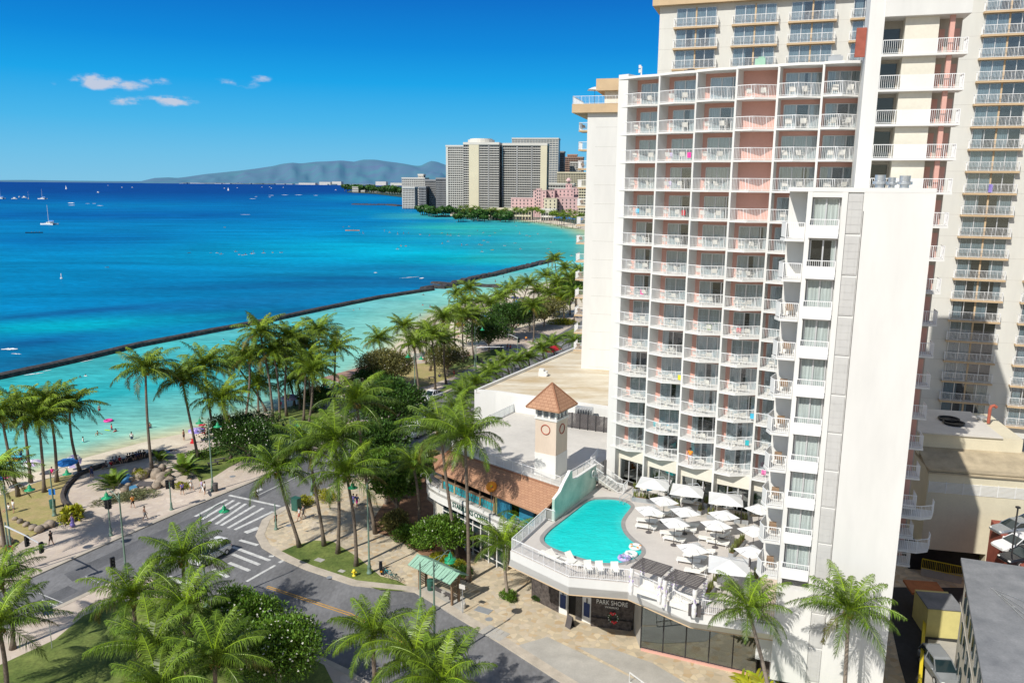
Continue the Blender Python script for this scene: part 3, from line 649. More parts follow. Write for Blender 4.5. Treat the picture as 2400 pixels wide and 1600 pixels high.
# crossing over the side road
for x0, y0, x1, y1 in [(562, 1265, 604, 1277), (545, 1281, 632, 1313), (545, 1298, 608, 1323), (537, 1318, 585, 1337), (500, 1333, 535, 1352), (395, 1350, 425, 1366), (432, 1360, 456, 1375)]:
    line(x0, y0, x1, y1, 0.45)
line(575, 1248, 607, 1236, 0.75)
line(578, 1362, 645, 1324, 0.32); line(630, 1303, 642, 1303, 0.4); line(654, 1318, 667, 1311, 0.4)
for a, b in [((624, 1376), (822, 1442)), ((822, 1442), (906, 1484)), ((906, 1484), (999, 1535)), ((999, 1535), (1085, 1597)), ((1085, 1597), (1150, 1650))]:
    line(*a, *b, 0.12, 'road_yellow'); c = (a[0]+3, a[1]-3.4); d = (b[0]+3.2, b[1]-4.2); line(*c, *d, 0.12, 'road_yellow')
line(88, 1388, 147, 1412, 0.09); line(98, 1405, 135, 1420, 0.09); line(200, 1350, 235, 1366, 0.07)
line(1305, 812, 1345, 795, 0.15); line(1310, 822, 1345, 806, 0.15); line(1250, 835, 1300, 812, 0.15)
line(980, 998, 1010, 975, 0.15)

# ---------------------------------------------------------------- hills and the distant coast
def hills():
    m = MB(); Y = 21000
    prof = [(-200, 423), (60, 421.5), (200, 424), (330, 424.5), (362, 417), (395, 415.5), (415, 417), (440, 414), (480, 408), (520, 404), (560, 400), (600, 395), (640, 389), (660, 384), (685, 381), (705, 383), (740, 379), (770, 378), (800, 376), (830, 379), (850, 374), (880, 374), (905, 378), (930, 381), (950, 384), (970, 388), (985, 389), (1000, 381), (1010, 377), (1025, 379), (1040, 385), (1060, 390), (1120, 384), (1200, 392), (1300, 398), (1450, 410), (1700, 420)]
    vs = []; rnd = random.Random(4); N = 240; K = 14; xs = [-200+1900*i/N for i in range(N+1)]
    for i, x in enumerate(xs):
        for k in range(len(prof)-1):
            if prof[k][0] <= x <= prof[k+1][0]: y = lerp(prof[k][1], prof[k+1][1], (x-prof[k][0])/(prof[k+1][0]-prof[k][0])); break
        top = D(x, y, Y); h = max(0, top.z)
        for j in range(K+1):
            t = j/K; yy = Y-6500+6500*t; rg = (vnoise(x/22, t*3, 7)-.5)*.36+(vnoise(x/9, t*5, 8)-.5)*.16
            z = h*max(0, t**1.25+rg*math.sin(PI*t)) if h > 1 else -2
            vs.append((top.x/Y*yy, yy, z-3))
    fs = [(i*(K+1)+j, (i+1)*(K+1)+j, (i+1)*(K+1)+j+1, i*(K+1)+j+1) for i in range(N) for j in range(K)]
    m.faces(vs, fs)
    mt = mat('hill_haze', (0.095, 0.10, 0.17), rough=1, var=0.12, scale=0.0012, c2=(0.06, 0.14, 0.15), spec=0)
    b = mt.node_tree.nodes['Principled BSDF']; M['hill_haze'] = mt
    # aerial haze painted on: the slopes themselves glow a faint blue
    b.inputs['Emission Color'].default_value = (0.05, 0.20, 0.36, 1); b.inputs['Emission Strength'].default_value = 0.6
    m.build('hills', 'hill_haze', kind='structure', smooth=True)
    c = MB(); rnd = random.Random(3)
    for i in range(150):
        px = rnd.uniform(-20, 950); Yc = 26000 if px < 420 else 14000; p = D(px, 425, Yc+rnd.uniform(0, 800)); wv = rnd.uniform(20, 160)*1.5
        c.c = random.Random(i).choice([(1, 1, 1), (.6, .7, .7), (.4, .5, .5)])
        c.cbox((p.x, p.y, 0), wv, 60, rnd.uniform(6, 22)*(1 if px > 400 else .6))
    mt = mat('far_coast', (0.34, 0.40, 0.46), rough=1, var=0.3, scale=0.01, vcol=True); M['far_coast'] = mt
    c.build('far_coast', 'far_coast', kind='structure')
    c = MB(); q = [G(*p_) for p_ in [(-200, 421.2), (0, 422.6), (340, 426.2), (560, 428.6), (700, 430.3), (820, 432.6), (960, 436)]]; c.sheet([(p_.x, p_.y) for p_ in q]+[(9000, 9000), (12000, 40000), (-30000, 70000)], 1.0); c.build('far_coast', 'far_green', kind='structure')
hills()
# ---------------------------------------------------------------- the white hotel
S = 2.7
HOTEL = thing('hotel_building', 'white curved hotel with pink walled balconies standing over the pool terrace', 'building', (20, 70, 0))
HL = Vector((-20, -70, 0))
def hp(name, m, mats, parent=None, smooth=False, loc=None, kind=None, label=None):
    """part of the hotel, its mesh written in world coordinates"""
    par = parent or HOTEL
    o = ob(name, m.mesh(name, mats, smooth), par, kind=kind, label=label)
    o.location = (HL if par is HOTEL else Vector((0, 0, 0)))+(Vector(loc) if loc else Vector((0, 0, 0)))
    return o
def hcopy(name, me, parent, z=0.0):
    o = ob(name, me, parent); o.location = (HL if parent is HOTEL else Vector((0, 0, 0)))+Vector((0, 0, z)); return o

def railing(m, pts, h=1.07, sp=0.14, r=0.011, post=1.3, lower=0.08, tr=0.026):
    """white metal railing along points (3D, at floor level)"""
    for i in range(len(pts)-1):
        a, b = Vector(pts[i]), Vector(pts[i+1]); d = b-a; ln = d.length; t = d/ln; hz = Vector((t.x, t.y, 0)).normalized(); nn = Vector((-hz.y, hz.x, 0)); up = Vector((0, 0, 1))
        def bar(z0, hw, hh):
            q = [a+nn*hw+up*(z0-hh), b+nn*hw+up*(z0-hh), b-nn*hw+up*(z0-hh), a-nn*hw+up*(z0-hh), a+nn*hw+up*(z0+hh), b+nn*hw+up*(z0+hh), b-nn*hw+up*(z0+hh), a-nn*hw+up*(z0+hh)]
            m.hexa(q)
        bar(h, tr, tr); bar(lower, tr*.7, tr*.7)
        n = max(1, int(ln/sp))
        for k in range(n+1):
            p = a+d*(k/n); rr = r
            if post and k % max(1, int(post/sp)) == 0: rr = 0.024
            c = [p-hz*rr-nn*rr, p+hz*rr-nn*rr, p+hz*rr+nn*rr, p-hz*rr+nn*rr]
            m.hexa([x+up*(0 if rr > r else lower) for x in c]+[x+up*h for x in c])

CC = [(11.1, 81.75), (13.8, 79.2), (16.75, 76.5), (19.8, 74.2), (22.95, 72.45), (26.25, 70.9), (29.5, 69.8)]
Z0 = 12.63          # floor of the lowest balcony row
NR = 14
ROOF = Z0+NR*S
bays = []
for i in range(6):
    a, b = Vector(CC[i]), Vector(CC[i+1]); d = b-a
    ang = -math.degrees(math.atan2(d.y, d.x)); fr = Fr(a.x, a.y, ang); bays.append((fr, d.length))
WD = 1.75           # depth of the balconies behind the fin fronts
rndH = random.Random(11)
wall_m = MB(); fin_m = MB()
B2 = Fr(CC[0][0], CC[0][1], 45)
# fins between the bays, from the deck to the roof
for i in range(7):
    fr = bays[max(0, i-1)][0] if i == 6 else bays[i][0]
    frb = bays[max(0, i-1)][0]
    n = (fr.n+frb.n).normalized(); t = Vector((-n.y, n.x, 0)); c = Vector((*CC[i], 0))
    f2 = Fr(0, 0, 0); f2.o = c; f2.d = -t if (-t).dot(fr.d) > 0 else t; f2.n = n
    if i == 0: fin_m.box(f2, -1.05, 0.1, -9, 0.0, 8.6, ROOF+0.25)
    else: fin_m.box(f2, -0.09, 0.09, -2.9, 0.0, 8.6, ROOF-0.1)
hp('fin_wall', fin_m, 'white_wall')
# body of the tower behind the balconies
back = []; BW = []
for i in range(6):
    fr, w_ = bays[i]; p, q = fr.P(0, -WD, 0), fr.P(w_, -2.45, 0); back += [(p.x, p.y), (q.x, q.y)]; d = q-p
    BW.append(Fr(p.x, p.y, -math.degrees(math.atan2(d.y, d.x))))
body = back+[(34.2, 68.8), (34.5, 84), (18.5, 91), (12.5, 84.5)]
wall_m.prism(body, 8.5, ROOF-0.25)
hp('core_wall', wall_m, 'peach_wall')
# roof slab
r = MB(); fronts = []
for i in range(6):
    fr, w_ = bays[i]
    fronts += [fr.P(-1.0 if i == 0 else 0, 0.05, 0), fr.P(w_*.46, 0.22, 0), fr.P(w_-.02, -0.2, 0)]
r.prism([(p.x, p.y) for p in fronts]+[(31, 70.5), (34.2, 69.2), (34.5, 84.2), (18.4, 91.2), (11, 84.2)], ROOF-0.22, ROOF)
hp('roof', r, 'white_paint')
SLD = {}
def slider(fr, a0, a1, b, z0, z1, panels, frame_w=0.05):
    """aluminium sliding door: frame mesh and glass mesh"""
    f = MB(); g = MB(); n = panels
    f.box(fr, a0, a1, b, b+.05, z1-.06, z1); f.box(fr, a0, a1, b, b+.05, z0, z0+.05)
    for k in range(n+1):
        x = lerp(a0, a1, k/n); wv = frame_w if 0 < k < n else .035
        f.box(fr, x-wv, x+wv, b+.001, b+.055, z0+.05, z1-.06)
    g.box(fr, a0+.03, a1-.03, b+.012, b+.022, z0+.05, z1-.06)
    return f, g
def drapes(fr, a0, a1, b, z0, z1, spans, m):
    """pleated curtains over the given spans (fractions)"""
    for s0, s1 in spans:
        x0, x1 = lerp(a0, a1, s0), lerp(a0, a1, s1); n = max(2, int((x1-x0)/.11)); prev = None
        for k in range(n+1):
            p = (lerp(x0, x1, k/n), b-(.05 if k % 2 else .0))
            if prev: m.face([fr.P(prev[0], prev[1], z0), fr.P(p[0], p[1], z0), fr.P(p[0], p[1], z1), fr.P(prev[0], prev[1], z1)])
            prev = p
CUR = [[(0, .98)], [(0, .34), (.64, 1)], [(0, .36), (.5, 1)], [(0, .62), (.74, 1)], [(0, .18), (.82, 1)], [(.02, 1)], [(0, .5), (.58, 1)], [(0, .4)]]
bayshared = []
for i in range(6):
    fr, w_ = bays[i]
    a0 = 0.1 if i else 0.12
    L0 = fr.P(-0.6 if i == 0 else 0.1, 0.02, 0); T = fr.P(w_*.46, 0.2, 0); E = fr.P(w_-.09, -1.15, 0)
    bw = fr.P(w_-.09, -2.5, 0); bl = fr.P(-0.6 if i == 0 else 0.1, -WD if i else -.6, 0)
    s = MB(); pts = [L0, T, E, bw] + ([fr.P(.1, -WD, 0), fr.P(.1, -.75, 0), fr.P(-.6, -.75, 0)] if i == 0 else [bl]); s.prism([(p.x, p.y) for p in pts], -0.17, 0.0)
    slab = s.mesh('balcony', ['white_paint'])
    rm = MB(); rl = [p for p in (L0, T, E)]
    ins = Vector((0, 0, 0))-fr.n*0.06
    if i == 0: rl = [fr.P(-.6, -.7, 0)]+rl
    railing(rm, [p+ins for p in rl])
    rail = rm.mesh('railing', ['rail_white'])
    # room front: header, left pier and jambs round the sliding door
    x0, x1 = (0.55, w_-0.12) if i == 0 else (0.62 if i < 4 else .4, w_-0.10)
    fw = BW[i]; wm = MB(); bz = .02
    wm.box(fw, 0.05, x0, bz, bz+.12, 0, S-.17); wm.box(fw, x0, w_, bz, bz+.12, 2.12, S-.17)
    front = wm.mesh('room_wall', ['pink_wall'])
    f, g = slider(fw, x0, x1, .15, .02, 2.12, 3)
    bayshared.append(dict(fr=fr, fw=fw, w=w_, slab=slab, rail=rail, front=front, door=f.mesh('sliding_door', ['alu']), glass=g.mesh('glass_pane', ['glass']), x0=x0, x1=x1, cur={}))
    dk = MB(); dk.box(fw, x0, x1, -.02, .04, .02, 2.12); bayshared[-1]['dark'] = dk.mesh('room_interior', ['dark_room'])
    pw = MB(); pw.box(fw, 0.05, w_, bz, bz+.14, 0, S-.17); bayshared[-1]['blank'] = pw.mesh('room_wall', ['pink_wall'])
BALC = {}
for k in range(NR):
    z = Z0+k*S; row = NR-1-k
    for i in range(6):
        if i == 5 and row > 4: continue
        if i == 4 and row > 13: continue
        sh = bayshared[i]; bal = hcopy('balcony', sh['slab'], HOTEL, z); hcopy('railing', sh['rail'], bal)
        BALC[(row, i)] = z
        if i == 3 and row < 5:
            hcopy('room_wall', sh['blank'], bal); continue
        hcopy('room_wall', sh['front'], bal)
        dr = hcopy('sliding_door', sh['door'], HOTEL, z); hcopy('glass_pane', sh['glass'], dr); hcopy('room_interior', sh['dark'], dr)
        pat = rndH.choice([0, 0, 5, 5, 3, 6, 1, 2, 7]) if row < 9 else rndH.choice([0, 5, 3, 6, 6, 1, 2, 2, 4])
        if pat not in sh['cur']:
            cm_ = MB(); drapes(sh['fw'], sh['x0'], sh['x1'], .13, .03, 2.1, CUR[pat], cm_); sh['cur'][pat] = cm_.mesh('curtain', ['curtain'])
        hcopy('curtain', sh['cur'][pat], dr)
# mezzanine front under the lowest balconies: white spandrel and dark glass doors on the pool deck
DK = 8.7
mz = MB(); mg = MB(); mfm = MB()
for i in range(6):
    fr, w_ = bays[i]
    mz.box(fr, 0.09, w_-.09, -1.2, -.75, 11.15, Z0-.17)
    f, g = slider(fr, .25, w_-.25, -.95, DK+.02, 11.15, 3)
    for a, b in ((mfm, f), (mg, g)):
        n = len(a.v); a.v += b.v; a.f += [tuple(x+n for x in q) for q in b.f]; a.mi += b.mi; a.cols += b.cols; a.uv += b.uv
    mz.box(fr, 0.05, .25, -1.2, -.78, DK, 11.15); mz.box(fr, w_-.25, w_-.05, -1.2, -.78, DK, 11.15)
hp('spandrel_wall', mz, 'cream_wall'); hp('sliding_door', mfm, 'alu'); hp('glass_pane', mg, 'glass_green')
dkm = MB(); dcu = MB()
for i in range(6):
    fr, w_ = bays[i]; dkm.box(fr, .2, w_-.2, -1.74, -1.3, DK, 11.2)
    if i in (1, 3, 4): drapes(fr, .3, w_-.3, -1.15, DK+.05, 11.1, [(0, .3)] if i != 1 else [(0, .9)], dcu)
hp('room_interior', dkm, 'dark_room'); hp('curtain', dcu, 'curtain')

# pier and stack of open lanais to the right of the curved front
LA = Fr(28.35, 67.65, 17)
p = MB(); p.box(LA, 0, 1.15, -3.2, 0.0, 8.6, 57.5); hp('pier', p, 'white_wall')
p = MB(); p.box(LA, 1.15, 7.3, -9, 0.15, 53.3, 58.5); hp('penthouse_wall', p, 'white_wall')
p = MB(); p.box(LA, 1.2, 7.1, -9, -1.9, 8.6, 53.3); hp('core_wall', p, 'lanai_grey')
p = MB(); p.box(LA, 2.75, 5.2, -1.9, -.45, 8.6, 53.3); hp('core_wall', p, 'cream_wall')
p = MB(); p.box(LA, 5.95, 6.3, -.75, -.35, 8.6, 53.3); hp('column', p, 'pink_wall')
sl = MB(); sl.box(LA, 1.15, 7.35, -1.9, 0.05, -.18, 0.0); slab = sl.mesh('walkway', ['white_paint'])
rl = MB(); railing(rl, [LA.P(1.2, -.02, 0), LA.P(2.72, -.02, 0)]); rail0 = rl.mesh('railing', ['rail_white']); rl = MB(); railing(rl, [LA.P(5.15, -.02, 0), LA.P(7.28, -.02, 0), LA.P(7.28, -1.5, 0)]); rail = rl.mesh('railing', ['rail_white'])
pa = MB(); pa.box(LA, 2.72, 5.15, -.1, 0.0, 0, 1.1); para = pa.mesh('parapet', ['white_paint'])
dw = MB(); dw.box(LA, 1.35, 2.6, -1.9, -1.86, .05, 2.2); dwin = dw.mesh('window', ['car_glass'])
do = MB(); do.box(LA, 5.4, 5.9, -1.9, -1.87, 0, 2.05); do.box(LA, 6.4, 7.0, -1.9, -1.87, 0, 2.05); door = do.mesh('door', ['pink_wall'])
for k in range(17):
    z = 50.47-k*S
    b = hcopy('walkway', slab, HOTEL, z); hcopy('railing', rail0, b); hcopy('railing', rail, b); hcopy('parapet', para, b)
    hcopy('window', dwin, b); hcopy('door', door, b)
# wider rounded lanais near the alley
for z in (12.0, 8.9):
    m = MB(); ps = [LA.P(3, -1.5, 0), LA.P(3, .6, 0), LA.P(7.6, .6, 0), LA.P(8.6, 0.0, 0), LA.P(8.9, -1.0, 0), LA.P(8.9, -1.6, 0)]
    m.prism([(q.x, q.y) for q in ps], z-.2, z); b = hp('walkway', m, 'white_paint'); m = MB(); railing(m, [q+Vector((0, 0, z)) for q in ps[1:]]); hp('railing', m, 'rail_white', b)
m = MB(); m.box(LA, 1, 5.5, -6, -1.2, 0, 8.6); hp('base_wall', m, 'cream_wall')

# front wing with the blank gable
WG = Fr(19.35, 53.3, 19)
WT = 39.7; WW = 7.55
m = MB()
SX0, SX1 = 2.45, 3.4
m.box(WG, 0, .3, -1.5, 0, 4.2, WT); m.box(WG, 2.1, SX0, -1.5, 0, 4.2, WT)
m.box(WG, SX0, SX1, -1.5, -.12, 0, WT); m.box(WG, SX1, WW, -1.5, 0, 0, WT)
m.box(WG, 0.3, 2.1, -1.5, 0, 4.2, 11.6)
m.box(WG, 0, WW, -16.5, -1.5, 0, WT)
m.box(WG, -1.15, 0, -16.5, -2.3, 4.2, WT)
hp('wing_wall', m, 'white_wall')
m = MB(); m.box(WG, -1.25, WW+.0, -16.5, .012, WT, WT+.28); hp('wing_roof', m, 'white_paint')
m = MB(); m.box(WG, SX1+.02, SX1+.06, .0, .012, 8, WT-1.2); hp('expansion_joint', m, 'charcoal')
# grey louvre strip, a panel for every floor
lv = MB(); lv.box(WG, SX0+.03, SX1-.04, -.12, -.05, 0.05, 2.6)
for a in range(5):
    lv.box(WG, SX0+.03, SX1-.04, -.05, -.035, .12+a*.49, .56+a*.49)
for a in (.27, .72): lv.box(WG, SX0+a, SX0+a+.02, -.03, -.02, .12, 2.38)
lme = lv.mesh('louvre_panel', ['louvre_grey'])
rail_top = [38.0-S*k for k in range(10)]
wl = MB(); 
for k in range(10):
    z = rail_top[k]-1.05
    wl.box(WG, .3, 2.1, -1.5, -.02, z+2.4, z+S) if k else wl.box(WG, .3, 2.1, -1.5, -.02, z+2.4, WT)
    wl.box(WG, .3, 2.1, -1.5, -.55, z-.02, z+2.4)
hp('wing_wall', wl, 'white_paint')
f, g = slider(WG, .42, 1.98, -.44, .05, 2.35, 2); fme = f.mesh('window', ['alu']); gme = g.mesh('glass_pane', ['glass_clear'])
dk = MB(); dk.box(WG, .42, 1.98, -.56, -.535, .05, 2.35); dme = dk.mesh('room_interior', ['dark_room'])
cu = MB(); drapes(WG, .45, 1.95, -.465, .06, 2.3, [(0, 1)], cu)
cme = cu.mesh('curtain', ['curtain_light'])
cu2 = MB(); drapes(WG, .45, 1.95, -.465, .06, 2.3, [(.84, 1)], cu2); cme2 = cu2.mesh('curtain', ['curtain_light'])
jb = MB(); jb.box(WG, .22, 2.02, -.5, .16, -.14, 0.0); jb.box(WG, .22, 2.02, .11, .145, .0, .66); jb.box(WG, .22, 2.02, .10, .16, .66, .70)
railing(jb, [WG.P(.24, .13, .6), WG.P(2.0, .13, .6)], h=.47, sp=.12, lower=.05, post=None)
jb.box(WG, .20, .24, 0, .15, 0, 1.08); jb.box(WG, 2.0, 2.04, 0, .15, 0, 1.08)
jme = jb.mesh('window_balcony', ['rail_white'])
for k in range(10):
    z = rail_top[k]-1.05; wdw = hcopy('window', fme, HOTEL, z); hcopy('glass_pane', gme, wdw); hcopy('room_interior', dme, wdw)
    hcopy('curtain', cme2 if k == 1 else cme, wdw)
    hcopy('window_balcony', jme, HOTEL, z-.1)
for k in range(13):
    z = rail_top[0]-1.1-S*k+.1
    if z > -1: hcopy('louvre_panel', lme, HOTEL, z)
# corner balconies on the left flank of the wing
cb = MB(); ps = [WG.P(-.02, -.02, 0), WG.P(-1.25, -.02, 0), WG.P(-1.55, -.75, 0), WG.P(-1.17, -2.3, 0), WG.P(-.02, -2.3, 0)]
cb.prism([(q.x, q.y) for q in ps], -.17, 0); cbs = cb.mesh('balcony', ['white_paint'])
cr = MB(); railing(cr, [WG.P(-.06, -.08, 0), WG.P(-1.2, -.08, 0)], sp=.12); cr.box(WG, -1.22, -1.17, -.1, -.03, 0, 1.1)
crs = cr.mesh('railing', ['rail_white'])
gp = MB(); q0, q1 = WG.P(-1.22, -.1, 0), WG.P(-1.5, -.75, 0); q2 = WG.P(-1.17, -2.25, 0)
for a, b in ((q0, q1), (q1, q2)):
    gp.face([a+Vector((0, 0, .1)), b+Vector((0, 0, .1)), b+Vector((0, 0, 1.05)), a+Vector((0, 0, 1.05))])
gps = gp.mesh('screen_panel', ['white_paint'])
gt = MB(); gt.tube([q0+Vector((0, 0, 1.08)), q1+Vector((0, 0, 1.08)), q2+Vector((0, 0, 1.08))], .025, 6); gts = gt.mesh('handrail', ['rail_white'])
for k in range(10):
    z = rail_top[k]-1.05-.35
    b = hcopy('balcony', cbs, HOTEL, z); hcopy('railing', crs, b); hcopy('screen_panel', gps, b); hcopy('handrail', gts, b)
m = MB(); m.box(WG, -1.14, -.01, -2.2, -.03, DK, rail_top[9]-1.4-.18); hp('flank_wall', m, 'peach_wall')

# ------------------------------------------------ pool deck, its fascia and the street front below
DKP = [(0.02, 64.7), (4.78, 59.87), (9.49, 59.11), (13.58, 54.63), (19.35, 53.0)]
DKB = [(4.3, 70.75), (3.3, 71.5)]
deck_poly = DKP+[(22, 62), (24.5, 72.5)]+[(c[0], c[1]) for c in reversed(CC[:5])]+[(10.0, 82.6), (9.2, 80.6), (4.35, 71.0), (3.9, 70.95), (3.3, 71.5)]
POOL = [(2.96, 67.29), (3.12, 66.22), (3.81, 65.19), (5.05, 64.2), (6.51, 63.11), (7.72, 62.5), (9.11, 62.53), (10.18, 62.9), (11.24, 64.04), (11.56, 65.05), (11.36, 66.08), (10.8, 67.29), (10.41, 68.87), (10.41, 70.7), (10.84, 72.09), (11.78, 74.1), (12.04, 74.85), (11.8, 75.8), (10.91, 76.56), (9.56, 76.72), (8.01, 76.49), (6.26, 73.42), (4.8, 70.91), (3.7, 69.1)]
def smooth_loop(pl, it=2):
    for _ in range(it):
        o = []
        for i in range(len(pl)):
            a, b = pl[i], pl[(i+1) % len(pl)]; o += [(a[0]*.75+b[0]*.25, a[1]*.75+b[1]*.25), (a[0]*.25+b[0]*.75, a[1]*.25+b[1]*.75)]
        pl = o
    return pl
POOLS = smooth_loop(POOL)
def inset(pl, d):
    n = len(pl); out = []; A = sum(pl[i][0]*pl[(i+1) % n][1]-pl[(i+1) % n][0]*pl[i][1] for i in range(n)); sg = 1 if A > 0 else -1
    for i in range(n):
        a, b = Vector(pl[i-1]), Vector(pl[(i+1) % n]); t = (b-a).normalized(); out.append((pl[i][0]-t.y*d*sg, pl[i][1]+t.x*d*sg))
    return out
def holed(pl, hole, z, name, mk, parent):
    """sheet with a hole in it"""
    bm = bmesh.new()
    def loop(q):
        vs = [bm.verts.new((p[0], p[1], z)) for p in q]; return [bm.edges.new((vs[i], vs[(i+1) % len(vs)])) for i in range(len(vs))]
    e = loop(pl)+loop(hole)
    bmesh.ops.triangle_fill(bm, use_beauty=True, use_dissolve=False, edges=e)
    bmesh.ops.recalc_face_normals(bm, faces=bm.faces)
    for f in bm.faces:
        if f.normal.z < 0: f.normal_flip()
    me = bpy.data.meshes.new(name); bm.to_mesh(me); bm.free(); me.materials.append(M[mk])
    o = ob(name, me, parent); o.location = HL; return o
RIM = inset(POOLS, -.38)
holed(deck_poly, RIM, DK, 'pool_deck', 'deck', HOTEL)
m = MB()
bot = [(-0.12, 65.48), (4.86, 60.51), (9.62, 59.8), (13.84, 55.71), (19.85, 54.0)]
for i in range(4):
    a, b = Vector((*DKP[i], 0)), Vector((*DKP[i+1], 0)); c, d = Vector((*bot[i], 0)), Vector((*bot[i+1], 0))
    up = Vector((0, 0, 1))
    m.face([a+up*7.95, b+up*7.95, b+up*DK, a+up*DK])
    e, f = a*.97+c*.03, b*.97+d*.03
    m.face([c+up*6.9, d+up*6.9, f+up*7.91, e+up*7.91])
    m.face([e+up*7.91, f+up*7.91, f+up*7.95, e+up*7.95])
a, c = Vector((*DKP[0], 0)), Vector((*bot[0], 0)); g_ = Vector((3.3, 71.5, 0)); up = Vector((0, 0, 1))
m.face([g_+up*6.9, c+up*6.9, a+up*DK, g_+up*DK])
hp('fascia', m, 'white_wall')
m = MB(); m.prism(bot+[(20.5, 58), (22, 66), (12, 74), (3.3, 71.5)], 6.86, 6.9); hp('soffit', m, 'cream_wall')
m = MB()
for i in range(4):
    a, b = Vector((*bot[i], 6.88)), Vector((*bot[i+1], 6.88)); m.tube([a, b], .05, 6)
hp('drip_edge', m, 'tan_trim')
m = MB(); railing(m, [Vector((*q, DK+.02)) for q in [(3.35, 71.4), (0.15, 64.75), (4.8, 60.0), (9.5, 59.25), (13.6, 54.8), (19.3, 53.2)]], h=1.1, sp=.14, r=.012, tr=.03)
railing(m, [Vector((3.35, 71.4, DK+.02)), Vector((4.2, 70.8, DK+.02))], h=1.1, sp=.12)
hp('deck_railing', m, 'rail_white')
m = MB()
for i in range(7):
    a = Vector((3.35, 71.4, 0)).lerp(Vector((.15, 64.75, 0)), i/7); b = Vector((3.35, 71.4, 0)).lerp(Vector((.15, 64.75, 0)), (i+1)/7)
    m.face([a+up*(DK+.15), b+up*(DK+.15), b+up*(DK+1.0), a+up*(DK+1.0)])
hp('screen_panel', m, 'glass_clear')
# street front
m = MB(); RA, RB = (2.13, 72.08), (4.68, 69.47)
def wall2(m, a, b, z0, z1, th=.3):
    a, b = Vector((a[0], a[1], 0)), Vector((b[0], b[1], 0)); t = (b-a).normalized(); n = Vector((-t.y, t.x, 0))*th
    m.hexa([a+up*z0, b+up*z0, b+n+up*z0, a+n+up*z0, a+up*z1, b+up*z1, b+n+up*z1, a+n+up*z1])
wall2(m, RA, RB, 0, 6.88); wall2(m, (2.13, 72.08), (4.2, 80), 0, 6.88, -.3)
hp('rock_wall', m, 'lava')
m = MB(); wall2(m, RB, (5.42, 69.0), 0, 6.88); wall2(m, (6.75, 68.1), (7.5, 67.5), 0, 6.88); wall2(m, (5.42, 69.0), (6.75, 68.1), 2.6, 6.88)
hp('entrance_wall', m, 'white_paint')
m = MB(); wall2(m, (5.35, 69.5), (6.9, 68.6), 0.1, 2.7, .1); hp('entrance_recess', m, 'dark_room')
m = MB(); df = Fr(6.2, 68.42, 33)
m.box(df, 0, .62, 0, .06, .12, 2.5)
for i in range(2):
    for j in range(5): m.m = 1; m.box(df, .08+i*.25, .28+i*.25, .06, .075, .3+j*.43, .66+j*.43)
m.m = 0; hp('door', m, ['charcoal', 'glass_clear'])
m = MB(); wall2(m, (7.52, 67.42), (11.3, 66.55), 0, 6.88); wall2(m, (7.5, 67.2), (11.1, 66.35), 0, 1.0, .25); hp('rock_wall', m, 'lava')
m = MB(); wall2(m, (11.35, 66.5), (11.5, 63.6), 0, 6.88, .25); hp('pilaster', m, 'concrete')
GA, GB = Vector((11.5, 63.49, 0)), Vector((20.5, 59.75, 0))
m = MB(); wall2(m, (11.5, 63.3), (20.5, 59.55), 0, .3, .5); hp('shop_plinth', m, 'pink_wall')
m = MB(); g2 = MB()
for k in range(6):
    p_ = GA.lerp(GB, k/5); m.cbox((p_.x, p_.y, .3), .09, .12, 6.55, -.4)
wall2(m, (11.5, 63.47), (20.5, 59.73), .3, .38, .1); wall2(m, (11.5, 63.47), (20.5, 59.73), 4.8, 4.88, .1)
wall2(g2, (11.5, 63.5), (20.5, 59.76), .36, 6.86, .03)
sf = hp('shop_window', m, 'dark_metal'); hp('glass_pane', g2, 'glass_green', sf)
m = MB(); m.prism([(12.2, 66), (21, 62.5), (23, 68), (14, 72)], .1, 6.8); hp('shop_interior', m, 'charcoal')
m = MB(); wall2(m, (20.7, 59.5), (23.2, 57.3), 0, 6.88, .4); wall2(m, (20.2, 53.6), (22.6, 52.6), 0, 4.2, .6); hp('rock_wall', m, 'lava')
# lettering on the street front
def text_mesh(txt, size, mk, ext=.03):
    cu_ = bpy.data.curves.new('lettering', 'FONT'); cu_.body = txt; cu_.size = size; cu_.extrude = ext; cu_.align_x = 'CENTER'
    o = bpy.data.objects.new('lettering', cu_); col.objects.link(o); bpy.context.view_layer.update()
    me = bpy.data.meshes.new_from_object(o.evaluated_get(bpy.context.evaluated_depsgraph_get())); bpy.data.objects.remove(o); bpy.data.curves.remove(cu_)
    me.materials.clear(); me.materials.append(M[mk]); return me
def put_text(txt, size, mk, pos, dirv, parent, base, sx=1.0):
    me = text_mesh(txt, size, mk); o = ob('sign_lettering', me, parent)
    o.rotation_euler = (PI/2, 0, math.atan2(dirv[1], dirv[0])); o.location = Vector(pos)-base; o.scale = (sx, 1, 1); return o
PSZ = D(1440, 1417, 66.95).z
put_text('PARK SHORE', .62, 'white_paint', (9.35, 66.93, PSZ), (3.78, -.87), HOTEL, Vector((20, 70, 0)), .8)
put_text('WAIKIKI', .26, 'white_paint', (9.35, 66.93, PSZ-.33), (3.78, -.87), HOTEL, Vector((20, 70, 0)), 1.3)
# menu boards beside the entrance
for k, (a, b) in enumerate([((4.78, 69.36), (5.28, 69.02)), ((6.9, 67.94), (7.4, 67.54))]):
    m = MB(); wall2(m, a, b, .75, 2.1, -.04); hp('notice_board', m, 'navy')
    m = MB(); t = Vector((b[0]-a[0], b[1]-a[1], 0)); wall2(m, (a[0]+t.x*.42, a[1]+t.y*.42), (a[0]+t.x*.58, a[1]+t.y*.58), 2.1, 2.6, -.04); hp('wall_lamp', m, 'black')
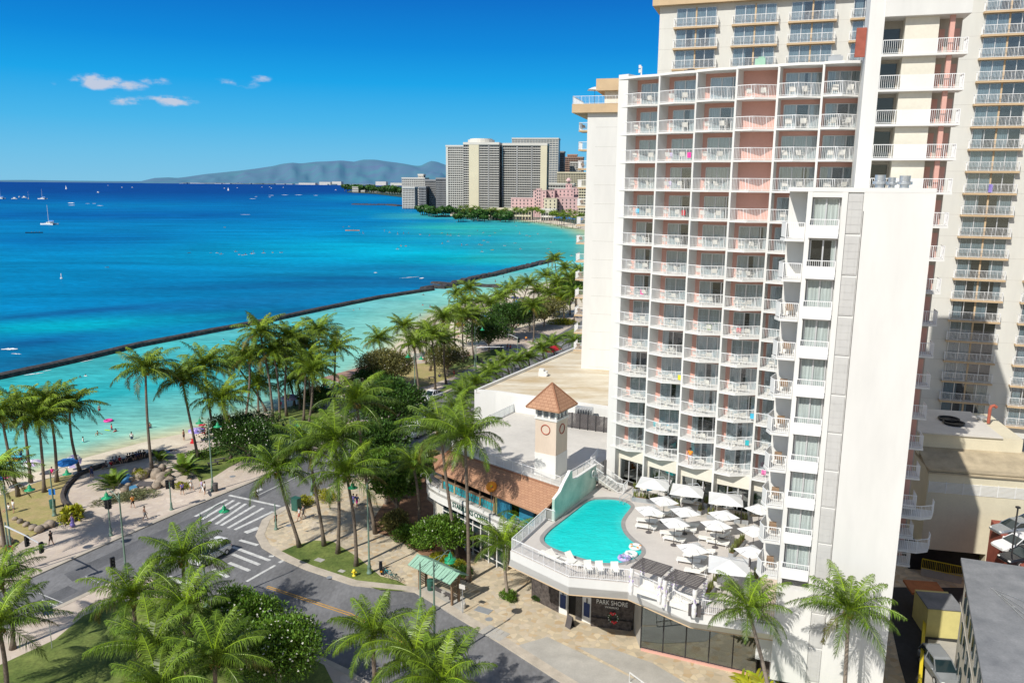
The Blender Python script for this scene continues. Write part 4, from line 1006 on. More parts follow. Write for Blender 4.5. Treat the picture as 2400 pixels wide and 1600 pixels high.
# rooftop odds and ends
def fan(px, py, Y, r, h, lab):
    p = D(px, py, Y); m = MB(); m.lathe((0, 0, 0), [(r*.6, 0), (r*.6, h*.25), (r, h*.3), (r, h*.5), (r*.7, h*.55), (r*.72, h), (r*.66, h)], 18); m.build('exhaust_fan', 'galv', label=lab, cat='roof fan', loc=(p.x, p.y, WT+.285), smooth=False)
fan(2061, 440, 55, .48, .85, 'shiny round metal exhaust fan on the white wing roof, largest and leftmost of three')
fan(2089, 440, 55.6, .34, .7, 'small round metal exhaust fan on the white wing roof, between two larger ones')
fan(2119, 440, 54, .48, .8, 'shiny round metal exhaust fan on the white wing roof, rightmost of three')
def rbox(px, Y, sx_, sy_, sz, mk, name, lab, cat):
    p = D(px, 150, Y); m = MB(); m.cbox((0, 0, 0), sx_, sy_, sz, -.35); m.cbox((0.1, 0.05, sz), sx_*.6, sy_*.6, sz*.2, -.35); m.build(name, mk, label=lab, cat=cat, loc=(p.x, p.y, ROOF+.004))
rbox(1618, 81, 1.0, .8, .55, 'charcoal', 'roof_vent', 'dark square vent hood standing on the front edge of the curved hotel roof', 'roof vent')
rbox(1782, 76, .9, .8, .9, 'shelter_green', 'roof_unit', 'pale green box unit on the curved hotel roof, left of the condenser boxes', 'roof unit')
rbox(1957, 73, 1.2, .8, .7, 'grey_metal', 'roof_unit', 'grey condenser box with pipes on the curved hotel roof near its right end', 'roof unit')
m = MB(); m.box(LA, -.8, -.03, -.9, -.7, ROOF, 52.7); hp('stair_door_panel', m, 'red_brick')
m = MB(); pz = D(1503, 168, 83); m.cbox((0, 0, 0), .12, .12, .9); m.cbox((-.15, 0, .3), .22, .2, .3); m.cbox((-.15, 0, .72), .22, .2, .3); m.build('antenna', 'white_paint', label='small white antenna mast at the left corner of the curved hotel roof', cat='antenna', loc=(pz.x, pz.y, ROOF+.25))

# ---------------------------------------------------------------- chairs on the balconies
def chair_mesh(w_=.5, h=.82, arms=True):
    m = MB(); m.cbox((0, 0, .4), w_, .48, .04); 
    q = [(-w_/2, .22, .42), (w_/2, .22, .42), (w_/2, .27, .42), (-w_/2, .27, .42), (-w_/2, .36, h), (w_/2, .36, h), (w_/2, .40, h), (-w_/2, .40, h)]; m.hexa([Vector(x) for x in q])
    for sx_ in (-1, 1):
        for sy_ in (-1, 1): m.tube([(sx_*w_*.46, sy_*.2, .4), (sx_*w_*.5, sy_*.26, 0)], .018, 5)
        if arms: m.cbox((sx_*w_*.5, 0, .6), .05, .5, .03); m.tube([(sx_*w_*.5, -.22, .6), (sx_*w_*.48, -.2, .4)], .018, 5)
    return m
CHM = chair_mesh().mesh('balcony_chair', ['lounger_white']); CHD = chair_mesh().mesh('balcony_chair', ['wood'])
TBL = MB(); TBL.lathe((0, 0, 0), [(.2, 0), (.2, .03), (.03, .05), (.03, .42), (.24, .44), (.24, .47)], 12); TBM = TBL.mesh('balcony_table', ['lounger_white'])
rc = random.Random(5)
for (row, i), z in sorted(BALC.items()):
    if row > 12 and i == 4: continue
    sh = bayshared[i]; fr, w_ = sh['fr'], sh['w']
    if i == 3 and 0 < row < 5: continue
    if i == 2 and row == 0: continue
    tight = i == 0
    pos = [(w_*.30, -.62), (w_*.62, -.72)] if not tight else [(w_*.22, -.7), (w_*.66, -.8)]
    if i == 4 and row > 4: pos = pos[1:] if row < 9 else pos[:1]
    for k, (a, b) in enumerate(pos):
        p = fr.P(a+rc.uniform(-.12, .12), b+rc.uniform(-.08, .08), z+.004); face = rc.choice([0, 0, 0, .5, -.5])
        rz = math.atan2(fr.d.y, fr.d.x)+PI+face
        side = 'left' if (k == 0 and len(pos) == 2) else ('right' if len(pos) == 2 else 'only')
        ob('balcony_chair', CHM, None, p, rz, f'{side} white chair on the {od(row)} balcony down, {od(i)} column of the curved front', 'chair', 'white chairs on the hotel balconies')
    if row > 6 and len(pos) == 2:
        p = fr.P(w_*.47, -.75, z+.004); ob('balcony_table', TBM, None, p, 0, f'low round white table on the {od(row)} balcony down, {od(i)} column of the curved front', 'table', 'round tables on the hotel balconies')
for k in range(2, 10):
    z = rail_top[k]-1.4; p = WG.P(-.6, -1.35, z+.004)
    ob('balcony_chair', CHD, None, p, -.3, f'brown chair on the {od(k)} corner balcony down the flank of the white wing', 'chair', 'brown chairs on the corner balconies')
# towels and odd coloured things left on balconies
tw = MB(); tw.cbox((0, 0, 0), .42, .03, .5); 
for k, (row, i, a, mk, lab) in enumerate([(4, 0, .35, 'sky_blue', 'pale blue'), (4, 1, .72, 'red', 'red'), (7, 0, .6, 'pink', 'pink'), (8, 2, .6, 'lime', 'lime green'), (8, 3, .4, 'red', 'red'), (10, 1, .85, 'yellow', 'yellow'), (12, 1, .2, 'teal_cloth', 'teal'), (12, 1, .6, 'sky_blue', 'light blue'), (11, 3, .9, 'sky_blue', 'bright blue'), (12, 3, .8, 'teal_cloth', 'turquoise'), (13, 4, .3, 'pink', 'pink'), (2, 1, .8, 'pink', 'deep pink'), (2, 1, .3, 'lilac', 'lilac'), (3, 1, .3, 'lilac', 'mauve')]):
    sh = bayshared[i]; p = sh['fr'].P(sh['w']*a, -.66, Z0+(NR-1-row)*S+.28); me = tw.mesh('towel', [mk]); fd = sh['fr'].d
    ob('towel', me, None, p, math.atan2(fd.y, fd.x), f'{lab} towel over a rail, {od(row)} balcony down, {od(i)} column of the curved front', 'towel', 'towels hung on the hotel balconies')
# ---------------------------------------------------------------- cream tower hotel behind
AS = Fr(21.7, 115.0, 18.5)
TOWER = thing('tower_hotel', 'tall cream tower hotel with tan ledged windows rising behind the white hotel', 'building', (40, 110, 0)); TL = Vector((-40, -110, 0))
def tp(name, m, mats, parent=None, loc=(0, 0, 0)):
    o = ob(name, m.mesh(name, mats), parent or TOWER); o.location = (TL if parent is None else Vector((0, 0, 0)))+Vector(loc); return o
m = MB(); m.box(AS, -2.0, 70, -16, 0, 8.0, 64.0); tp('wall', m, 'aston_wall')
m = MB(); m.box(AS, -2.9, 70, -17, .9, 63.9, 68.5); tp('roof_band', m, 'tan_trim')
# faint joints between the storeys
m = MB()
for k in range(20): m.box(AS, -2.0, 70, 0, .004, 61.0-k*S, 61.03-k*S)
tp('joint_line', m, 'concrete')
WN = 5.2
f, g = slider(AS, 0, WN, -.12, .1, 2.45, 4); 
f.box(AS, WN/2-.09, WN/2+.09, -.05, .12, .1, 2.5)
fme = f.mesh('window', ['alu', 'tan_trim']); gme = g.mesh('glass_pane', ['glass'])
md = MB(); md.box(AS, WN/2-.1, WN/2+.1, .0, .14, .05, 2.55); mdm = md.mesh('mullion', ['tan_trim'])
dk = MB(); dk.box(AS, 0, WN, .001, .004, .1, 2.45); dme = dk.mesh('room_interior', ['dark_room'])
cus = []
for sp in ([(0, .3), (.7, 1)], [(0, 1)], [(0, .22), (.42, .58), (.85, 1)], [(0, .5)], [(.02, .2), (.5, .75)]):
    c_ = MB(); drapes(AS, .05, WN-.05, .06, .1, 2.4, sp, c_); cus.append(c_.mesh('curtain', ['curtain_dim']))
f2, g2 = slider(AS, 0, WN, .08, .1, 2.45, 4); fme = f2.mesh('window', ['alu']); gme = g2.mesh('glass_pane', ['glass'])
lg = MB(); lg.box(AS, -.35, WN+.35, 0.005, .75, -.22, 0.0); lme = lg.mesh('window_ledge', ['tan_trim'])
rm = MB(); railing(rm, [AS.P(-.28, .05, 0), AS.P(-.28, .68, 0), AS.P(WN+.28, .68, 0), AS.P(WN+.28, .05, 0)], h=1.1, sp=.15); rme = rm.mesh('railing', ['rail_white'])
rt = random.Random(8)
def acopy(name, me, parent, a, z):
    o = ob(name, me, parent); base = TL if parent is TOWER else Vector((0, 0, 0)); o.location = base+AS.d*a+Vector((0, 0, z)); return o
cols_ = [(.35, 0, 3), (8.0, 0, 3), (15.1, 0, 3), (22.6, 0, 3), (37.6, 0, 22), (45.5, 5, 22)]
for a, k0, k1 in cols_:
    for k in range(k0, k1):
        z = 61.03-k*S if a > 30 else 61.03-k*S
        if z < 8.5: continue
        wdo = acopy('window', fme, TOWER, a, z); acopy('glass_pane', gme, wdo, 0, 0); acopy('room_interior', dme, wdo, 0, 0); acopy('curtain', rt.choice(cus), wdo, 0, 0); acopy('mullion', mdm, wdo, 0, 0)
        lo = acopy('window_ledge', lme, TOWER, a, z); acopy('railing', rme, lo, 0, 0)
for a in (37.6,):
    for k in (-1,):
        wdo = acopy('window', fme, TOWER, a, 61.03+S); acopy('glass_pane', gme, wdo, 0, 0); lo = acopy('window_ledge', lme, TOWER, a, 61.03+S); acopy('railing', rme, lo, 0, 0)
# left end of the tower, an almost blank gable with a stack of small sea-side balconies
e0 = D(1372, 830, 118); EW = Fr(10.55, 118.4, 15)
m = MB(); E1 = D(1400, 244, 118).z; E2 = D(1410, 186, 118).z
m.box(EW, 0, 9.5, -14, 0, 12.5, E1-1.2); tp('gable_wall', m, 'white_wall')
m = MB(); m.box(EW, 2.3, 9.5, -14, -.4, E1-1.2, E2-1.6); tp('penthouse_wall', m, 'cream_wall')
m = MB(); m.box(EW, 1.2, 9.5, -14.5, .6, E2-1.6, E2); tp('roof_band', m, 'tan_trim')
m = MB(); m.box(EW, -2.2, 9.5, -14.5, .6, E1-1.2, E1); tp('terrace_band', m, 'tan_trim')
m = MB(); railing(m, [EW.P(-2.1, -8, E1), EW.P(-2.1, .5, E1), EW.P(9, .5, E1)], sp=.2); tp('railing', m, 'rail_white')
m = MB()
for k in range(15): m.box(EW, 1.2, 5, 0, .006, 13+k*2.7, 13.03+k*2.7)
tp('joint_line', m, 'concrete')
sl = MB(); sl.box(EW, -1.35, 0, -3.6, -.5, -.2, 0); sme = sl.mesh('balcony', ['tan_trim'])
rm = MB(); railing(rm, [EW.P(-.02, -.55, 0), EW.P(-1.3, -.55, 0), EW.P(-1.3, -3.55, 0)], sp=.17); rme2 = rm.mesh('railing', ['rail_white'])
for k in range(13):
    z = 47.75-k*S
    b = ob('balcony', sme, TOWER); b.location = TL+Vector((0, 0, z)); ob('railing', rme2, b)
    if k % 2 == 0:
        p = EW.P(-.7, -1.6, z+.004); ob('balcony_chair', CHD, None, p, .4, f'brown chair on the {od(k)} small balcony down the sea end of the cream tower', 'chair', 'chairs on the tower end balconies')
# umbrella on the penthouse terrace comes with the parasols

# ---------------------------------------------------------------- low podium with the stained roof
POD = thing('podium_building', 'low white podium building with a stained cream flat roof', 'building', (5, 110, 0)); PL_ = Vector((-5, -110, 0))
def pp(name, m, mats, par=POD, b=PL_): 
    o = ob(name, m.mesh(name, mats), par); o.location = b; return o
PR = [(-4.97, 103.6), (-2.1, 103.0), (14.5, 94.6), (20, 92.5), (24, 100), (18, 140), (12.9, 137)]
m = MB(); m.prism(PR, 0, 12.6); pp('wall', m, 'white_wall')
m = MB(); m.prism(inset(PR, .35), 12.6, 12.64); pp('roof', m, 'dirty_roof')
m = MB()
for i in (0, 1, 2, 5, 6):
    a, b = PR[i], PR[(i+1) % len(PR)]; wall2(m, a, b, 12.6, 13.0, .3)
pp('parapet', m, 'white_paint')
p = G(1273, 881, 12.6); m = MB(); m.cbox((0, 0, 0), 1.2, .9, .7, -.3); m.cbox((-.2, 0, .7), .7, .8, .35, -.3); m.lathe((0.5, -.5, .2), [(.15, 0), (.15, .3), (.02, .3)], 10); m.build('roof_unit', 'white_paint', label='small white box vent alone on the stained cream podium roof', cat='roof unit', loc=(p.x, p.y, 12.645))
p = G(1322, 1000, 10.5).lerp(G(1434, 1016, 10.5), .3)+Vector((.8, 1.0, 0)); m = MB(); m.cbox((0, 0, -1.6), 2.0, .8, 1.6, -.35); m.cbox((0, 0, 0), 2.1, .9, .9, -.35)
for k in range(6): m.cbox((-.85+k*.3, -.42-.0+k*-.1, .15), .05, .5, .6, -.35)
m.build('condenser_unit', 'galv', label='long grey louvred condenser standing behind the charcoal screen fence', cat='roof unit', loc=(p.x, p.y, 12.12))
# ---------------------------------------------------------------- corner shop building with terrace roof
SHOP = thing('shop_building', 'curved corner shop building with a red tile roof and a white roof terrace', 'building', (0, 85, 0)); SL = Vector((0, -85, 0))
def spt(name, m, mats, parent=None, smooth=False):
    o = ob(name, m.mesh(name, mats, smooth), parent or SHOP); 
    if parent is None: o.location = SL
    return o
TZ = 10.5
T0, T1, T2, T3 = Vector((4.9, 75.0, 0)), Vector((-5.0, 85.6, 0)), Vector((1.9, 105.0, 0)), Vector((13.5, 94.5, 0))
TER = [(4.9, 75.0), (-6.8, 86.0), (-3.6, 95), (1.9, 105.0), (14.5, 94.4), (11.0, 84.5), (9.2, 81.5)]
m = MB(); m.prism(TER, 8.6, TZ); spt('terrace', m, 'terrace')
m = MB(); railing(m, [Vector((*q, TZ)) for q in [(9.0, 81.3), (4.95, 75.15), (-6.65, 86.1), (-3.5, 95), (1.9, 104.6)]], h=1.07, sp=.13); spt('terrace_railing', m, 'rail_white')
m = MB(); wall2(m, (-3.5, 95), (1.9, 104.6), TZ+.1, TZ+1.0, .03); spt('screen_panel', m, 'glass_clear')
# tile roof, sloping to the street
ridge = [Vector((5.2, 74.7, 10.42)), Vector((-7.1, 86.0, 10.42))]
eave = [Vector((3.0, 73.2, 8.45)), Vector((-8.5, 85.1, 8.45))]
m = MB()
L1 = (ridge[1]-ridge[0]).length
m.face([eave[0], eave[1], ridge[1], ridge[0]], uv=[(0, 0), (L1, 0), (L1, 4.4), (0, 4.4)])
hipb = Vector((-9.3, 89.3, 8.45)); m.face([eave[1], hipb, ridge[1]], uv=[(0, 0), (7, 0), (3.5, 4.4)])
m.face([Vector(v)-Vector((0, 0, .18)) for v in (eave[1], eave[0], ridge[0], ridge[1])])
m.face([eave[0], eave[0]-Vector((0, 0, .18)), eave[1]-Vector((0, 0, .18)), eave[1]])
spt('tile_roof', m, 'roof_tile')
m = MB(); m.tube([ridge[1], eave[1]], .13, 6); m.tube([ridge[0], ridge[1]], .12, 6); spt('ridge_tiles', m, 'roof_tile')
# upper floor: bar front with turquoise screens, then the blue doors
U0, U1 = Vector((2.6, 74.5, 0)), Vector((-8.9, 87.2, 0)); ud = (U1-U0).normalized(); un = Vector((ud.y, -ud.x, 0))
un = un if un.y < 0 else -un
def ub(m, t0, t1, b0, b1, z0, z1):
    fr_ = Fr(0, 0, 0); fr_.o = U0.copy(); fr_.d = ud; fr_.n = un; m.box(fr_, t0, t1, b0, b1, z0, z1)
UL = (U1-U0).length; FZ = 6.0
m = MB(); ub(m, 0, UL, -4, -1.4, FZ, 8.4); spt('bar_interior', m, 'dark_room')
m = MB(); ub(m, 0, UL, -1.4, .6, FZ-.2, FZ); spt('upper_floor', m, 'concrete')
m = MB()
for t in (6.4, 8.7, 10.9, 13.0, 15.3): ub(m, t, t+.16, -.08, .08, FZ, 8.8)
ub(m, 6.4, UL-.2, -.3, .12, FZ+1.0, FZ+1.1); spt('bar_counter', m, 'wood')
m = MB()
for t in (6.5, 8.8, 11.0, 13.2): ub(m, t, t+2.0, .0, .03, FZ+.1, FZ+.98)
spt('screen_panel', m, 'teal')
m = MB(); rs_ = random.Random(2)
for t in (6.5, 8.8, 11.0, 13.2):
    for k in range(9): ub(m, t+.1+k*.21, t+.16+k*.21+rs_.uniform(0, .05), .031, .05, FZ+.15+.15*(k % 2), FZ+.6+.3*(k % 2))
spt('screen_pattern', m, 'charcoal')
m = MB()
for t in (6.36, 8.66, 10.9, 13.1, 15.3): m = MB(); ub(m, t, t+.18, .03, .06, FZ+.05, FZ+1.05); spt('screen_post', m, 'pale_yellow')
m = MB(); ub(m, 5.9, 6.2, -.1, .1, FZ, 8.2); spt('screen_post', m, 'pale_yellow')
m = MB(); ub(m, 3.9, 5.9, -.2, .05, FZ, 8.0); ub(m, 1.2, 3.3, -.9, -.7, FZ, 8.0); spt('door', m, 'blue_door')
m = MB(); a_ = U0+ud*3.8+un*.5; b_ = U0+ud*.5+un*.5; railing(m, [a_+up*FZ, b_+up*FZ], h=1.0, sp=.16); spt('railing', m, 'teal')
m = MB()
for t in (6.9, 9.2, 11.3, 13.6): ub(m, t, t+1.6, -.2, -.12, 7.7, 8.4)
spt('blind', m, 'grey_cloth')
# shop front below with its white band of lettering and curved corner
ctr = [Vector((1.2, 75.0, 0)), Vector((-1.04, 77.0, 0)), Vector((-8.2, 84.8, 0)), Vector((-9.4, 86.5, 0)), Vector((-9.8, 87.9, 0)), Vector((-9.55, 89.8, 0)), Vector((-8.8, 90.8, 0))]
m = MB(); m.prism([(p_.x, p_.y) for p_ in ctr]+[(3, 80), (2.6, 74.6)], 5.6, 5.9)
spt('canopy_deck', m, 'concrete')
m = MB()
for i in range(len(ctr)-1): wall2(m, ctr[i], ctr[i+1], 4.75, 6.2, -.22)
spt('sign_band', m, 'white_paint')
q = ctr[1].lerp(ctr[2], .46)+Vector((-.737, -.676, 0))*.05; put_text('STARBUCKS COFFEE', .82, 'bin_green', (q.x, q.y, 5.15), (7.16, -7.8), SHOP, Vector((0, 85, 0)), .8)
m = MB()
for i in range(1, 5):
    a, b = ctr[i], ctr[i+1]; n_ = Vector((.7, .7, 0))*1.0; wall2(m, a+n_, b+n_, 0, 5, -.2)
spt('wall', m, 'cream_wall')
m = MB(); g2 = MB()
for i in (1,):
    a, b = ctr[i]+Vector((.55, .55, 0)), ctr[i+1]+Vector((.55, .55, 0))
    for k in range(9):
        p_ = a.lerp(b, k/8); m.cbox((p_.x, p_.y, .1), .12, .12, 4.7, -.82)
    for z in (.8, 2.3, 3.6): wall2(m, a, b, z, z+.09, .08)
    wall2(g2, a+Vector((.06, .06, 0)), b+Vector((.06, .06, 0)), .3, 4.7, .03)
w2 = spt('shop_window', m, 'white_paint'); g3 = ob('glass_pane', g2.mesh('glass_pane', ['car_glass']), w2)
m = MB(); m.prism([(1.6, 76.8), (-6.2, 85.4), (-7.6, 88.5), (-5, 92), (1, 90), (4.8, 80), (4, 75.5)], 0, 5.55); spt('core_wall', m, 'cream_wall')
m = MB(); wall2(m, (4.9, 75.0), (3.2, 73.6), 0, 8.6, .2); spt('side_wall', m, 'cream_wall')
# little goose-neck sign lamps on the band
m = MB()
for t in (.25, .62, .97):
    p_ = ctr[1].lerp(ctr[2], t)+Vector((-.1, -.1, 6.2)); m.tube([p_, p_+up*.55, p_+Vector((-.18, -.18, .75)), p_+Vector((-.4, -.4, .62)), p_+Vector((-.42, -.42, .4))], .03, 6)
p_ = ctr[4]+Vector((0, 0, 6.2)); m.tube([p_, p_+up*.7, p_+Vector((-.3, -.1, .95)), p_+Vector((-.6, -.2, .8)), p_+Vector((-.62, -.2, .5))], .035, 6)
spt('sign_lamp', m, 'rail_white')
# mint wall between tile roof and pool
m = MB(); A_, B_ = Vector((4.15, 70.9, 0)), Vector((9.0, 79.7, 0)); prof = [(0, 10.9), (.12, 11.2), (.22, 11.9), (.30, 12.3), (.34, 12.6), (.385, 12.5), (.39, 11.7), (.45, 11.45), (.6, 11.35), (1, 11.2)]
t_ = (B_-A_).normalized(); n_ = Vector((-t_.y, t_.x, 0))*.25
for i in range(len(prof)-1):
    a, b = A_.lerp(B_, prof[i][0]), A_.lerp(B_, prof[i+1][0])
    m.hexa([a+up*8.5, b+up*8.5, b+n_+up*8.5, a+n_+up*8.5, a+up*prof[i][1], b+up*prof[i+1][1], b+n_+up*prof[i+1][1], a+n_+up*prof[i][1]])
dm('mint', (0.42, 0.66, 0.56), var=.25, scale=.5, fine=.06, c2=(.62, .72, .62))
spt('mint_wall', m, 'mint')
m = MB()
for i in range(len(prof)-1):
    a, b = A_.lerp(B_, prof[i][0])-n_*.1, A_.lerp(B_, prof[i+1][0])-n_*.1; m.hexa([a+up*prof[i][1], b+up*prof[i+1][1], b+n_*1.2+up*prof[i+1][1], a+n_*1.2+up*prof[i][1], a+up*(prof[i][1]+.08), b+up*(prof[i+1][1]+.08), b+n_*1.2+up*(prof[i+1][1]+.08), a+n_*1.2+up*(prof[i][1]+.08)])
spt('wall_cap', m, 'white_paint')
# stair from the terrace down to the pool deck
m = MB(); S0, S1 = Vector((7.9, 79.9, 0)), Vector((11.2, 78.2, 0)); st = (S1-S0).normalized(); sn = Vector((-st.y, st.x, 0))
for k in range(10):
    a = S0+st*(k*.36); m.hexa([a+up*(TZ-.18*(k+1)-.2), a+st*.38+up*(TZ-.18*(k+1)-.2), a+st*.38+sn*1.3+up*(TZ-.18*(k+1)-.2), a+sn*1.3+up*(TZ-.18*(k+1)-.2), a+up*(TZ-.18*k), a+st*.38+up*(TZ-.18*k), a+st*.38+sn*1.3+up*(TZ-.18*k), a+sn*1.3+up*(TZ-.18*k)])
spt('stair', m, 'concrete')
m = MB()
for o_ in (0, 1.3): railing(m, [S0+sn*o_+up*TZ, S0+st*3.6+sn*o_+up*(TZ-1.8)], h=1.05, sp=.13)
railing(m, [S0+st*3.6+up*(DK+.02), S0+st*4.2+up*(DK+.02), S0+st*4.2+sn*1.3+up*(DK+.02)], h=1.05); railing(m, [S0+sn*1.3+up*TZ, S0+sn*1.35-st*.1+Vector((1.2, 3.0, TZ))], h=1.05)
spt('stair_railing', m, 'rail_white')
m = MB(); wall2(m, (6.3, 76.6), (8.6, 80.2), 8.6, TZ-.1, .5); spt('timber_stack', m, 'orange_wood')
# charcoal louvre screen on the terrace
FEN = thing('screen_fence', 'charcoal grey louvred screen fence at the back of the roof terrace', 'fence', (10, 97, TZ)); m = MB(); m2 = MB()
fa, fb_ = G(1322, 1000, TZ), G(1434, 1016, TZ)
for k in range(7):
    p_ = fa.lerp(fb_, k/6); m2.cbox((p_.x-10, p_.y-97, 0), .1, .1, 2.0, -.7)
for k in range(12): wall2(m, (fa.x-10, fa.y-97), (fb_.x-10, fb_.y-97), .12+k*.155, .24+k*.155, .05)
child('louvre_panel', m.mesh('louvre_panel', ['charcoal']), FEN); child('post', m2.mesh('post', ['dark_metal']), FEN)
# ---------------------------------------------------------------- clock tower
CT = thing('clock_tower', 'square cream and peach tower with a red tile cap standing on the roof terrace', 'tower', (4.15, 79.0, TZ))
CF = Fr(0, 0, 0); ang = math.atan2(-1.3, 2.1); CF.d = Vector((math.cos(ang), math.sin(ang), 0)); CF.n = Vector((math.sin(ang), -math.cos(ang), 0))
HW = 1.22
m = MB(); m.box(CF, -HW-.03, HW+.03, -HW-.03, HW+.03, 0, 2.45); child('base', m.mesh('base', ['white_paint']), CT)
m = MB(); m.box(CF, -HW, HW, -HW, HW, 2.45, 6.05); child('shaft', m.mesh('shaft', ['peach_wall']), CT)
for d_, s_ in ((CF.n, 1), (CF.d, 1), (CF.n, -1), (CF.d, -1)):
    m = MB(); m.torus(d_*s_*(HW+.03)+up*5.05, .5, .055, d_, 28, 8); child('clock_ring', m.mesh('clock_ring', ['rust']), CT)
m = MB(); m.box(CF, -HW-.1, HW+.1, -HW-.1, HW+.1, 6.05, 6.25); m.box(CF, -HW-.05, HW+.05, -HW-.05, HW+.05, 7.3, 7.42)
for i in (-1, -.34, .34, 1):
    for j in (-1, -.34, .34, 1):
        if abs(i) == 1 or abs(j) == 1: m.box(CF, i*(HW-.1)-.1, i*(HW-.1)+.1, j*(HW-.1)-.1, j*(HW-.1)+.1, 6.25, 7.3)
child('belfry', m.mesh('belfry', ['white_paint']), CT)
m = MB(); m.box(CF, -HW+.25, HW-.25, -HW+.25, HW-.25, 6.25, 7.3)
for k in range(7): m.box(CF, -HW+.12, HW-.12, -HW+.12, HW-.12, 6.33+k*.14, 6.39+k*.14)
child('louvre', m.mesh('louvre', ['grey_metal']), CT)
m = MB(); e = 1.95; ez = 7.35; ap = Vector((0, 0, 9.7)); cs_ = [CF.P(-e, e, ez), CF.P(e, e, ez), CF.P(e, -e, ez), CF.P(-e, -e, ez)]
for i in range(4):
    m.face([cs_[i], cs_[(i+1) % 4], ap], uv=[(0, 0), (4, 0), (2, 3.1)]); m.face([cs_[i]-up*.12, cs_[(i+1) % 4]-up*.12, cs_[(i+1) % 4], cs_[i]])
m.face([c_-up*.12 for c_ in reversed(cs_)])
rf = child('tile_roof', m.mesh('tile_roof', ['roof_tile']), CT); m = MB()
for c_ in cs_: m.tube([c_, ap], .09, 6)
child('ridge_tiles', m.mesh('ridge_tiles', ['roof_tile']), rf)

# ---------------------------------------------------------------- yard buildings at the right
YB = thing('yard_building', 'beige two tier parking building with a louvred band behind the hotel', 'building', (50, 85, 0)); YL = Vector((-50, -85, 0))
def yp(name, m, mats): o = ob(name, m.mesh(name, mats), YB); o.location = YL; return o
def q3(pts): return [D(*p) for p in pts]
f0 = D(2158, 1275, 77.5); f1 = D(2318, 1300, 75.5); YF = Fr(f0.x, f0.y, 12)
zr = D(2165, 1100, 77.5).z; zb = f0.z
m = MB(); m.box(YF, 0, 9.9, -7, 0, 3.2, zr); m.box(YF, 6.2, 9.9, -7, 0, 0, 3.2); yp('wall', m, 'beige_wall')
m = MB(); m.box(YF, 6.0, 10, -.1, .02, 0, .2); yp('plinth', m, 'concrete')
m = MB(); m.box(YF, -.1, 10.1, -7, .16, zr, zr+.12)
m.hexa([YF.P(-.15, .25, zr-.3), YF.P(10.15, .25, zr-.3), YF.P(10.15, -4.5, zr+1.1), YF.P(-.15, -4.5, zr+1.1), YF.P(-.15, .25, zr-.18), YF.P(10.15, .25, zr-.18), YF.P(10.15, -4.5, zr+1.25), YF.P(-.15, -4.5, zr+1.25)]); yp('lower_roof', m, 'khaki_roof')
m = MB()
for k in range(9): m.box(YF, .15, 9.8, .005, .06, zr-2.35+k*.13, zr-2.28+k*.13)
for k in range(7): m.box(YF, .1+k*1.6, .18+k*1.6, .0, .07, zr-2.4, zr-1.15)
yp('louvre', m, 'white_paint')
m = MB(); m.box(YF, .1, 9.9, -14, -4.2, 3, zr+2.6); yp('upper_wall', m, 'beige_wall')
m = MB(); m.box(YF, -.2, 7.9, -14, -4.0, zr+2.6, zr+2.75); yp('upper_roof', m, 'terrace')
m = MB(); m.box(YF, -.5, 6.2, -6, -1.5, 0, 3.2); yp('garage_opening', m, 'dark_room')
for k, (px, py) in enumerate([(2222, 995), (2232, 1016)]):
    p = D(px, py, 86-k*1.5); m = MB(); m.lathe((0, 0, 0), [(1.0, -1.2), (1.0, .12), (1.12, .12), (1.12, .22), (.95, .22), (.9, .05)], 20); m.build('roof_ventilator', 'black', label=['dark round roof ventilator nearest the tower on the beige building', 'dark round roof ventilator on the front of the beige building roof'][k], cat='roof vent', loc=(p.x, p.y, zr+2.78))
p = D(2314, 1008, 85); m = MB(); m.tube([(0, 0, 0), (0, 0, 1.6), (.1, 0, 1.9), (.4, 0, 2.0), (.7, 0, 1.8)], .17, 10); m.build('roof_pipe', 'rust', label='rusty red bent vent pipe on the beige building roof', cat='vent pipe', loc=(p.x, p.y, zr+2.76))
p = D(2299, 996, 86); m = MB(); m.lathe((0, 0, 0), [(.3, 0), (.3, .3), (.55, .3), (.55, .45), (.1, .6)], 16); m.build('roof_vent', 'galv', label='shiny low round vent cap beside the rusty pipe', cat='roof vent', loc=(p.x, p.y, zr+2.76))
# yard ground, brick kerb wall and gate
PKZ = D(2372, 1262, 71.5).z; m = MB(); q = [G(2325, 1226, PKZ), G(2440, 1232, PKZ), G(2500, 1390, PKZ), G(2402, 1352, PKZ)]; m.prism([(p_.x, p_.y) for p_ in q], PKZ-.5, PKZ); m.build('car_park', 'concrete', kind='structure')
m = MB(); m.sheet([(44, 60), (75, 60), (90, 110), (52, 110), (49, 78)], .14); m.build('yard', 'concrete', kind='structure')
m = MB(); q0, q1 = G(2322, 1228, PKZ), G(2400, 1350, PKZ); wall2(m, (q0.x, q0.y), (q1.x, q1.y), 0, PKZ+.5, 1.0); m.build('brick_wall', 'red_brick', label='low brick topped retaining wall at the edge of the car park', cat='wall')
m = MB(); ga, gb = G(2160, 1325, 1.2), G(2256, 1345, 1.2)
railing(m, [Vector((ga.x, ga.y, .9)), Vector((gb.x, gb.y, .9))], h=1.1, sp=.16, tr=.035); m.build('yellow_railing', 'yellow_paint', label='yellow barrier railing across the dark garage ramp', cat='railing')
m = MB(); wall2(m, (ga.x, ga.y), (gb.x, gb.y), 0.1, .9, .3); m.build('ramp_wall', 'concrete', label='low concrete wall under the yellow barrier railing', cat='wall')
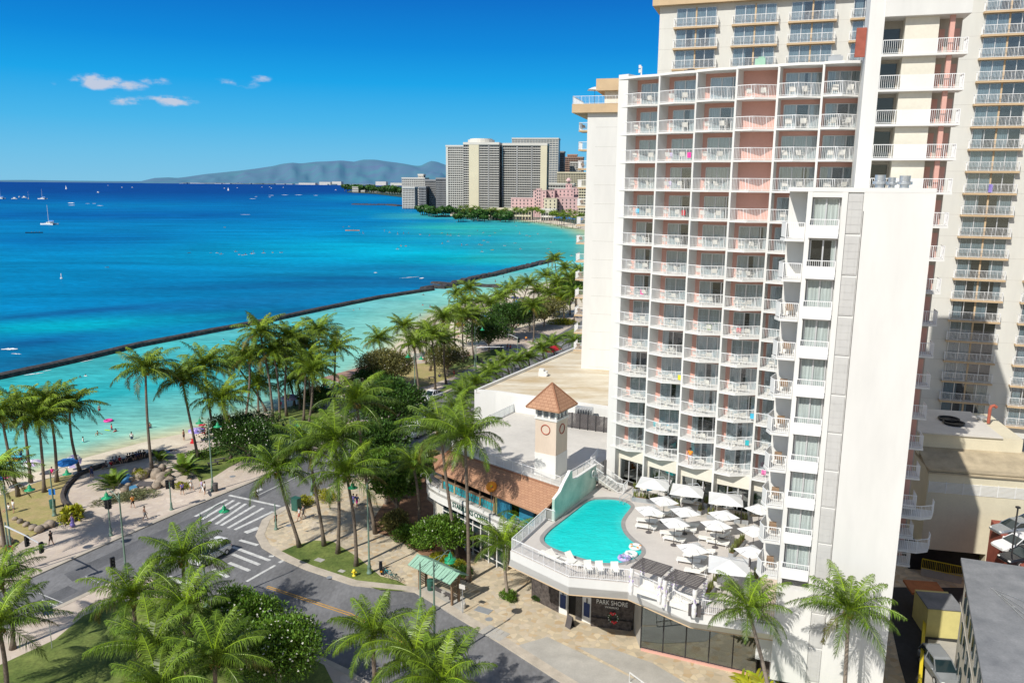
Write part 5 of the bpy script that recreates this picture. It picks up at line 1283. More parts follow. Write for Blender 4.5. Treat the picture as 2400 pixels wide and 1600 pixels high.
# grey roofed building at the lower right
GB_ = thing('grey_roof_building', 'white walled building with a wide grey flat roof at the lower right', 'building', (42, 55, 0)); GBL = Vector((-42, -55, 0))
GZ = 10.0
gr = [G(2252, 1306, GZ), G(2420, 1330, GZ), G(2520, 1640, GZ), G(2312, 1640, GZ)]
gp_ = [(p.x, p.y) for p in gr]
m = MB(); m.prism(inset(gp_, .5), 0, GZ-.25); o = ob('wall', m.mesh('wall', ['cream_wall']), GB_); o.location = GBL
m = MB(); m.prism(gp_, GZ-.25, GZ); o = ob('roof', m.mesh('roof', ['grey_roof']), GB_); o.location = GBL
m = MB(); a, b = Vector((*gp_[0], 0)), Vector((*gp_[3], 0))
for k in range(1, 9):
    c_ = a.lerp(b, k/9)
    for z in (1.2, 3.9, 6.6):
        m = MB(); d_ = (b-a).normalized(); wall2(m, c_+Vector((.42, 0, 0)), c_+Vector((.42, 0, 0))+d_*.9, z, z+1.5, .1); ob('window', m.mesh('window', ['car_glass']), GB_).location = GBL
m = MB(); n_ = Vector((.45, 0, 0)); 
for z in (5.9, 8.6): wall2(m, a+n_, b+n_, z, z+.1, -.06)
o = ob('floor_band', m.mesh('floor_band', ['concrete']), GB_); o.location = GBL
m = MB()
for k in range(4):
    p0, p1 = G(2320+k*2, 1378+k, GZ), G(2400+k*9, 1410+k*22, GZ); m.tube([p0+up*.05, p1+up*.05], .03, 5)
for t in (.3, .7): p0 = G(2320, 1378, GZ).lerp(G(2400, 1445, GZ), t); m.cbox((p0.x, p0.y, GZ), .2, .12, .1)
m.build('roof_conduit', 'galv', label='bundle of thin pipes running over the grey flat roof', cat='pipes')
# yellow shed and striped post line in the alley
m = MB(); s0 = [G(2192, 1445, 3), G(2245, 1452, 3), G(2246, 1520, 0.2), G(2180, 1510, 0.2)]
sh = thing('alley_shed', 'small flat grey roofed shed with a pale yellow front in the alley', 'shed', (36, 58, 0)); sb = Vector((-36, -58, 0))
c0 = G(2215, 1500, 0); SF = Fr(c0.x-1.6, c0.y+.4, 8)
m.box(SF, 0, 2.9, -3.5, 0, 0, 2.9); o = ob('wall', m.mesh('wall', ['pale_yellow']), sh); o.location = sb
m = MB(); m.box(SF, -.1, 3.0, -3.0, .1, 2.9, 3.0); o = ob('roof', m.mesh('roof', ['grey_roof']), sh); o.location = sb
m = MB(); m.box(SF, -.1, 3.0, -6.4, -3.8, 2.2, 2.4); o = ob('timber_roof', m.mesh('timber_roof', ['orange_wood']), sh); o.location = sb
m = MB(); y0, y1 = G(2160, 1600, 1.0), G(2170, 1460, 1.0); wall2(m, (y0.x, y0.y), (y1.x, y1.y), .1, 1.3, .25); m.build('yellow_barrier', 'yellow_paint', label='bright yellow painted barrier wall along the alley', cat='barrier')
m = MB(); m.sheet([(G(2175, 1500).x, G(2175, 1500).y), (G(2260, 1510).x, G(2260, 1510).y), (G(2330, 1660).x, G(2330, 1660).y), (G(2160, 1660).x, G(2160, 1660).y)], .135); m.build('yard', 'concrete', kind='structure')

# ---------------------------------------------------------------- sea wall and groynes
def rockwall(name, pts, wd, h, lab, jag=0.0, mk='sea_rock'):
    rnd = random.Random(len(pts)+int(wd*10)); m = MB(); ln = []
    for i in range(len(pts)-1):
        n = max(1, int((Vector(pts[i+1])-Vector(pts[i])).length/2.2))
        for k in range(n): ln.append(Vector(pts[i]).lerp(Vector(pts[i+1]), k/n))
    ln.append(Vector(pts[-1])); prev = None; vs = []
    for i, p in enumerate(ln):
        a = ln[max(0, i-1)]; b = ln[min(len(ln)-1, i+1)]; t = (b-a).normalized(); n = Vector((-t.y, t.x, 0)); j = lambda: rnd.uniform(-jag, jag)
        p = Vector((p.x, p.y, 0))
        for o_, z in ((-wd*.7, -1.2), (-wd*.5, h*.75), (-wd*.3, h), (wd*.3, h), (wd*.5, h*.75), (wd*.7, -1.2)): vs.append(p+n*(o_+j())+up*(z+j()*.6))
    fs = []
    for i in range(len(ln)-1):
        for k in range(5): fs.append((i*6+k, i*6+k+1, (i+1)*6+k+1, (i+1)*6+k))
    fs += [(0, 1, 2, 3, 4, 5), tuple((len(ln)-1)*6+k for k in (5, 4, 3, 2, 1, 0))]
    m.faces(vs, fs); return m.build(name, mk, label=lab, cat='sea wall')
W_ = lambda pts: [G(*p) for p in pts]
rockwall('sea_wall', W_([(-260, 938), (0, 883), (160, 848), (320, 810), (480, 779), (640, 749), (760, 723), (890, 697), (1013, 678)]), 2.2, .75, 'long dark concrete sea wall closing off the turquoise lagoon', .06)
rockwall('sea_wall', W_([(992, 676), (1020, 671)]), 3.0, .7, 'short dark block of sea wall beside the gap')
rockwall('rock_groyne', W_([(1031, 675), (1060, 667), (1075, 663), (1100, 655), (1150, 645), (1200, 633), (1266, 617), (1300, 608)]), 4.0, 1.0, 'rough dark rock breakwater running on towards the far palms', .5)
rockwall('rock_groyne', W_([(1014, 662), (1040, 664), (1062, 666)]), 3.5, .6, 'low rock spur pointing out to sea from the breakwater', .5)
rockwall('rock_groyne', W_([(1105, 667), (1140, 670), (1175, 672)]), 3.5, .8, 'rock groyne between breakwater and beach', .5)
rockwall('rock_groyne', W_([(1025, 508), (1050, 507)]), 8, 1.2, 'small dark rock patch off the far beach', 1)
rockwall('rock_groyne', W_([(830, 479), (870, 480), (910, 480), (940, 483)]), 14, 1.4, 'long low dark rock spit left of the far hotels', 1.0)
rockwall('rock_groyne', W_([(1030, 494), (1060, 499), (1085, 502)]), 8, 2.2, 'dark sea wall in front of the far palms', .6)
# beach edge wall at the plaza and the promenade
rockwall('seat_wall', [Vector((*q[:2], 0)) for q in W_([(160, 1190), (150, 1178), (147, 1165), (152, 1150), (165, 1133), (185, 1116), (215, 1102), (250, 1092)])], .55, .6, 'dark curved stone seat wall round the plaza by the dry lawn', 0, 'lava')
rockwall('seat_wall', [Vector((*q[:2], 0)) for q in W_([(262, 1090), (300, 1084), (340, 1074), (385, 1064)])], .6, .75, 'dark stone seat wall at the top of the beach with people sitting along it', 0.05, 'lava')
rockwall('promenade_wall', [Vector((*q[:2], 0)) for q in W_([(700, 950), (760, 925), (815, 900), (865, 868)])], .5, .9, 'low stone promenade wall at the lagoon edge beside the shade pavilion', 0, 'concrete')
# shade pavilion
PV = thing('shade_pavilion', 'dark timber shade pavilion on the lagoon edge among the palms', 'pavilion', (0, 0, 0)); c_ = G(845, 905); PV.location = (c_.x, c_.y, .12)
m = MB(); pf = Fr(0, 0, -58); m.box(pf, -8, 8, -2.6, 2.6, 2.7, 2.95); child('roof', m.mesh('roof', ['far_brown']), PV)
m = MB()
for a in (-7.4, -3.7, 0, 3.7, 7.4):
    for b in (-2.2, 2.2): m.box(pf, a-.14, a+.14, b-.14, b+.14, 0, 2.7)
child('post', m.mesh('post', ['wood']), PV)
m = MB(); 
for a in (-6, -2, 2, 6): m.box(pf, a-1.3, a+1.3, -.5, .5, 0, .5)
child('bench', m.mesh('bench', ['charcoal']), PV)
# ---------------------------------------------------------------- hotels across the bay
def tower(name, label, px0, px1, ytop, Y, depth, floors, wall='far_white', recess='far_dark', bays=0, ends=(0, 0), ang=8, zb=0.0, bandh=.36, cap=True, vert=False, bw=None):
    a, b = D(px0, ytop, Y), D(px1, ytop, Y); wd = (b-a).length; H_ = a.z-zb
    t = thing(name, label, 'building', (a.x, a.y, zb)); fr = Fr(0, 0, ang); wd = wd/math.cos(R(ang))
    m = MB(); e0, e1 = ends
    m.box(fr, 0, wd, -depth, -1.6, 0, H_)
    c = child('wall', m.mesh('wall', [recess]), t)
    m = MB(); fh = H_/floors
    if e0: m.box(fr, 0, e0, -depth-.2, .3, 0, H_)
    if e1: m.box(fr, wd-e1, wd, -depth-.2, .3, 0, H_)
    if e0 or e1: child('end_wall', m.mesh('end_wall', [wall]), t)
    m = MB()
    if vert:
        n = bays
        for k in range(n+1): x = lerp(e0, wd-e1, k/n); m.box(fr, x-.8, x+.8, -1.7, 0, 0, H_)
    for k in range(floors): m.box(fr, e0, wd-e1, -1.7, -.12, k*fh+fh*(1-bandh), (k+1)*fh)
    child('balcony_bands', m.mesh('balcony_bands', [wall]), t)
    if bays and not vert:
        m = MB()
        for k in range(bays+1):
            x = lerp(e0, wd-e1, k/bays); m.box(fr, x-(bw or .28), x+(bw or .28), -1.65, -.35, 0, H_)
        child('bay_walls', m.mesh('bay_walls', [wall if not bw else 'far_grey']), t)
    if cap:
        m = MB(); m.box(fr, -.6, wd+.6, -depth-.6, .6, H_, H_+2.2); child('roof', m.mesh('roof', [wall]), t)
    return t, fr, wd, H_
Y = 1150
t, fr, wd, H_ = tower('beach_hotel', 'x', 1045, 1088, 344, Y, 30, 29, ends=(3, 0), bays=8, wall='far_white')
t.name = 'slab_hotel'; t['label'] = 'huge wide slab hotel with cream fins and dense white balcony lines by the far beach'
def add_sec(px0, px1, ytop, floors, ends=(0, 0), bays=10, off=0, zb=0, bw=None):
    a, b = D(px0, ytop, Y-off), D(px1, ytop, Y-off); base = a-t.location; fr2 = Fr(base.x, base.y, 8); w2_ = (b-a).length/math.cos(R(8)); h2 = a.z
    m = MB(); m.box(fr2, 0, w2_, -30, -1.6, 0, h2); child('wall', m.mesh('wall', ['far_dark']), t)
    m = MB(); fh = h2/floors
    for k in range(floors): m.box(fr2, ends[0], w2_-ends[1], -1.7, -.12, k*fh+fh*.68, (k+1)*fh)
    child('balcony_bands', m.mesh('balcony_bands', ['far_white']), t)
    m = MB()
    for k in range(bays+1): x = lerp(ends[0], w2_-ends[1], k/bays); m.box(fr2, x-.2, x+.2, -1.65, -.5, 0, h2)
    for f_ in (.33, .66) if bw else (): x = w2_*f_; m.box(fr2, x-.9, x+.9, -1.65, 0.1, 0, h2)
    child('bay_walls', m.mesh('bay_walls', ['far_grey']), t)
    m = MB(); m.box(fr2, -.3, w2_+.3, -30, .8, h2, h2+3.2); child('roof', m.mesh('roof', ['far_white']), t)
    if ends[0] or ends[1]:
        m = MB()
        if ends[0]: m.box(fr2, 0, ends[0], -30, .6, 0, h2)
        if ends[1]: m.box(fr2, w2_-ends[1], w2_, -30, .6, 0, h2)
        child('end_wall', m.mesh('end_wall', ['far_cream']), t)
    return fr2, w2_, h2
add_sec(1086, 1100, 339, 29, bays=3, off=6)
f2_, w2_, h2 = add_sec(1099, 1170, 339, 29, ends=(14, 0), bays=14, off=9, bw=True)
add_sec(1178, 1282, 341, 29, ends=(0, 9), bays=22, off=6, bw=True)
m = MB(); a = D(1127, 325, Y); a2 = D(1127, 340, Y); m.lathe(tuple(a-t.location-Vector((0, 0, a.z-a2.z)) + Vector((0, 15, 0))), [(19, 0), (19, 7.5), (16, 7.6), (16, 9)], 20); child('rooftop_drum', m.mesh('rooftop_drum', ['far_white']), t)
tower('apartment_tower', 'tall grey white gridded tower rising behind the huge slab hotel', 1200, 1308, 326, 1500, 40, 38, bays=16, bandh=.42, recess='far_blue')
tower('apartment_tower', 'slim dark grey tower at the right shoulder of the gridded tower', 1310, 1322, 357, 1550, 30, 30, wall='far_grey')
tower('apartment_tower', 'brown high-rise with stepped top behind the pink hotel', 1321, 1366, 370, 1700, 40, 24, wall='far_brown', bays=8)
tower('apartment_tower', 'short brown tower crowning the stepped high-rise', 1330, 1352, 364, 1720, 20, 24, wall='far_brown', bays=4)
tower('apartment_tower', 'white stepped tower in front of the brown high-rise', 1336, 1362, 382, 1600, 30, 22, bays=4)
tower('apartment_tower', 'wide beige gridded block above the pink hotel', 1306, 1375, 406, 1450, 30, 18, wall='far_cream', bays=18, bandh=.3)
tower('apartment_tower', 'low white block of many balconies left of the pink hotel', 1283, 1345, 432, 1350, 30, 8, bays=10)
tower('apartment_tower', 'white stepped block on the point, farthest left of the beach hotels', 942, 996, 419, 1350, 30, 17, bays=12, bandh=.5)
tower('apartment_tower', 'small white rooftop block on the stepped point building', 980, 992, 411, 1365, 15, 18, bays=3, bandh=.6)
tower('apartment_tower', 'white lower wing of the point building with tall balcony fins', 943, 972, 441, 1300, 20, 12, bays=8, bandh=.4)
tower('beach_hotel', 'dark gridded hotel with sloping brown roof, left of the slab hotel', 996, 1021, 424, 1260, 30, 13, wall='far_grey', bays=9, bandh=.28)
tower('beach_hotel', 'dark gridded hotel with sloping brown roof, touching the slab hotel', 1022, 1045, 420, 1240, 30, 14, wall='far_grey', bays=8, bandh=.28)
tower('beach_hotel', 'small dark roofed block in front of the gridded hotels', 982, 998, 440, 1240, 20, 9, wall='far_grey', bays=5, bandh=.3)
# the pink hotel
pk = thing('pink_hotel', 'pink old style beach hotel with arched gable, bell tower and stepped wings', 'building', (0, 0, 0)); PY = 1000
pb = D(1198, 490, PY); pk.location = (pb.x, pb.y, 0)
def pbox(px0, px1, yt, yb, dy, dep, mk='far_pink', name='wing'):
    a, b = D(px0, yt, PY+dy), D(px1, yt, PY+dy); m = MB(); fr_ = Fr(0, 0, 6); fr_.o = Vector((a.x-pb.x, a.y-pb.y, 0)); w_ = (b-a).length
    m.box(fr_, 0, w_, -dep, 0, 0, a.z); child(name, m.mesh(name, [mk]), pk)
    w = MB(); n = max(2, int(w_/4.2)); zt = a.z; rows = max(1, int((zt-3)/4))
    for r_ in range(rows):
        for k in range(n): x = w_*(k+.5)/n; w.box(fr_, x-.7, x+.7, .0, .12, zt-3.4-r_*4, zt-1.4-r_*4)
    if zt > 6: child('window', w.mesh('window', ['far_dark']), pk)
    c_ = MB(); c_.box(fr_, -.4, w_+.4, -dep-.4, .4, a.z, a.z+.7); child('cornice', c_.mesh('cornice', ['far_white' if mk == 'far_white' else mk]), pk)
pbox(1198, 1250, 465, 490, 0, 25); pbox(1250, 1280, 447, 490, -6, 25); pbox(1257, 1268, 443, 450, -7, 10); pbox(1278, 1300, 447, 490, 6, 20); pbox(1300, 1345, 444, 490, 20, 20)
pbox(1326, 1340, 432, 490, 22, 12); pbox(1330, 1336, 424, 440, 23, 6); pbox(1275, 1305, 466, 500, -25, 20, 'far_cream'); pbox(1305, 1360, 464, 500, -5, 20); pbox(1343, 1366, 440, 480, 45, 14); pbox(1355, 1378, 462, 500, -5, 20)
for px, yt, yb, r_ in ((1333, 424, 432, 3.6),):
    a = D(px, yt, PY+25); m = MB(); m.lathe((a.x-pb.x, a.y-pb.y, a.z), [(r_, 0), (r_*.9, 1.5), (r_*.4, 3.2), (.1, 3.8)], 10); child('dome', m.mesh('dome', ['far_pink']), pk)
tower('beach_pavilion', 'long low tan roofed beach restaurant in front of the dark far palms', 1146, 1245, 492, 930, 20, 2, wall='far_cream', bays=14, zb=0.5)
tower('beach_pavilion', 'low white round fronted beach bar below the pink hotel', 1268, 1302, 494, 905, 14, 2, bays=6, zb=0.5)
tower('apartment_tower', 'cream and pink block with red dome seen against the cream tower', 1357, 1390, 440, 900, 20, 12, wall='far_cream', bays=6)
for k, px in enumerate([825, 845, 868, 880, 905, 918, 930]):
    tower('harbour_building', f'small pale building on the low far point, {od(k)} from the left', px, px+random.Random(k).uniform(9, 16), 436+random.Random(k+9).uniform(0, 4), 3400, 40, 3, recess='far_grey', cap=False)
for k, (px0, px1, yt) in enumerate([(700, 740, 427), (748, 775, 425), (778, 800, 424), (880, 905, 424), (915, 942, 427)]):
    tower('harbour_building', f'white airport shed on the far coast below the hills, {od(k)} from the left', px0, px1, yt+1.5, 14000, 120, 2, recess='far_white', cap=False)

# ---------------------------------------------------------------- clumps of far trees and palms
def blob_crown(seed, n=500, r=4.0, sz=.9, flat=.8):
    rnd = random.Random(seed); m = MB(); cl = [(Vector((rnd.gauss(0, r*.42), rnd.gauss(0, r*.42), rnd.uniform(-.2, .9)*r*flat*.6)), rnd.uniform(.35, .6)*r) for _ in range(9)]
    for i in range(n):
        c, cr = rnd.choice(cl); d = Vector((rnd.gauss(0, 1), rnd.gauss(0, 1), rnd.gauss(.25, 1))).normalized(); p = c+d*cr*rnd.uniform(.7, 1.05); p.z *= flat
        t = d.orthogonal().normalized(); t.rotate(Matrix.Rotation(rnd.uniform(0, 6.28), 3, d)); u = (d*.8+Vector((rnd.gauss(0, .5), rnd.gauss(0, .5), .4))).normalized(); w_ = u.cross(t).normalized(); s_ = sz*rnd.uniform(.6, 1.2)
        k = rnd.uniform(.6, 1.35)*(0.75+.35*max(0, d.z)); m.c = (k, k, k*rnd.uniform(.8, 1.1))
        m.face([p-t*s_*.5, p+w_*s_*.6, p+t*s_*.5, p-w_*s_*.6])
    return m
m = MB(); q = [G(*p_) for p_ in [(812, 451), (880, 455), (946, 463), (990, 462), (990, 442), (830, 443)]]; m.sheet([(p_.x, p_.y) for p_ in q], .8); m.build('far_point', 'far_green', kind='structure')
FCR = [blob_crown(s, 320, 5, 1.7).mesh('crown', ['leaf_dark']) for s in range(4)]
ftr = MB(); ftr.tube([(0, 0, 0), (.2, 0, 4)], [.4, .25], 6); FTM = ftr.mesh('trunk', ['bark'])
def far_tree(p, s_, lab, k, grp, mk=None):
    t = thing('leafy_tree', lab, 'tree', p, k*1.3, grp); t.scale = (s_, s_, s_); child('trunk', FTM, t); c = child('crown', FCR[k % 4], t, (0, 0, 4.2)); 
    if mk: setmat(c, mk)
rf_ = random.Random(21)
tr_ = []
for k in range(44):
    px = 985+k*5.0 if k < 34 else 1165+(k-34)*4; tr_.append((px, rf_.uniform(474, 492), rf_.uniform(860, 960) if px > 1070 else rf_.uniform(980, 1100)))
for k, (px, py, Yy) in enumerate(tr_):
    p = D(px, py, Yy); far_tree((p.x, p.y, 0), rf_.uniform(1.0, 1.7), f'dark far tree in the grove before the slab hotel, {od(k)} from the left', k, 'dark trees before the far hotels')
for k in range(22):
    px = 808+k*6.2; p = G(px, 448+k*.5); far_tree((p.x, p.y, 0), rf_.uniform(3.4, 4.6), f'hazy tree on the low point across the bay, {od(k)} from the left', k, 'trees on the low point across the bay')
# ---------------------------------------------------------------- coconut palms
def palm_crown(seed, nf=27, lf=4.6, nl=44, wind=Vector((0.35, 0.25, 0)), width=.058, mk='palm_leaf'):
    rnd = random.Random(seed); m = MB()
    for k in range(nf):
        az_ = k*2.39996+rnd.uniform(-.25, .25); tier = k/nf
        e0 = lerp(1.35, -.15, tier**.9)+rnd.uniform(-.15, .15); L_ = lf*rnd.uniform(.82, 1.08)*(1 if tier > .12 else .8)
        droop = lerp(1.0, 1.65, tier)*rnd.uniform(.8, 1.15); pts = []; p = Vector((0, 0, 0)); n = 11
        hd = Vector((math.cos(az_), math.sin(az_), 0)); old = tier > .88
        tw_ = rnd.uniform(-.6, .6)
        for i in range(n+1):
            t = i/n; e = e0-droop*t**1.35; d = (hd*math.cos(e)+Vector((0, 0, math.sin(e)))+wind*t*.9).normalized(); pts.append(p.copy()); p = p+d*(L_/n)
        base = rnd.uniform(.7, 1.2)*lerp(1.25, .62, tier)  # crown shade put into the colour: lower fronds darker
        yel = rnd.random()
        tint = (1.0+.35*yel*(1-tier), 1.0+.12*yel, 1.0-.3*yel)
        if old: tint = (2.0, 1.0, 1.7)
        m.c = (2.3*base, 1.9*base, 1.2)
        m.tube(pts, [lerp(.055, .012, i/n) for i in range(n+1)], 4, False)
        for i in range(nl):
            t = .12+.88*(i+.5)/nl; f = t*n; j = min(n-1, int(f)); q = pts[j].lerp(pts[j+1], f-j); tg = (pts[j+1]-pts[j]).normalized()
            sd = tg.cross(Vector((0, 0, 1))); sd = sd.normalized() if sd.length > .05 else Vector((-hd.y, hd.x, 0)); nn = sd.cross(tg)
            ll = 1.0*math.sin(PI*min(1, .2+t*.76))**.7*lf/4.3*rnd.uniform(.75, 1.15)
            sw = lerp(.35, 1.3, t)
            for s_ in (-1, 1):
                d = (sd*s_*math.cos(sw*.6)+tg*math.sin(sw*.75)+nn*(.30-.1*tw_*s_)-Vector((0, 0, .55))+wind*.3+Vector((rnd.gauss(0, .12), rnd.gauss(0, .12), rnd.gauss(0, .12)))).normalized()
                d2 = (d-Vector((0, 0, rnd.uniform(1.1, 2.4)))+wind*.25).normalized()
                a = q; b = q+d*ll*.55; c = b+d2*ll*.5; wv = tg*(width*rnd.uniform(.8, 1.2))
                kk = base*rnd.uniform(.5, 1.45); m.c = (kk*tint[0], kk*tint[1], kk*tint[2])  # wide random tone paints sunlit and dim leaflets
                m.face([a-wv*.3, a+wv*.7, b+wv*.8, b-wv*.5]); m.face([b-wv*.5, b+wv*.8, c+wv*.15])
    return m.mesh('crown', [mk])
PC = [palm_crown(s, nf=28+s % 4, wind=Vector((.30+.1*(s % 3), .12*(s % 2), 0))) for s in range(6)]
PCN = [palm_crown(s+20, nf=23, nl=72, width=.038, lf=4.8, mk='palm_leaf_fresh', wind=Vector((.3-.25*(s % 2), .2, 0))) for s in range(4)]
PCF = [palm_crown(s+40, nf=18, nl=18, width=.13) for s in range(3)]
cn = MB(); rq = random.Random(1)
for k in range(9): a = rq.uniform(0, 6.28); cn.ell((.3*math.cos(a), .3*math.sin(a), -.35+rq.uniform(-.2, .15)), .14, .14, .17, 8, 6)
for k in range(7): a = rq.uniform(0, 6.28); cn.tube([(0, 0, -.1), (.35*math.cos(a), .35*math.sin(a), .1), (.6*math.cos(a), .6*math.sin(a), -.35)], [.03, .02, .01], 4)
CNM = cn.mesh('coconuts', ['coconut'], True)
def palm(base, top, lab, k=0, grp=None, crown=None, s_=1.0, light=False, r0=.2, name='coconut_palm', coco=True):
    """base point and crown centre in world space"""
    base, top = Vector(base), Vector(top); h = top.z-base.z; t = thing(name, lab, 'palm tree', base, 0, grp)
    d = top-base; rnd = random.Random(k*7+3); pts = []; n = 9
    bend = Vector((rnd.uniform(-.5, .5), rnd.uniform(-.3, .3), 0))*min(1, h/9)
    for i in range(n+1):
        u = i/n; pts.append(Vector((d.x*u**1.35, d.y*u, d.z*u))+bend*math.sin(PI*u)*.8)
    rad = [r0*(1.55-.9*min(1, u*8)*.55-.33*u) for u in [i/n for i in range(n+1)]]; rad[0] = r0*1.7
    m = MB(); m.tube(pts, rad, 9); child('trunk', m.mesh('trunk', ['bark_light' if light else 'bark'], True), t)
    c = child('crown', crown or PC[k % 6], t, d+Vector((0, 0, .05)), (k*1.7) % 6.28*.25, s_)
    if coco: child('coconuts', CNM, t, d, k*.9, s_)
    return t
def palm_px(b, c, lab, k, **kw):
    g = G(*b, kw.pop('zb', .1)); top = D(*c, g.y); 
    return palm(g, top, lab, k, **kw)
LP = [  # left beach lawn
 ((43, 1163), (4, 976)), ((72, 1129), (52, 958)), ((104, 1153), (90, 985)), ((133, 1129), (114, 945)), ((188, 1107), (163, 952)), ((14, 1310), (-18, 1120))]
for k, (b, c) in enumerate(LP):
    palm_px(b, c, f'coconut palm on the dry beach lawn, trunk foot {od(sorted(LP, key=lambda q: q[0][0]).index((b, c)))} from the left', k, grp='coconut palms on the dry beach lawn', s_=1.08)
MP = [((357, 1107), (341, 868)), ((465, 1078), (427, 892)), ((511, 1064), (480, 860)), ((542, 1082), (519, 938)), ((606, 966), (604, 905)), ((624, 965), (551, 852)), ((655, 987), (641, 825)), ((761, 938), (745, 780)), ((782, 945), (786, 816)), ((712, 986), (718, 848)), ((723, 1000), (732, 872)), ((703, 958), (696, 890)), ((732, 967), (712, 815)), ((672, 975), (678, 795)), ((640, 990), (610, 782)), ((575, 985), (585, 840)), ((690, 950), (655, 850))]
for k, (b, c) in enumerate(MP):
    palm_px(b, c, f'coconut palm in the dense lagoon grove, trunk foot {od(sorted(MP, key=lambda q: q[0][0]).index((b, c)))} from the left', k+10, grp='coconut palms in the dense beach grove', s_=1.17)
RP = [((901, 852), (887, 797)), ((960, 842), (946, 768)), ((982, 924), (970, 808)), ((999, 853), (1001, 778)), ((1020, 914), (1011, 788)), ((1008, 869), (1039, 747)), ((1046, 900), (1042, 798)), ((1087, 849), (1084, 742)), ((1111, 842), (1108, 743)), ((1123, 762), (1100, 678)), ((1143, 751), (1127, 708)), ((1163, 762), (1170, 700)), ((1204, 735), (1207, 673)), ((1223, 740), (1239, 666)), ((1262, 733), (1261, 684)), ((1250, 802), (1250, 720)), ((1306, 695), (1300, 608)), ((1290, 717), (1279, 648)), ((1311, 738), (1306, 664)), ((1336, 738), (1336, 654)), ((1352, 720), (1354, 638)), ((1332, 700), (1325, 630)), ((1080, 745), (1072, 690)), ((1148, 780), (1150, 715)), ((1185, 752), (1188, 685)), ((1275, 742), (1290, 690)), ((1322, 745), (1318, 700)), ((1345, 752), (1348, 690)), ((1095, 790), (1090, 712)), ((1066, 815), (1068, 748))]
for k, (b, c) in enumerate(RP):
    palm_px(b, c, f'palm along the far promenade, trunk foot {od(sorted(RP, key=lambda q: q[0][0]).index((b, c)))} from the left', k+30, grp='coconut palms along the far beach promenade', s_=1.08, crown=PC[k % 6], coco=k < 9)
NP = [((1196, 890), (1183, 850)), ((1222, 872), (1212, 846)), ((1150, 915), (1143, 877)), ((1276, 850), (1270, 818)), ((1118, 945), (1116, 900)), ((1350, 828), (1346, 800)), ((1170, 905), (1160, 868)), ((1098, 990), (1085, 925)), ((1240, 868), (1238, 838)), ((1300, 838), (1290, 805)), ((1130, 935), (1098, 905))]
for k, (b, c) in enumerate(NP):
    palm_px(b, c, f'short bushy palm behind the white podium wall, {od(sorted(NP, key=lambda q: q[0][0]).index((b, c)))} from the left', k+70, grp='short palms along the podium', s_=.85, coco=False, crown=PCN[k % 4])
ONE = [
 ((880, 1250), (836, 943), 'tall leaning palm in front of the dark leafy street tree', 1.12, 0),
 ((760, 1278), (722, 1050), 'palm on the street lawn, second trunk from the crossing', 1.12, 0),
 ((702, 1281), (650, 1103), 'palm leaning over the zebra crossing at the tip of the street lawn', 1.12, 0),
 ((792, 1296), (785, 1032), 'palm on the street lawn, third trunk from the crossing', 1.12, 0),
 ((835, 1325), (812, 1113), 'palm nearest the yellow hydrant on the street lawn', 1.12, 0),
 ((982, 1238), (968, 1088), 'palm on its own beside the curved shop corner', .85, 0),
 ((1072, 1316), (1032, 1012), 'very tall palm before the shop front, left of a pair', 1.12, 0),
 ((1099, 1361), (1090, 1027), 'very tall palm before the shop front, right of a pair behind the bus shelter', 1.12, 0),
 ((1085, 1075), (1068, 958), 'dark palm hanging beside the roof terrace corner', .9, 0),
 ((1190, 1401), (1180, 1275), 'young palm in a round green planter at the pool deck corner', .82, 1),
 ((1228, 1330), (1226, 1212), 'small palm wedged between shop front and pool deck', .72, 1),
 ((446, 1497), (429, 1310), 'foreground palm spreading over the white car at the crossing', 1.0, 2),
 ((330, 1560), (312, 1402), 'foreground palm left of centre on the near lawn', 1.0, 2),
 ((440, 1600), (434, 1425), 'foreground palm tucked below the one over the white car', .95, 2),
 ((365, 1720), (358, 1520), 'foreground palm at the bottom edge, left of the flowering tree', 1.0, 2),
 ((515, 1740), (503, 1545), 'foreground palm at the bottom edge overlapping the flowering tree', 1.0, 2),
 ((17, 1640), (-3, 1470), 'foreground palm cut by the left frame edge, lower one', 1.05, 2),
 ((30, 1520), (0, 1362), 'foreground palm cut by the left frame edge, upper one', .9, 2),
 ((380, 1830), (372, 1612), 'foreground palm cut off at the bottom edge under the others', .9, 2),
 ((882, 1640), (873, 1487), 'foreground palm at bottom centre in front of the side road', .92, 2),
 ((985, 1730), (972, 1540), 'foreground palm at bottom centre right of its taller neighbour', 1.0, 2),
 ((1045, 1790), (1034, 1600), 'foreground palm at bottom centre farthest right', .95, 2)]
for k, (b, c, lab, s_, md) in enumerate(ONE):
    palm_px(b, c, lab, k+100, s_=s_, crown=PCN[k % 4], light=md == 1, r0=.19 if md != 1 else .17, coco=md != 1 or k > 10)
for (c, b, Yp, lab, s_, k) in [((1753, 1428), (1787, 1605), 49.8, 'palm standing before the tall shop window by the white wing', .72, 1), ((1989, 1432), (1980, 1605), 48.2, 'palm throwing its shadow on the blank white gable', .82, 2)]:
    t_ = D(*c, Yp); q = D(*b, Yp); f_ = t_.z/(t_.z-q.z); palm((t_.x+(q.x-t_.x)*f_, Yp, .1), t_, lab, k, crown=PCN[k], s_=s_, light=True, r0=.16, coco=k == 2)
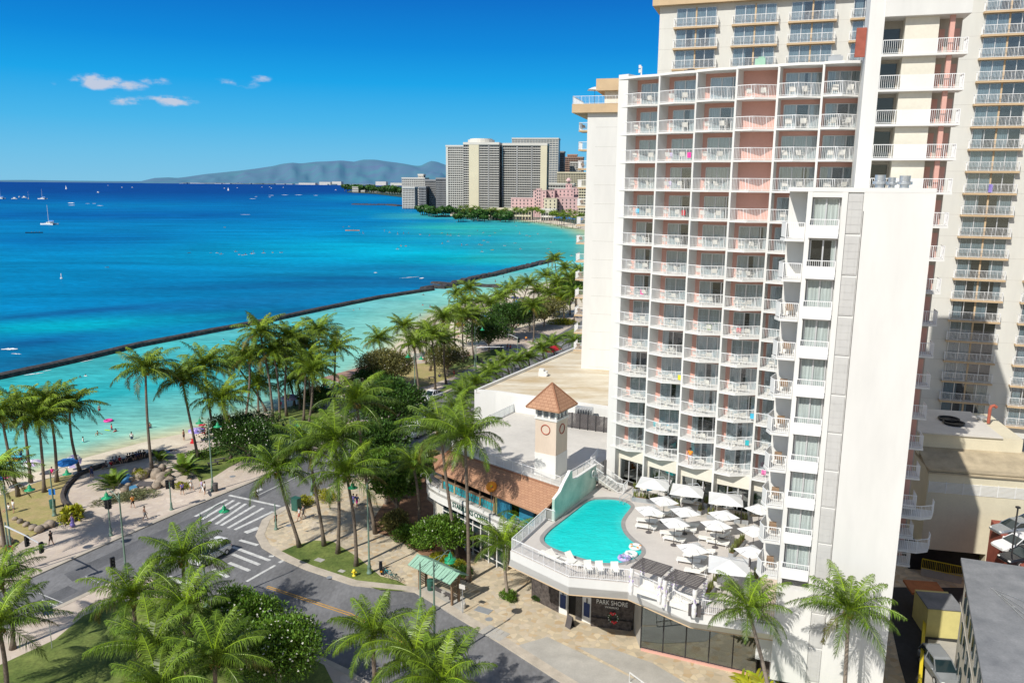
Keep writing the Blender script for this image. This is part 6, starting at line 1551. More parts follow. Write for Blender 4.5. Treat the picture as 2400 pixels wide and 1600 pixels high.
# far palms across the bay
rp_ = random.Random(77); fp = [(1206+k*5.2, rp_.uniform(492, 500), rp_.uniform(830, 880)) for k in range(14)]+[(1290+k*4.4, rp_.uniform(496, 506), rp_.uniform(740, 830)) for k in range(18)]+[(1080+k*8, rp_.uniform(490, 496), rp_.uniform(900, 940)) for k in range(14)]
for k, (px, py, Yy) in enumerate(sorted(fp)):
    p = D(px, py, Yy); palm((p.x, p.y, .3), (p.x+rp_.uniform(-1, 1), p.y, rp_.uniform(9, 14)), f'small far palm behind the busy beach across the bay, {od(k)} from the left', k, 'far palms behind the busy beach', PCF[k % 3], 1.15, coco=False)

# ---------------------------------------------------------------- broadleaf trees and shrubs
def leaf_crown(seed, clumps, n, size, mk, flowers=0, rel=1.0, up_=0.35, asp=.42, shell=(.6, 1.16)):
    """clumps: (x, y, z, r) list; many small leaves over and inside them"""
    rnd = random.Random(seed); m = MB(); tot = sum(c[3]**2 for c in clumps)
    for (cx, cy, cz, cr) in clumps:
        kn = int(n*cr*cr/tot); cb = rnd.uniform(.8, 1.15)
        for i in range(kn):
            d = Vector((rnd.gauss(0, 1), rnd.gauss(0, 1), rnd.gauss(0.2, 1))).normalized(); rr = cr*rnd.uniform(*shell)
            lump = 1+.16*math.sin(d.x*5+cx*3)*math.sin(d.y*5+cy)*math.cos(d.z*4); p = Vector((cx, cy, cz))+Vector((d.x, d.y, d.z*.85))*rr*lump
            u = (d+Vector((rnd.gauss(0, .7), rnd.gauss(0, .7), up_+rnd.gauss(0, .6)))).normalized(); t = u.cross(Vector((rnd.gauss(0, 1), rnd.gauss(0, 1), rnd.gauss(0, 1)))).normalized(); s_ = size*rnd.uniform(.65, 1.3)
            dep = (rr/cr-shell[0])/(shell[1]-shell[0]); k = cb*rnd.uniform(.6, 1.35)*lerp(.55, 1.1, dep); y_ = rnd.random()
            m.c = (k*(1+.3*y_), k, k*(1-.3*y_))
            m.face([p, p+u*s_*.5+t*s_*asp*.5, p+u*s_, p+u*s_*.5-t*s_*asp*.5])
    fl = None
    if flowers:
        fl = MB()
        for i in range(flowers):
            cx, cy, cz, cr = rnd.choice(clumps); d = Vector((rnd.gauss(0, 1), rnd.gauss(0, 1), abs(rnd.gauss(.3, 1)))).normalized(); p = Vector((cx, cy, cz))+Vector((d.x, d.y, d.z*.85))*cr*1.08; t = d.orthogonal().normalized(); w_ = d.cross(t)
            for q in range(5):
                a0 = q*1.2566; a1 = a0+.8; s_ = .075*rnd.uniform(.8, 1.3)
                fl.face([p, p+(t*math.cos(a0)+w_*math.sin(a0))*s_+d*.03, p+(t*math.cos(a1)+w_*math.sin(a1))*s_+d*.03])
    return m.mesh('crown', [mk]), (fl.mesh('blossoms', ['flower']) if fl else None)
def clumps_for(seed, r, h, n):
    rnd = random.Random(seed); o = []
    for i in range(n):
        a = i*2.4+rnd.uniform(-.4, .4); q = r*math.sqrt((i+.5)/n)*.75; o.append((q*math.cos(a), q*math.sin(a), h*(1-.32*(q/r)**2)+rnd.uniform(-.14, .14)*r, r*rnd.uniform(.30, .46)))
    return o
def limb_mesh(clumps, r0, name='trunk'):
    m = MB(); zf = min(c[2] for c in clumps)*.45
    m.tube([(0, 0, 0), (.1, .05, zf*.5), (.05, 0, zf)], [r0*1.4, r0, r0*.9], 9)
    for (cx, cy, cz, cr) in clumps: m.tube([(.05, 0, zf*.9), (cx*.45, cy*.45, lerp(zf, cz, .5)), (cx, cy, cz)], [r0*.6, r0*.4, r0*.12], 6, False)
    return m.mesh(name, ['bark_light'])
def tree(pos, r, h, lab, mk, seed, n=3500, size=.34, flowers=0, nc=12, r0=.22, name='leafy_tree', cat='tree', asp=.42, grp=None):
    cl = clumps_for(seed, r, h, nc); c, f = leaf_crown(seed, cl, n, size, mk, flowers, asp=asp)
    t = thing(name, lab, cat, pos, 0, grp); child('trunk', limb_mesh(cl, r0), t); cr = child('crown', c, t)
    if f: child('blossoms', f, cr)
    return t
def tree_px(b, *a, **k): tree(G(*b, .1), *a, **k)
b_ = G(648, 1520, 4.2); tree((b_.x, b_.y, .1), 3.9, 4.7, 'big flowering tree with white blossoms at the bottom by the side road', 'leaf_mid', 1, 20000, .28, 300, 20, name='plumeria_tree')
b_ = G(560, 1448, 4.4); tree((b_.x, b_.y, .1), 3.4, 4.9, 'flowering tree with white blossoms between foreground palms and side road', 'leaf_mid', 2, 13000, .28, 160, 15, name='plumeria_tree')
tree_px((582, 1080), 5.4, 4.6, 'round dark flowering tree on the beach lawn behind the plaza', 'leaf_dark', 3, 16000, .34, 330, 20, name='plumeria_tree')
tree_px((548, 1055), 3.4, 4.0, 'dark flowering tree on the beach lawn touching the larger one at its left', 'leaf_dark', 31, 8000, .34, 160, 12, name='plumeria_tree')
tree_px((738, 955), 3.6, 2.6, 'low dark shrub mass in the beach grove next to the grey pavilion', 'leaf_dark', 4, 6000, .34, 0, 12, name='large_shrub', cat='shrub')
tree_px((915, 1075), 5.6, 9.5, 'tall dark green street tree over the parked cars', 'leaf_dark', 5, 20000, .42, 0, 26, .3)
tree_px((880, 1125), 4.6, 6.5, 'dark green street tree lower in front of the tall one', 'leaf_dark', 6, 12000, .42, 0, 16, .3)
tree_px((905, 915), 5.6, 6.0, 'olive leaved flowering tree behind the promenade pavilion', 'leaf_olive', 7, 14000, .42, 100, 20)
tree_px((880, 925), 4.2, 3.8, 'black green tree in the shade right of the pavilion', 'leaf_dark', 8, 8000, .4, 0, 12)
tree_px((1048, 880), 4.8, 5.2, 'open crowned blossom tree on the sandy lawn', 'leaf_olive', 9, 8000, .40, 240, 16, name='plumeria_tree')
tree_px((1145, 825), 6.0, 6.4, 'dark green tree in the row beyond the traffic lamp, leftmost', 'leaf_dark', 10, 11000, .5, 120, 18)
tree_px((1200, 795), 6.5, 7.0, 'dark green tree in the row beyond the traffic lamp, middle one', 'leaf_dark', 11, 11000, .5, 0, 18)
tree_px((1240, 775), 5.6, 6.5, 'olive green tree in the row beyond the traffic lamp, third one', 'leaf_olive', 12, 9000, .5, 0, 16)
tree_px((1275, 765), 6.0, 6.0, 'pale olive tree in the row beyond the traffic lamp, fourth one', 'leaf_olive', 13, 9000, .5, 60, 16)
tree_px((1335, 738), 6.0, 9.0, 'dark loose tree beside the cream tower end at the far promenade', 'leaf_dark', 14, 9000, .55, 0, 18)
tree_px((1295, 745), 4.0, 5.0, 'yellow green small tree among the far promenade palms', 'leaf_yellow', 15, 4000, .5, 0, 10)
tree_px((905, 1180), 3.6, 6.0, 'dark leafy tree behind the street palms, nearest the pedestrians', 'leaf_mid', 16, 9000, .36, 0, 14)
tree_px((930, 1215), 3.0, 5.0, 'dark leafy tree in the planted bed in front of the curved shop', 'leaf_mid', 17, 9000, .36, 0, 12)
b_ = G(1040, 1245, 3.5); tree((b_.x, b_.y, .1), 2.9, 3.9, 'flowering tree before the shop lettering', 'leaf_mid', 18, 10000, .30, 90, 14, name='plumeria_tree')
tree_px((960, 1165), 2.6, 4.4, 'leafy tree squeezed beside the rounded shop corner', 'leaf_mid', 19, 6000, .34, 0, 10)
tree_px((1000, 1130), 2.4, 3.4, 'leafy shrub tree behind the rounded shop corner', 'leaf_olive', 20, 5000, .32, 0, 9, name='large_shrub', cat='shrub')
tree_px((1040, 1040), 2.8, 4.4, 'dark leafy tree at the foot of the terrace railing', 'leaf_dark', 21, 6000, .36, 0, 10)
def shrub(b, r, h, lab, mk, seed, n=1500, size=.2, asp=.4, fl=0, sx_=1.0, rz=0, name='shrub', z=.1):
    cl = clumps_for(seed, r, h*.55, 7); c, f = leaf_crown(seed, cl, n, size, mk, fl, asp=asp); p = G(*b, z)
    t = thing(name, lab, 'shrub', p, rz); t.scale = (sx_, 1, 1); child('foliage', c, t)
    m = MB(); m.tube([(0, 0, 0), (0, 0, h*.5)], [.06, .04], 6); child('stem', m.mesh('stem', ['bark']), t)
    if f: child('blossoms', f, t)
shrub((1025, 1318), 1.1, 1.2, 'round yellow green shrub in the red soil bed, left one', 'leaf_yellow', 1, 2200, .16)
shrub((1063, 1338), 1.25, 1.3, 'round yellow green shrub in the red soil bed, nearest the bus shelter', 'leaf_yellow', 2, 2400, .16)
shrub((1052, 1318), .9, 1.1, 'round yellow green shrub in the red soil bed, behind the other two', 'leaf_yellow', 3, 1400, .16)
shrub((985, 1285), 1.6, 1.4, 'dark low shrub beside the red flowers in the bed', 'leaf_mid', 4, 2500, .24)
shrub((930, 1240), 2.0, 1.8, 'spreading yellowish shrub at the left end of the planted bed', 'leaf_olive', 5, 3500, .3)
shrub((955, 1265), 1.8, 1.5, 'dark shrub in the middle of the planted bed', 'leaf_mid', 6, 2500, .3)
shrub((1080, 1345), 1.3, 1.0, 'ferny shrub between the trunks behind the bus shelter', 'leaf_dark', 7, 1800, .26)
shrub((1191, 1404), .95, .8, 'ring of bright green leaves round the foot of the young palm', 'leaf_mid', 8, 1800, .18)
shrub((1258, 1408), .5, .8, 'small clipped bush against the dark rock wall', 'leaf_dark', 9, 700, .14)
shrub((715, 1182), 1.1, 1.1, 'yellow flowering shrub beside the green utility box', 'leaf_yellow', 10, 1500, .2)
shrub((765, 1172), 1.6, 1.2, 'yellow green shrub under the street palms at the kerb', 'leaf_yellow', 11, 2000, .2)
shrub((170, 1215), 1.25, 1.6, 'yellow green shrub with big leaves at the plaza wall end', 'leaf_yellow', 12, 700, .5)
shrub((155, 1225), .8, .9, 'low bright shrub by the person in the purple dress', 'leaf_yellow', 13, 400, .4)
shrub((298, 1172), 1.5, .9, 'grey green clipped hedge in front of the fountain', 'leaf_silver', 14, 4500, .14, sx_=2.6, rz=.62, name='hedge')
shrub((330, 1118), 1.2, 1.1, 'yellow leaved shrub behind the fountain rocks', 'leaf_yellow', 15, 1400, .2)
shrub((425, 1145), 1.0, .9, 'yellow flowering plant right of the fountain rocks', 'leaf_yellow', 16, 1200, .18)
shrub((1410, 1650), .9, 1.0, 'leafy shrub at the bottom beside the white rail', 'leaf_yellow', 17, 800, .26)
shrub((475, 1072), 1.8, .9, 'bright hedge strip at the top of the plaza lawn', 'leaf_mid', 18, 1800, .22, sx_=1.6, rz=.6)
shrub((1320, 760), 2.4, 1.2, 'bright yellow green hedge by the far rocks', 'leaf_yellow', 19, 1800, .35, sx_=2)
shrub((2322, 1305), 1.6, 1.6, 'dark green bush at the corner of the garage ramp', 'leaf_mid', 20, 1800, .3, z=2)
shrub((1005, 935), 1.5, 1.2, 'dark green verge plant behind the white pickup', 'leaf_dark', 21, 1200, .3)
def fan_plant(b, r, h, lab, mk, seed, n=26, z=.1, name='areca_palm'):
    rnd = random.Random(seed); m = MB(); p0 = G(*b, z)
    for k in range(n):
        az_ = rnd.uniform(0, 6.28); e0 = rnd.uniform(.5, 1.4); L_ = h*rnd.uniform(.7, 1.1); pts = []; p = Vector((rnd.uniform(-.3, .3), rnd.uniform(-.3, .3), 0))*r; hd = Vector((math.cos(az_), math.sin(az_), 0))
        for i in range(9):
            e = e0-1.3*(i/8)**1.5; pts.append(p.copy()); p = p+(hd*math.cos(e)+up*math.sin(e))*(L_/8)
        b_ = rnd.uniform(.7, 1.3); m.c = (b_*1.2, b_, b_*.7); m.tube(pts, [.03-.003*i for i in range(9)], 4, False)
        for i in range(2, 8):
            for jj in (0, .5):
                q = pts[i].lerp(pts[min(8, i+1)], jj); tg = (pts[i]-pts[i-1]).normalized(); sd = tg.cross(up)
                sd = sd.normalized() if sd.length > .05 else Vector((-hd.y, hd.x, 0)); ll = h*.22*math.sin(PI*(i+jj)/9.5)+.1
                for s_ in (-1, 1):
                    d = (sd*s_+tg*.9+up*.1).normalized(); kk = b_*rnd.uniform(.75, 1.3); m.c = (kk*rnd.uniform(.9, 1.25), kk, kk*.8); w_ = tg*h*.03
                    m.face([q-w_, q+w_, q+d*ll*.6+w_*.8-up*.02, q+d*ll-up*.12*ll])
    t = thing(name, lab, 'palm shrub', p0); child('fronds', m.mesh('fronds', [mk]), t)
    m = MB()
    for k in range(6): a = k*1.05; m.tube([(.12*math.cos(a), .12*math.sin(a), 0), (.2*math.cos(a), .2*math.sin(a), h*.3)], [.05, .04], 6)
    child('stems', m.mesh('stems', ['bark_light']), t)
fan_plant((268, 1145), .9, 3.0, 'feathery yellow green palm clump left of the fountain', 'palm_leaf_fresh', 1)
fan_plant((432, 1112), 1.2, 3.2, 'feathery yellow green palm clump right of the fountain', 'palm_leaf_fresh', 2, 34)
fan_plant((375, 1080), .9, 2.2, 'feathery palm clump behind the fountain by the seat wall', 'palm_leaf_fresh', 3, 22)
YP = lambda px: tuple(proj(D(px, 1500, 50.6).x, 50.6, .1))
fan_plant(YP(1850), 1.4, 6.2, 'bright yellow leafy plant at the foot of the white gable', 'leaf_yellow', 4, 40, name='croton_plant')
fan_plant(YP(1905), 1.2, 4.6, 'yellow leafy plant lower right of the taller yellow one', 'leaf_yellow', 5, 34, name='croton_plant')
fan_plant(YP(1815), 1.0, 4.0, 'yellow leafy plant behind the slim palm trunk', 'leaf_yellow', 6, 26, name='croton_plant')
# ---------------------------------------------------------------- people
def skin_body(J, edges, rad, root):
    me = bpy.data.meshes.new('body'); names = list(J); idx = {n: i for i, n in enumerate(names)}
    me.from_pydata([J[n] for n in names], [(idx[a], idx[b]) for a, b in edges], []); o = bpy.data.objects.new('body', me); col.objects.link(o)
    sk = o.modifiers.new('s', 'SKIN'); sk.use_smooth_shade = True; sb = o.modifiers.new('u', 'SUBSURF'); sb.levels = 1
    if not me.skin_vertices: me.skin_vertices.new()
    for n in names:
        sv = me.skin_vertices[0].data[idx[n]]; r = rad[n]; sv.radius = r if hasattr(r, '__len__') else (r, r); sv.use_root = (n == root)
    bpy.context.view_layer.update(); dg = bpy.context.evaluated_depsgraph_get(); out = bpy.data.meshes.new_from_object(o.evaluated_get(dg)); bpy.data.objects.remove(o); return out
def person_meshes(pose):
    V = Vector
    hips = V((0, 0, .92))
    if pose in ('stand', 'walk', 'swim', 'hold'):
        st = .26 if pose == 'walk' else .03
        L = dict(pelvis=hips, spine=V((0, .01, 1.1)), chest=V((0, .01, 1.3)), neck=V((0, .01, 1.45)), chin=V((0, .03, 1.53)), head=V((0, .03, 1.63)))
        L.update(hl=V((-.09, 0, .88)), kl=V((-.1, st*.6+.02, .49)), al=V((-.1, st, .08)), tl=V((-.11, st+.15, .035)), hr=V((.09, 0, .88)), kr=V((.1, -st*.25+.04, .49)), ar=V((.1, -st, .09)), tr=V((.11, -st+.15, .035)))
        sw = .24 if pose == 'walk' else .04
        if pose == 'hold': sw = -.05
        L.update(sl=V((-.18, 0, 1.39)), el=V((-.25, -sw*.6, 1.12)), wl=V((-.25, -sw+.06, .88)), pl=V((-.25, -sw+.08, .82)), sr=V((.18, 0, 1.39)), er=V((.25, sw*.6, 1.12)), wr=V((.25, sw+.08, .88)), pr=V((.25, sw+.1, .82)))
        if pose == 'swim':
            L.update(el=V((-.42, .12, 1.22)), wl=V((-.52, .32, 1.1)), pl=V((-.54, .38, 1.08)), er=V((.42, .12, 1.22)), wr=V((.52, .32, 1.1)), pr=V((.54, .38, 1.08)))
    elif pose == 'sit':
        L = dict(pelvis=V((0, 0, .14)), spine=V((0, -.02, .34)), chest=V((0, .02, .54)), neck=V((0, .05, .69)), chin=V((0, .08, .77)), head=V((0, .08, .87)))
        L.update(hl=V((-.1, .02, .12)), kl=V((-.14, .42, .30)), al=V((-.13, .62, .02)), tl=V((-.13, .76, -.01)), hr=V((.1, .02, .12)), kr=V((.14, .44, .26)), ar=V((.13, .68, .02)), tr=V((.14, .82, -.01)))
        L.update(sl=V((-.18, .02, .62)), el=V((-.26, .08, .38)), wl=V((-.2, .3, .3)), pl=V((-.18, .36, .3)), sr=V((.18, .02, .62)), er=V((.26, .08, .38)), wr=V((.2, .32, .28)), pr=V((.18, .38, .28)))
    else:
        s_ = -1 if pose == 'prone' else 1
        L = dict(pelvis=V((0, 0, .12)), spine=V((0, -.2, .13)), chest=V((0, -.4, .16)), neck=V((0, -.55, .2)), chin=V((0, -.63, .23)), head=V((0, -.73, .27 if s_ < 0 else .17)))
        L.update(hl=V((-.09, .04, .11)), kl=V((-.12, .45, .14)), al=V((-.13, .86, .07)), tl=V((-.13, .98, .05)), hr=V((.09, .04, .11)), kr=V((.12, .45, .11)), ar=V((.13, .86, .07)), tr=V((.13, .98, .05)))
        L.update(sl=V((-.18, -.46, .17)), el=V((-.3, -.5 if s_ < 0 else -.25, .1)), wl=V((-.3, -.75 if s_ < 0 else -.02, .08)), pl=V((-.3, -.81 if s_ < 0 else .04, .08)), sr=V((.18, -.46, .17)), er=V((.3, -.5 if s_ < 0 else -.25, .1)), wr=V((.3, -.75 if s_ < 0 else -.02, .08)), pr=V((.3, -.81 if s_ < 0 else .04, .08)))
    E_ = [('pelvis', 'spine'), ('spine', 'chest'), ('chest', 'neck'), ('neck', 'chin'), ('chin', 'head'), ('pelvis', 'hl'), ('hl', 'kl'), ('kl', 'al'), ('al', 'tl'), ('pelvis', 'hr'), ('hr', 'kr'), ('kr', 'ar'), ('ar', 'tr'), ('chest', 'sl'), ('sl', 'el'), ('el', 'wl'), ('wl', 'pl'), ('chest', 'sr'), ('sr', 'er'), ('er', 'wr'), ('wr', 'pr')]
    R_ = dict(pelvis=(.14, .10), spine=(.125, .095), chest=(.15, .105), neck=.055, chin=.075, head=.095, hl=.09, kl=.06, al=.042, tl=.035, hr=.09, kr=.06, ar=.042, tr=.035, sl=.062, el=.044, wl=.03, pl=.036, sr=.062, er=.044, wr=.03, pr=.036)
    base = skin_body(L, E_, R_, 'pelvis'); m = MB(); m.faces([v.co for v in base.vertices], [tuple(p.vertices) for p in base.polygons])
    for s_, w_ in (('l', -1), ('r', 1)):
        wv = (L['p'+s_]-L['w'+s_]).normalized(); sd = wv.orthogonal().normalized()
        for k in range(4): a = L['p'+s_]+wv*.02+sd*(k-1.5)*.018; m.tube([a, a+wv*(.055+.012*(k in (1, 2))), a+wv*.085+Vector((0, .012, 0))], [.009, .008, .006], 5)
        a = L['w'+s_].lerp(L['p'+s_], .5); m.tube([a+sd*.03, a+sd*.055+wv*.035, a+sd*.06+wv*.06], [.01, .009, .007], 5)
    hd = L['head']; fw = Vector((0, 1, 0)) if pose in ('stand', 'walk', 'swim', 'hold', 'sit') else (Vector((0, -.3, 1)) if pose == 'lie' else Vector((0, -1, -.3)))
    fw = fw.normalized(); m.ell(hd+fw*.1-Vector((0, 0, .02)), .016, .02, .025, 6, 4)
    for s_ in (-1, 1): m.ell(hd+Vector((s_*.09, 0, -.01)), .015, .025, .032, 6, 4)
    body = m.mesh('body', ['skin'], True)
    h = MB(); h.ell(hd-fw*.025+Vector((0, 0, .025)) if pose not in ('lie', 'prone') else hd-fw*.03, .108, .115, .11, 12, 8); hair = h.mesh('hair', ['hair'], True)
    s = MB(); s.tube([L['pelvis']+(L['spine']-L['pelvis'])*.1, L['spine'], L['chest'], L['chest'].lerp(L['neck'], .75)], [(.165, .125), (.16, .122), (.185, .128), (.10, .08)], 12)
    for q in 'lr': s.tube([L['chest'].lerp(L['s'+q], .6), L['s'+q], L['s'+q].lerp(L['e'+q], .6)], [.085, .082, .07], 8)
    shirt = s.mesh('shirt', ['white_cloth'], True)
    s = MB(); s.tube([L['pelvis'].lerp(L['spine'], .35), L['pelvis'], L['hl'].lerp(L['hr'], .5)-(L['spine']-L['pelvis'])*.2], [(.165, .125), (.172, .13), (.15, .12)], 12)
    for q in 'lr': s.tube([L['h'+q], L['h'+q].lerp(L['k'+q], .5), L['k'+q].lerp(L['h'+q], .15)], [.11, .095, .085], 8)
    shorts = s.mesh('shorts', ['navy'], True)
    s = MB(); s.tube([L['chest'].lerp(L['neck'], .4), L['chest'], L['spine'], L['pelvis'], L['hl'].lerp(L['kr'], .5), (L['kl']+L['kr'])/2, (L['al']+L['ar'])/2+Vector((0, 0, .12))], [(.13, .1), (.18, .13), (.15, .12), (.19, .15), (.22, .19), (.25, .22), (.32, .3)], 14)
    dress = s.mesh('dress', ['purple'], True)
    return dict(body=body, hair=hair, shirt=shirt, shorts=shorts, dress=dress)
PM = {p: person_meshes(p) for p in ('stand', 'walk', 'swim', 'hold', 'sit', 'lie', 'prone')}
def person(pos, pose, rz, lab, shirt=None, shorts='navy', dress=None, dark=False, grp=None, s_=1.0, hair='hair'):
    t = thing('person', lab, 'person', pos, rz, grp); t.scale = (s_, s_, s_); P_ = PM[pose]
    b = child('body', P_['body'], t); setmat(b, 'skin_dark' if dark else 'skin'); h = child('hair', P_['hair'], t); setmat(h, hair)
    if dress: setmat(child('dress', P_['dress'], t), dress)
    else:
        if shirt: setmat(child('shirt', P_['shirt'], t), shirt)
        if shorts: setmat(child('shorts', P_['shorts'], t), shorts)
    return t
def per_px(b, *a, **k): return person(G(*b, k.pop('z', .125)), *a, **k)
per_px((312, 1190), 'walk', 1.0, 'walker in an orange top and black shorts passing the clipped hedge', 'orange', 'black')
per_px((340, 1217), 'walk', -1.2, 'shirtless walker in grey trousers on the open beach pavement', None, 'grey_cloth', dark=True)
per_px((171, 1235), 'walk', 2.4, 'person in a long purple dress beside the bright plaza shrub', dress='purple')
per_px((428, 1159), 'walk', .8, 'walker in a purple top and shorts right of the fountain', 'purple', 'black')
per_px((449, 1148), 'walk', -1.9, 'walker in pale sand coloured clothes behind the one in purple', 'lounger_white', 'white_cloth')
t_ = per_px((481, 1157), 'hold', 1.9, 'person in white carrying a white board by the tall lamp post', 'white_cloth', 'black')
per_px((474, 1152), 'walk', 1.9, 'dark haired person walking behind the carried white board', 'lilac', 'grey_cloth')
per_px((647, 1233), 'stand', 1.2, 'person in a dark red top waiting at the kerb tip by a green post', 'rust', 'black')
per_px((702, 1219), 'walk', 2.0, 'person in pale top and cap strolling left of a companion near the utility box', 'white_cloth', 'rust')
per_px((712, 1214), 'walk', 2.0, 'person in grey strolling right of a companion near the utility box', 'grey_cloth', 'grey_cloth')
per_px((829, 1187), 'walk', 2.6, 'person in a purple top standing under the street palms', 'purple', 'sky_blue')
per_px((837, 1188), 'walk', 2.6, 'person in a pink skirt beside the one in purple under the street palms', 'navy', 'pink')
per_px((1064, 882), 'walk', -1.0, 'shirtless person in red shorts walking on the sandy lawn path', None, 'red', dark=True)
per_px((1189, 822), 'walk', .5, 'person in dark clothes on the far promenade, left of two', 'rust', 'navy')
per_px((1196, 823), 'walk', .5, 'person in dark red on the far promenade, right of two', 'red', 'navy')
per_px((1233, 802), 'stand', 0, 'person beside the far promenade lamp in front of dark trees', 'orange', 'navy')
per_px((1170, 843), 'walk', 1.5, 'cyclist like figure in white near the small far bin', 'white_cloth', 'black')
per_px((216, 1119), 'walk', .7, 'person in dark blue walking along the curved seat wall', 'navy', 'navy', dark=True)
per_px((33, 1201), 'stand', 2.5, 'person in light clothes standing on the dry lawn at the far left', 'white_cloth', 'grey_cloth')
per_px((22, 1195), 'sit', 2.5, 'person in white seated on the dry lawn at the far left', 'white_cloth', 'white_cloth')
per_px((121, 1277), 'walk', 1.2, 'person half hidden behind the hanging traffic signal', 'black', 'black', dark=True)
per_px((665, 1012), 'stand', 2.6, 'person in dark clothes on the shaded lawn, left of a pair', 'navy', 'black')
per_px((673, 1013), 'stand', -2.6, 'person in dark clothes on the shaded lawn, right of a pair', 'black', 'navy')
per_px((658, 960), 'stand', .6, 'small person in pink beside the pale parasol on the beach edge', 'pink', None)
rp2 = random.Random(3)
for k, px in enumerate([251, 261, 267, 275, 281, 301, 307, 313, 321, 326, 332, 339]):
    g = G(px, 1089-(px-251)*.24, .6); person((g.x, g.y-.1, .62 if px > 262 else .3), 'sit', rp2.uniform(2, 4), f'person sitting on the dark seat wall above the beach, {od(k)} from the left', rp2.choice(['navy', 'black', 'pink', 'red', 'grey_cloth', 'lime'] if px < 300 else ['navy', 'black', 'grey_cloth']), 'black', dark=rp2.random() < .5, grp='people sitting on the beach wall')
# bathers in the lagoon: standing in the water or swimming
SWIM = [((229, 1019), 1.0), ((195, 1036), .8), ((262, 1007), .7), ((271, 1011), 1.2), ((352, 1003), .7), ((309, 1029), .5), ((233, 962), .6), ((188, 884), 1.35), ((201, 881), 1.3), ((371, 848), 1.35), ((26, 1069), .5), ((49, 1067), .6), ((829, 727), 1.35), ((843, 725), 1.3), ((992, 692), 1.1), ((1008, 720), .8), ((1048, 687), 1.2), ((1161, 661), .7), ((1180, 650), .9), ((976, 687), 1.3), ((991, 715), 1.3), ((1022, 732), .7), ((924, 833), .6), ((985, 740), 1.0), ((1115, 665), .8), ((1050, 685), 1.0), ((875, 700), 1.4), ((785, 728), 1.3), ((562, 765), 1.35), ((524, 797), 1.35), ((1208, 634), 1.2), ((946, 752), 1.3)]
for k, (b, dp) in enumerate(sorted(SWIM)):
    g = G(*b, -.3); dk_ = rp2.random() < .45; person((g.x, g.y, -.3-dp), 'swim' if dp > .9 else 'stand', rp2.uniform(0, 6), f'bather standing in the turquoise lagoon, {od(k)} from the left', rp2.choice([None, None, 'navy', 'white_cloth', 'red']), rp2.choice(['navy', 'black', 'red', 'teal_cloth']), dark=dk_, grp='bathers in the lagoon')
BEACH = [((431, 1030), 'stand', None), ((404, 1056), 'lie', None), ((1110, 800), 'sit', 'orange'), ((1093, 806), 'stand', None), ((1096, 832), 'sit', 'navy'), ((1098, 833), 'sit', 'black'), ((1160, 740), 'sit', 'red'), ((1195, 755), 'lie', None), ((1235, 735), 'sit', 'navy'), ((1250, 727), 'lie', None), ((1215, 765), 'sit', None), ((1180, 772), 'lie', 'navy'), ((1276, 728), 'sit', None), ((1075, 790), 'sit', None), ((1102, 790), 'lie', None), ((994, 845), 'sit', 'black'), ((1140, 778), 'lie', None), ((122, 1108), 'sit', 'pink'), ((1030, 884), 'sit', 'navy'), ((1049, 872), 'sit', 'black')]
for k, (b, ps, sh) in enumerate(sorted(BEACH)):
    g = G(*b, 0); person((g.x, g.y, -.06), ps, rp2.uniform(0, 6), f'sunbather on the sand in front of the palms, {od(k)} from the left', sh, rp2.choice(['navy', 'black', 'red', 'teal_cloth']), dark=rp2.random() < .3, grp='sunbathers on the sand')
# person leaning on a hotel balcony
fr_, w_ = bayshared[2]['fr'], bayshared[2]['w']; p = fr_.P(w_*.3, -.45, Z0+.004); person(p, 'stand', math.atan2(fr_.n.y, fr_.n.x)-PI/2, 'person in an orange top leaning at the lowest balcony rail of the curved front', 'orange', 'purple', dark=True)
p = WG.P(-.6, 1, 0); q = AS.P(40.4, .55, 61.03-10*S+.3); 
tw2 = MB(); tw2.cbox((0, 0, 0), .5, .04, 1.0); ob('towel', tw2.mesh('towel', ['purple']), None, AS.P(40.2, .72, 61.03-8*S+.1), 0, 'purple towel over a rail high on the right face of the cream tower', 'towel')
# surfers and paddlers outside the sea wall
sbm = MB(); sbm.ell((0, 0, 0), .32, 1.5, .07, 12, 6)
SBM = sbm.mesh('surfboard', ['white_cloth'], True)
SURF = [(443, 593), (494, 593), (509, 593), (519, 596), (553, 590), (560, 597), (569, 598), (576, 597), (590, 595), (594, 594), (618, 593), (639, 592), (659, 592), (527, 533), (251, 627), (805, 533), (818, 531), (843, 547), (851, 547), (901, 543), (913, 545), (932, 549), (946, 549), (958, 547), (985, 550), (1007, 552), (1036, 546), (1049, 551), (1056, 552), (1075, 553), (1100, 553), (1119, 543), (1133, 546), (1148, 553), (1160, 546), (1174, 539), (1218, 548), (1234, 552), (1242, 554), (1261, 549), (1037, 571), (1050, 566), (1082, 577), (1094, 574), (1124, 573), (1134, 564), (1143, 568), (1129, 575), (1154, 586), (1183, 576), (1130, 590), (1207, 570), (1220, 584), (1291, 568), (1285, 583), (932, 584), (940, 577), (951, 577), (1240, 526), (1210, 530), (1180, 520), (1100, 515), (1070, 521), (1340, 600), (1310, 590)]
for k, (px, py) in enumerate(sorted(SURF)):
    g = G(px, py, -.25); rz = rp2.uniform(-1, 1)+1.57; cc = rp2.choice(['white_cloth', 'white_cloth', 'white_cloth', 'yellow', 'sky_blue', 'orange'])
    o = ob('surfboard', SBM, None, (g.x, g.y, -.2), rz, f'surfboard out on the bay, {od(k)} from the left', 'surfboard', 'surfboards on the bay', scale=.85); setmat(o, cc)
    ps = rp2.choice(['prone', 'sit', 'sit', 'prone', 'stand']); person((g.x, g.y, -.14), ps, rz, f'surfer on a board out on the bay, {od(k)} from the left', rp2.choice([None, None, 'navy', 'black', 'red']), 'black', dark=rp2.random() < .5, grp='surfers on the bay')
